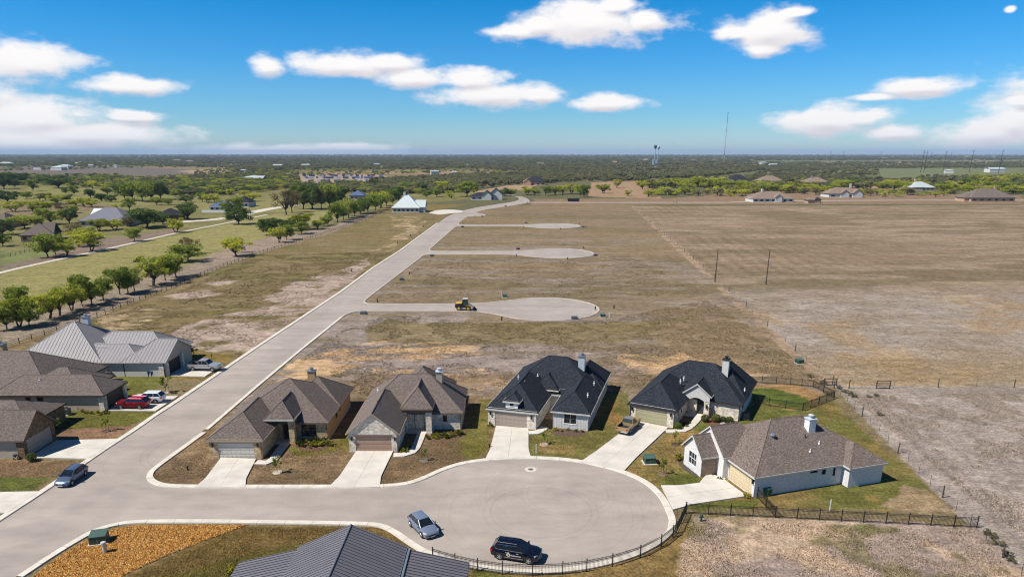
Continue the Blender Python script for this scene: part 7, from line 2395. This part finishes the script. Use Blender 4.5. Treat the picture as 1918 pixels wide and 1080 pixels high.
# guyed radio mast
Yd = 2600.0
X = (1357 - 959) / FPX * (Yd * CT)
ms = tag(empty('radio_mast', (X, Yd, 0)), 'slender guyed radio mast rising above the horizon', 'mast')
M_MD, M_ML = mat('mast dark paint', (0.06, 0.05, 0.06), 0.7, var=0.1), mat('mast pale paint', (0.6, 0.56, 0.5), 0.7, var=0.05)
HM = 176.0
for i in range(11):
    z0, z1 = HM * i / 11, HM * (i + 1) / 11
    mb = MB()
    c = [Vector((0.8 * math.cos(a), 0.8 * math.sin(a), 0)) for a in (0.3, 2.4, 4.5)]
    for q in c:
        mb.tube(q + Vector((0, 0, z0)), q + Vector((0, 0, z1)), 0.22 if i < 4 else 0.13, n=5)
    for k in range(5):
        za, zb = z0 + (z1 - z0) * k / 5, z0 + (z1 - z0) * (k + 1) / 5
        for j in range(3):
            mb.tube(c[j] + Vector((0, 0, za)), c[(j + 1) % 3] + Vector((0, 0, zb)), 0.07, n=4)
    mb.build('mast_section', M_ML if i < 2 else M_MD, ms)
for z in (HM, HM * 0.88, HM * 0.83, HM * 0.66, HM * 0.32):
    MB().lathe([(1.0, -1.5), (1.4, 0), (1.0, 1.5)], 8, (0.6, 0, z)).build('antenna', M_MD, ms)
mb = MB()
for a in (0.5, 2.6, 4.7):
    for z in (HM * 0.35, HM * 0.7, HM * 0.97):
        mb.tube((0, 0, z), (80 * math.cos(a), 80 * math.sin(a), 0), 0.03, n=3)
mb.build('guy_wires', M_METALGREY, ms)
M_WT = mat('water tower paint', alb(176, 206, 224), 0.5, var=0.04)
M_WTD = mat('water tower dark paint', alb(58, 84, 92), 0.5, var=0.06)  # dark blue-green paint of the nearer tower's tank
for lab, x, m1, dz in (('water tower with dark tank on the horizon', 1227, M_WTD, 0), ('water tower with pale tank just behind the dark one', 1233, M_WT, -1.5)):
    Yd = 2300.0 if dz == 0 else 2380.0
    wt = tag(empty('water_tower', ((x - 959) / FPX * Yd * CT, Yd, 0)), lab, 'water tower', 'water towers on the horizon')
    MB().lathe([(2.4, 0), (1.2, 6), (1.1, 52 + dz)], 12).build('pedestal', M_WT, wt)
    MB().lathe([(1.4, 52 + dz), (3.6, 55 + dz), (5.0, 58.5 + dz), (4.8, 61 + dz), (3.2, 63.5 + dz), (0.3, 64.5 + dz)], 16).build('tank', m1, wt, smooth=50)
    MB().box(-7, -2, -2, 2, 0, 20).build('base_building', M_WT, wt)

# ---------------------------------------------------------------- small things about the lots


def transformer(x, y, label, s_=1.0, rz=0.0, group='green transformer boxes'):
    p = G(x, y)
    t_ = tag(empty('transformer_box', (p.x, p.y, 0), rz), label, 'transformer', group)
    t_.scale = (s_, s_, s_)
    MB().box(-0.85, 0.85, -0.75, 0.75, 0, 0.1).build('pad', M_CONC, t_)
    MB().hexa([(-0.7, -0.6, 0.1), (0.7, -0.6, 0.1), (0.7, 0.6, 0.1), (-0.7, 0.6, 0.1)], [(-0.68, -0.55, 0.8), (0.68, -0.55, 0.8), (0.68, 0.58, 0.95), (-0.68, 0.58, 0.95)]).build('cabinet', M_GREENBOX, t_)
    MB().hexa([(-0.72, -0.6, 0.802), (0.72, -0.6, 0.802), (0.72, 0.62, 0.955), (-0.72, 0.62, 0.955)], [(-0.72, -0.6, 0.86), (0.72, -0.6, 0.86), (0.72, 0.62, 1.02), (-0.72, 0.62, 1.02)]).build('lid', mat('green enamel lid', (0.06, 0.11, 0.09), 0.5, var=0.08), t_)
    MB().box(-0.03, 0.03, -0.61, -0.585, 0.3, 0.55).build('latch', M_METALGREY, t_)


transformer(187, 1014, 'dark green transformer box on the orange mulch bed', 1.1, 0.25)
transformer(1216, 866, 'green transformer box in the yard of the arched entry house', 1.0, 0.1)
transformer(1129, 593.5, 'green transformer box past the end of the first empty turning circle', 0.85)
transformer(946, 556.5, 'green transformer box north of the first empty turning circle', 0.85)
transformer(1497, 680, 'green transformer box beside the wire fence', 0.9, 0.3)
PED = MB().lathe([(0.16, 0), (0.16, 0.75), (0.2, 0.76), (0.2, 0.95), (0.1, 1.0)], 10)
WPED, BPED = PED.mesh('pedestal', mat('pale grey plastic', alb(208, 204, 196), 0.6, var=0.05)), PED.mesh('pedestal', M_MBLK)


def pedestal(x, y, label, pale=False, s_=1.0, group='utility pedestals'):
    p = G(x, y)
    o = share('utility_pedestal', WPED if pale else BPED, None, (p.x, p.y, 0), 0, (s_, s_, s_))
    tag(o, label, 'pedestal', group)


pedestal(197, 1034, 'pale grey utility pedestal on the orange mulch bed', True, 1.25)
pedestal(1142, 594, 'white utility pedestal past the first empty turning circle', True, 1.1)
pedestal(940, 554, 'white utility pedestal north of the first empty turning circle', True, 1.1)
DOTS = [(940, 600, 'below'), (707, 566, 'on the first'), (752, 524, 'on the second'), (767, 514, 'on the second'), (967, 480.5, 'on the second'), (1063, 486, 'on the second'), (1093, 465, 'on the second'), (981, 427, 'on the third'), (1050, 430, 'on the third'), (1085, 419.5, 'on the third'), (1098, 426, 'on the third'), (867, 417, 'on the third'),
        (659, 509, 'west of the'), (745, 456, 'west of the'), (769, 442, 'west of the'), (787, 440, 'west of the'), (793, 425, 'west of the'), (811, 412, 'west of the'), (877, 407.5, 'on the last'), (890, 406, 'on the last'), (926, 382, 'on the last'), (988, 380, 'on the last'), (1115, 580, 'east of'), (1150, 578, 'east of'), (352, 880, 'near'), (917, 838, 'near'), (396, 668, 'near')]
dd = sorted(DOTS)
for x, y, _ in DOTS:
    pedestal(x, y, 'small black utility pedestal, %s from the left of those on the lots' % ORD[dd.index((x, y, _))], False, 0.95 if y < 620 else 0.6)
MBOX = MB().hexa([(-0.8, -0.5, 0.0), (0.8, -0.5, 0.0), (0.8, 0.5, 0.0), (-0.8, 0.5, 0.0)], [(-0.7, -0.42, 0.62), (0.7, -0.42, 0.62), (0.7, 0.45, 0.72), (-0.7, 0.45, 0.72)])
for i, (x, y, wh) in enumerate([(681, 588, 'at the corner of the first side street'), (1076, 597.5, 'at the rim of the first empty turning circle'), (753, 524.5, 'beside the main road verge'), (809, 480, 'at the corner of the second side street'), (1115, 479, 'past the second turning circle'), (970, 467, 'north of the second side street'), (866, 425.5, 'at the third side street corner'),
                                (1092, 426, 'past the third turning circle'), (985, 418, 'north of the third turning circle'), (903, 406, 'at the short road stub'), (947, 386.5, 'by the bending street')]):
    p = G(x, y)
    tag(MBOX.build('meter_vault', mat('slate plastic', alb(88, 96, 104), 0.6, var=0.08), None, (p.x, p.y, 0), 0.1 * i), 'low slate grey utility vault ' + wh, 'utility box', 'low utility vaults on the lots')
# dark dumpster on the field road, mailboxes, bins, cooling units
p = G(1074, 377.5)
dm = tag(empty('dumpster', (p.x, p.y, 0)), 'dark roll-off dumpster beside the far field road', 'dumpster')
MB().hexa([(-4.6, -1.2, 0.2), (4.6, -1.2, 0.2), (4.6, 1.2, 0.2), (-4.6, 1.2, 0.2)], [(-5.0, -1.25, 2.6), (5.0, -1.25, 2.6), (5.0, 1.25, 2.6), (-5.0, 1.25, 2.6)]).build('bin', M_GD_CHAR, dm)
for k in range(7):
    MB().box(-4.5 + k * 1.5 - 0.08, -4.5 + k * 1.5 + 0.08, -1.42, -1.22, 0.3, 2.5).build('rib', M_MBLK, dm)
for i, (x, y) in enumerate([(1262, 380.5), (1267, 380.5)]):
    p = G(x, y)
    q = tag(empty('mailbox', (p.x, p.y, 0)), ['dark mailbox by the field road, nearer the dividing fence', 'dark mailbox by the field road, second of the two'][i], 'mailbox')
    MB().box(-0.08, 0.08, -0.08, 0.08, 0, 1.1).build('post', M_WOODPOST, q)
    MB().box(-0.4, 0.4, -0.3, 0.3, 1.1, 1.6).build('box', M_MBLK, q)


def ac_unit(x, y, label, s_=1.0):
    p = G(x, y)
    a = tag(empty('cooling_unit', (p.x, p.y, 0)), label, 'cooling unit')
    a.scale = (s_, s_, s_)
    MB().box(-0.45, 0.45, -0.45, 0.45, 0, 0.08).build('pad', M_CONC, a)
    MB().box(-0.38, 0.38, -0.38, 0.38, 0.08, 0.85).build('casing', mat('cooling unit casing', alb(150, 150, 148), 0.5, 0.3, var=0.06), a)
    MB().lathe([(0.33, 0.85), (0.33, 0.89), (0.05, 0.91)], 12).build('fan_guard', M_MBLK, a)
    for k in range(5):
        MB().box(-0.36, 0.36, -0.395, -0.382, 0.18 + k * 0.13, 0.22 + k * 0.13).build('louvre', M_MBLK, a)


ac_unit(125, 776, 'grey cooling unit against the beige stucco wall', 1.25)
ac_unit(1396, 783, 'pale cooling unit beside the arched entry house', 1.1)
ac_unit(206, 705, 'cooling unit against the long white wall of the metal roof house', 1.2)


def wheelie(x, y, label, m_, lying=False):
    p = G(x, y)
    b = tag(empty('refuse_bin', (p.x, p.y, 0), 0.3), label, 'bin')
    MB().hexa([(-0.24, -0.27, 0.05), (0.24, -0.27, 0.05), (0.24, 0.27, 0.05), (-0.24, 0.27, 0.05)], [(-0.31, -0.36, 0.95), (0.31, -0.36, 0.95), (0.31, 0.36, 0.95), (-0.31, 0.36, 0.95)]).build('tub', m_, b)
    MB().hexa([(-0.33, -0.38, 0.952), (0.33, -0.38, 0.952), (0.33, 0.4, 0.952), (-0.33, 0.4, 0.952)], [(-0.3, -0.33, 1.03), (0.3, -0.33, 1.03), (0.3, 0.36, 1.05), (-0.3, 0.36, 1.05)]).build('lid', m_, b)
    for s_ in (-1, 1):
        MB().tube((s_ * 0.25 - 0.04, 0.3, 0.12), (s_ * 0.25 + 0.04, 0.3, 0.12), 0.12, n=10).build('wheel', M_RUBBER, b)


M_BINB, M_BING = mat('blue bin plastic', alb(56, 96, 150), 0.5, var=0.06), mat('green bin plastic', (0.02, 0.10, 0.06), 0.5, var=0.06)
wheelie(281, 704, 'blue recycling bin against the white wall of the metal roof house', M_BINB)
wheelie(287, 704, 'blue recycling bin nearer the garage of the metal roof house', M_BINB)
wheelie(1432, 927, 'dark green bin behind the fence spur at the white brick house', M_BING)
wheelie(1438, 927, 'dark green bin second from the fence spur', M_BING)
p = G(1313, 975)
hy = tag(empty('fire_hydrant', (p.x, p.y, 0)), 'dark green hydrant in the bare lot by the iron fence', 'hydrant')
MB().lathe([(0.17, 0), (0.17, 0.06), (0.11, 0.08), (0.11, 0.6), (0.16, 0.62), (0.16, 0.68), (0.1, 0.8), (0.04, 0.86)], 10).build('barrel', M_GREENBOX, hy)
MB().tube((-0.24, 0, 0.48), (0.24, 0, 0.48), 0.07, n=8).build('outlets', M_GREENBOX, hy)
for x, y, lab in ((1004, 849, 'white marker post at the kerb by the curved driveway'), (1554, 955, 'white marker post on the lawn behind the straight iron fence')):
    p = G(x, y)
    tag(MB().box(-0.05, 0.05, -0.03, 0.03, 0, 1.25).box(-0.055, 0.055, -0.034, 0.034, 1.25, 1.33).build('marker_post', M_WHITE, None, (p.x, p.y, 0)), lab, 'post')
p = G(10, 857)
fa = tag(empty('lawn_spreader', (G(30, 860).x, G(30, 860).y, 0), 0.4), 'dark blue wheeled lawn spreader against the stone gable house', 'spreader')
MB().lathe([(0.05, 0.3), (0.28, 0.62), (0.3, 0.66)], 10).build('hopper', mat('navy plastic', alb(36, 48, 74), 0.5, var=0.1), fa)
for s_ in (-1, 1):
    MB().tube((s_ * 0.22 - 0.03, 0, 0.16), (s_ * 0.22 + 0.03, 0, 0.16), 0.16, n=12).build('wheel', M_RUBBER, fa)
MB().tube((0, 0, 0.3), (0, 0.7, 1.05), 0.025, n=5).tube((-0.2, 0.7, 1.05), (0.2, 0.7, 1.05), 0.025, n=5).build('handle', M_MBLK, fa)
# rocks in the bed, mower tracks aside
for i, (x, y) in enumerate([(1354, 795), (1370, 793)]):
    p = G(x, y)
    r_ = random.Random(i)
    mb = MB()
    bm = bmesh.new()
    bmesh.ops.create_icosphere(bm, subdivisions=2, radius=0.4)
    for v in bm.verts:
        v.co *= 1 + r_.uniform(-0.18, 0.18)
        v.co.z *= 0.7
    me = bpy.data.meshes.new('boulder')
    bm.to_mesh(me)
    bm.free()
    me.materials.append(mat('pale boulder', alb(190, 180, 168), 0.95, var=0.2, scale=3))
    tag(share('boulder', me, None, (p.x, p.y, 0.12)), ['pale boulder at the edge of the shrub bed', 'pale boulder at the far end of the shrub bed'][i], 'rock')
# weeds and scrub at the fence corner
for i, (x, y, s_) in enumerate([(1583, 735, 1.4), (1594, 740, 1.6), (1600, 744, 1.2), (1571, 728, 1.3), (1627, 744, 1.0), (1640, 742, 1.1), (1649, 778, 1.2), (1517, 706, 1.5), (1540, 718, 1.5), (1850, 1000, 1.4), (1870, 1020, 1.3), (1885, 1040, 1.4), (1860, 1008, 1.2), (1895, 1052, 1.2)]):
    tree(x, y, 0, 0, 'z', 'scrubby weed clump, %s from the left around the wire fence corner' % ORD[sorted([1583, 1594, 1600, 1571, 1627, 1640, 1649, 1517, 1540, 1850, 1870, 1885, 1860, 1895]).index(x)], 'weed clumps by the wire fence', size=(s_ * 0.45, s_ * 1.0))

# far storage yard: rows of parked trailers
TRM = [mat('trailer white', alb(196, 200, 208), 0.5, var=0.03), mat('trailer blue grey', alb(120, 136, 168), 0.5, var=0.05), mat('trailer navy', alb(64, 74, 104), 0.5, var=0.05)]
trs = []
for m_ in TRM:
    b = MB().hexa([(-4, -1.25, 0.5), (3.4, -1.25, 0.5), (3.4, 1.25, 0.5), (-4, 1.25, 0.5)], [(-4, -1.25, 3.1), (3.8, -1.25, 3.1), (3.8, 1.25, 3.1), (-4, 1.25, 3.1)])
    b.box(-1.2, -0.4, -1.3, 1.3, 0, 0.8).box(0.2, 1.0, -1.3, 1.3, 0, 0.8)
    trs.append(b.mesh('parked_trailer', m_))
rt = random.Random(8)
cnt = 0
for row, (yy, xa, xb, n) in enumerate([(330, 562, 716, 22), (334.5, 566, 716, 20), (340, 580, 712, 12)]):
    for i in range(n):
        if rt.random() < 0.15:
            continue
        p = G(xa + (xb - xa) * (i + rt.uniform(0.1, 0.9)) / n, yy + rt.uniform(-0.7, 0.7))
        o = share('parked_trailer', trs[rt.choice((0, 1, 1, 2, 2) if row < 2 else (0, 0, 1))], None, (p.x, p.y, 0), rt.uniform(-0.2, 0.2) + (1.5 if rt.random() < 0.5 else 0))
        tag(o, '%s trailer from the left in the %s row of the far storage yard' % (ORD[i], ('back', 'middle', 'front')[row]), 'trailer', 'trailers in the far storage yard')

# manhole collars and covers in the roads
for i, (x, y, lab) in enumerate([(994, 878.5, 'pale manhole collar at the north side of the turning circle')]):
    p = G(x, y)
    mh = tag(empty('manhole', (p.x, p.y, 0.02)), lab, 'manhole')
    MB().lathe([(0.75 if i == 0 else 0.5, 0.0), (0.74 if i == 0 else 0.49, 0.006)], 16).build('collar', M_CONC if i == 0 else M_KERB, mh)
    MB().lathe([(0.33, 0.006), (0.32, 0.012)], 14).build('cover', mat('cast iron cover', alb(120, 112, 106), 0.7, 0.2, var=0.1), mh)

# ---------------------------------------------------------------- haze: even air round everything
hz = MB().box(-31500, 31500, -900, 39500, -1.5, 190).build('haze', [])
hm = bpy.data.materials.new('thin air')
hm.use_nodes = True
hm.node_tree.nodes.remove(hm.node_tree.nodes['Principled BSDF'])
pv = hm.node_tree.nodes.new('ShaderNodeVolumePrincipled')
pv.inputs['Color'].default_value = (0.55, 0.74, 1.0, 1)
pv.inputs['Density'].default_value = 0.00005
pv.inputs['Anisotropy'].default_value = 0.0
hm.node_tree.links.new(pv.outputs[0], hm.node_tree.nodes['Material Output'].inputs['Volume'])
hz.data.materials.append(hm)
tag(hz, 'thin blue haze over the far country', 'haze', kind='stuff')
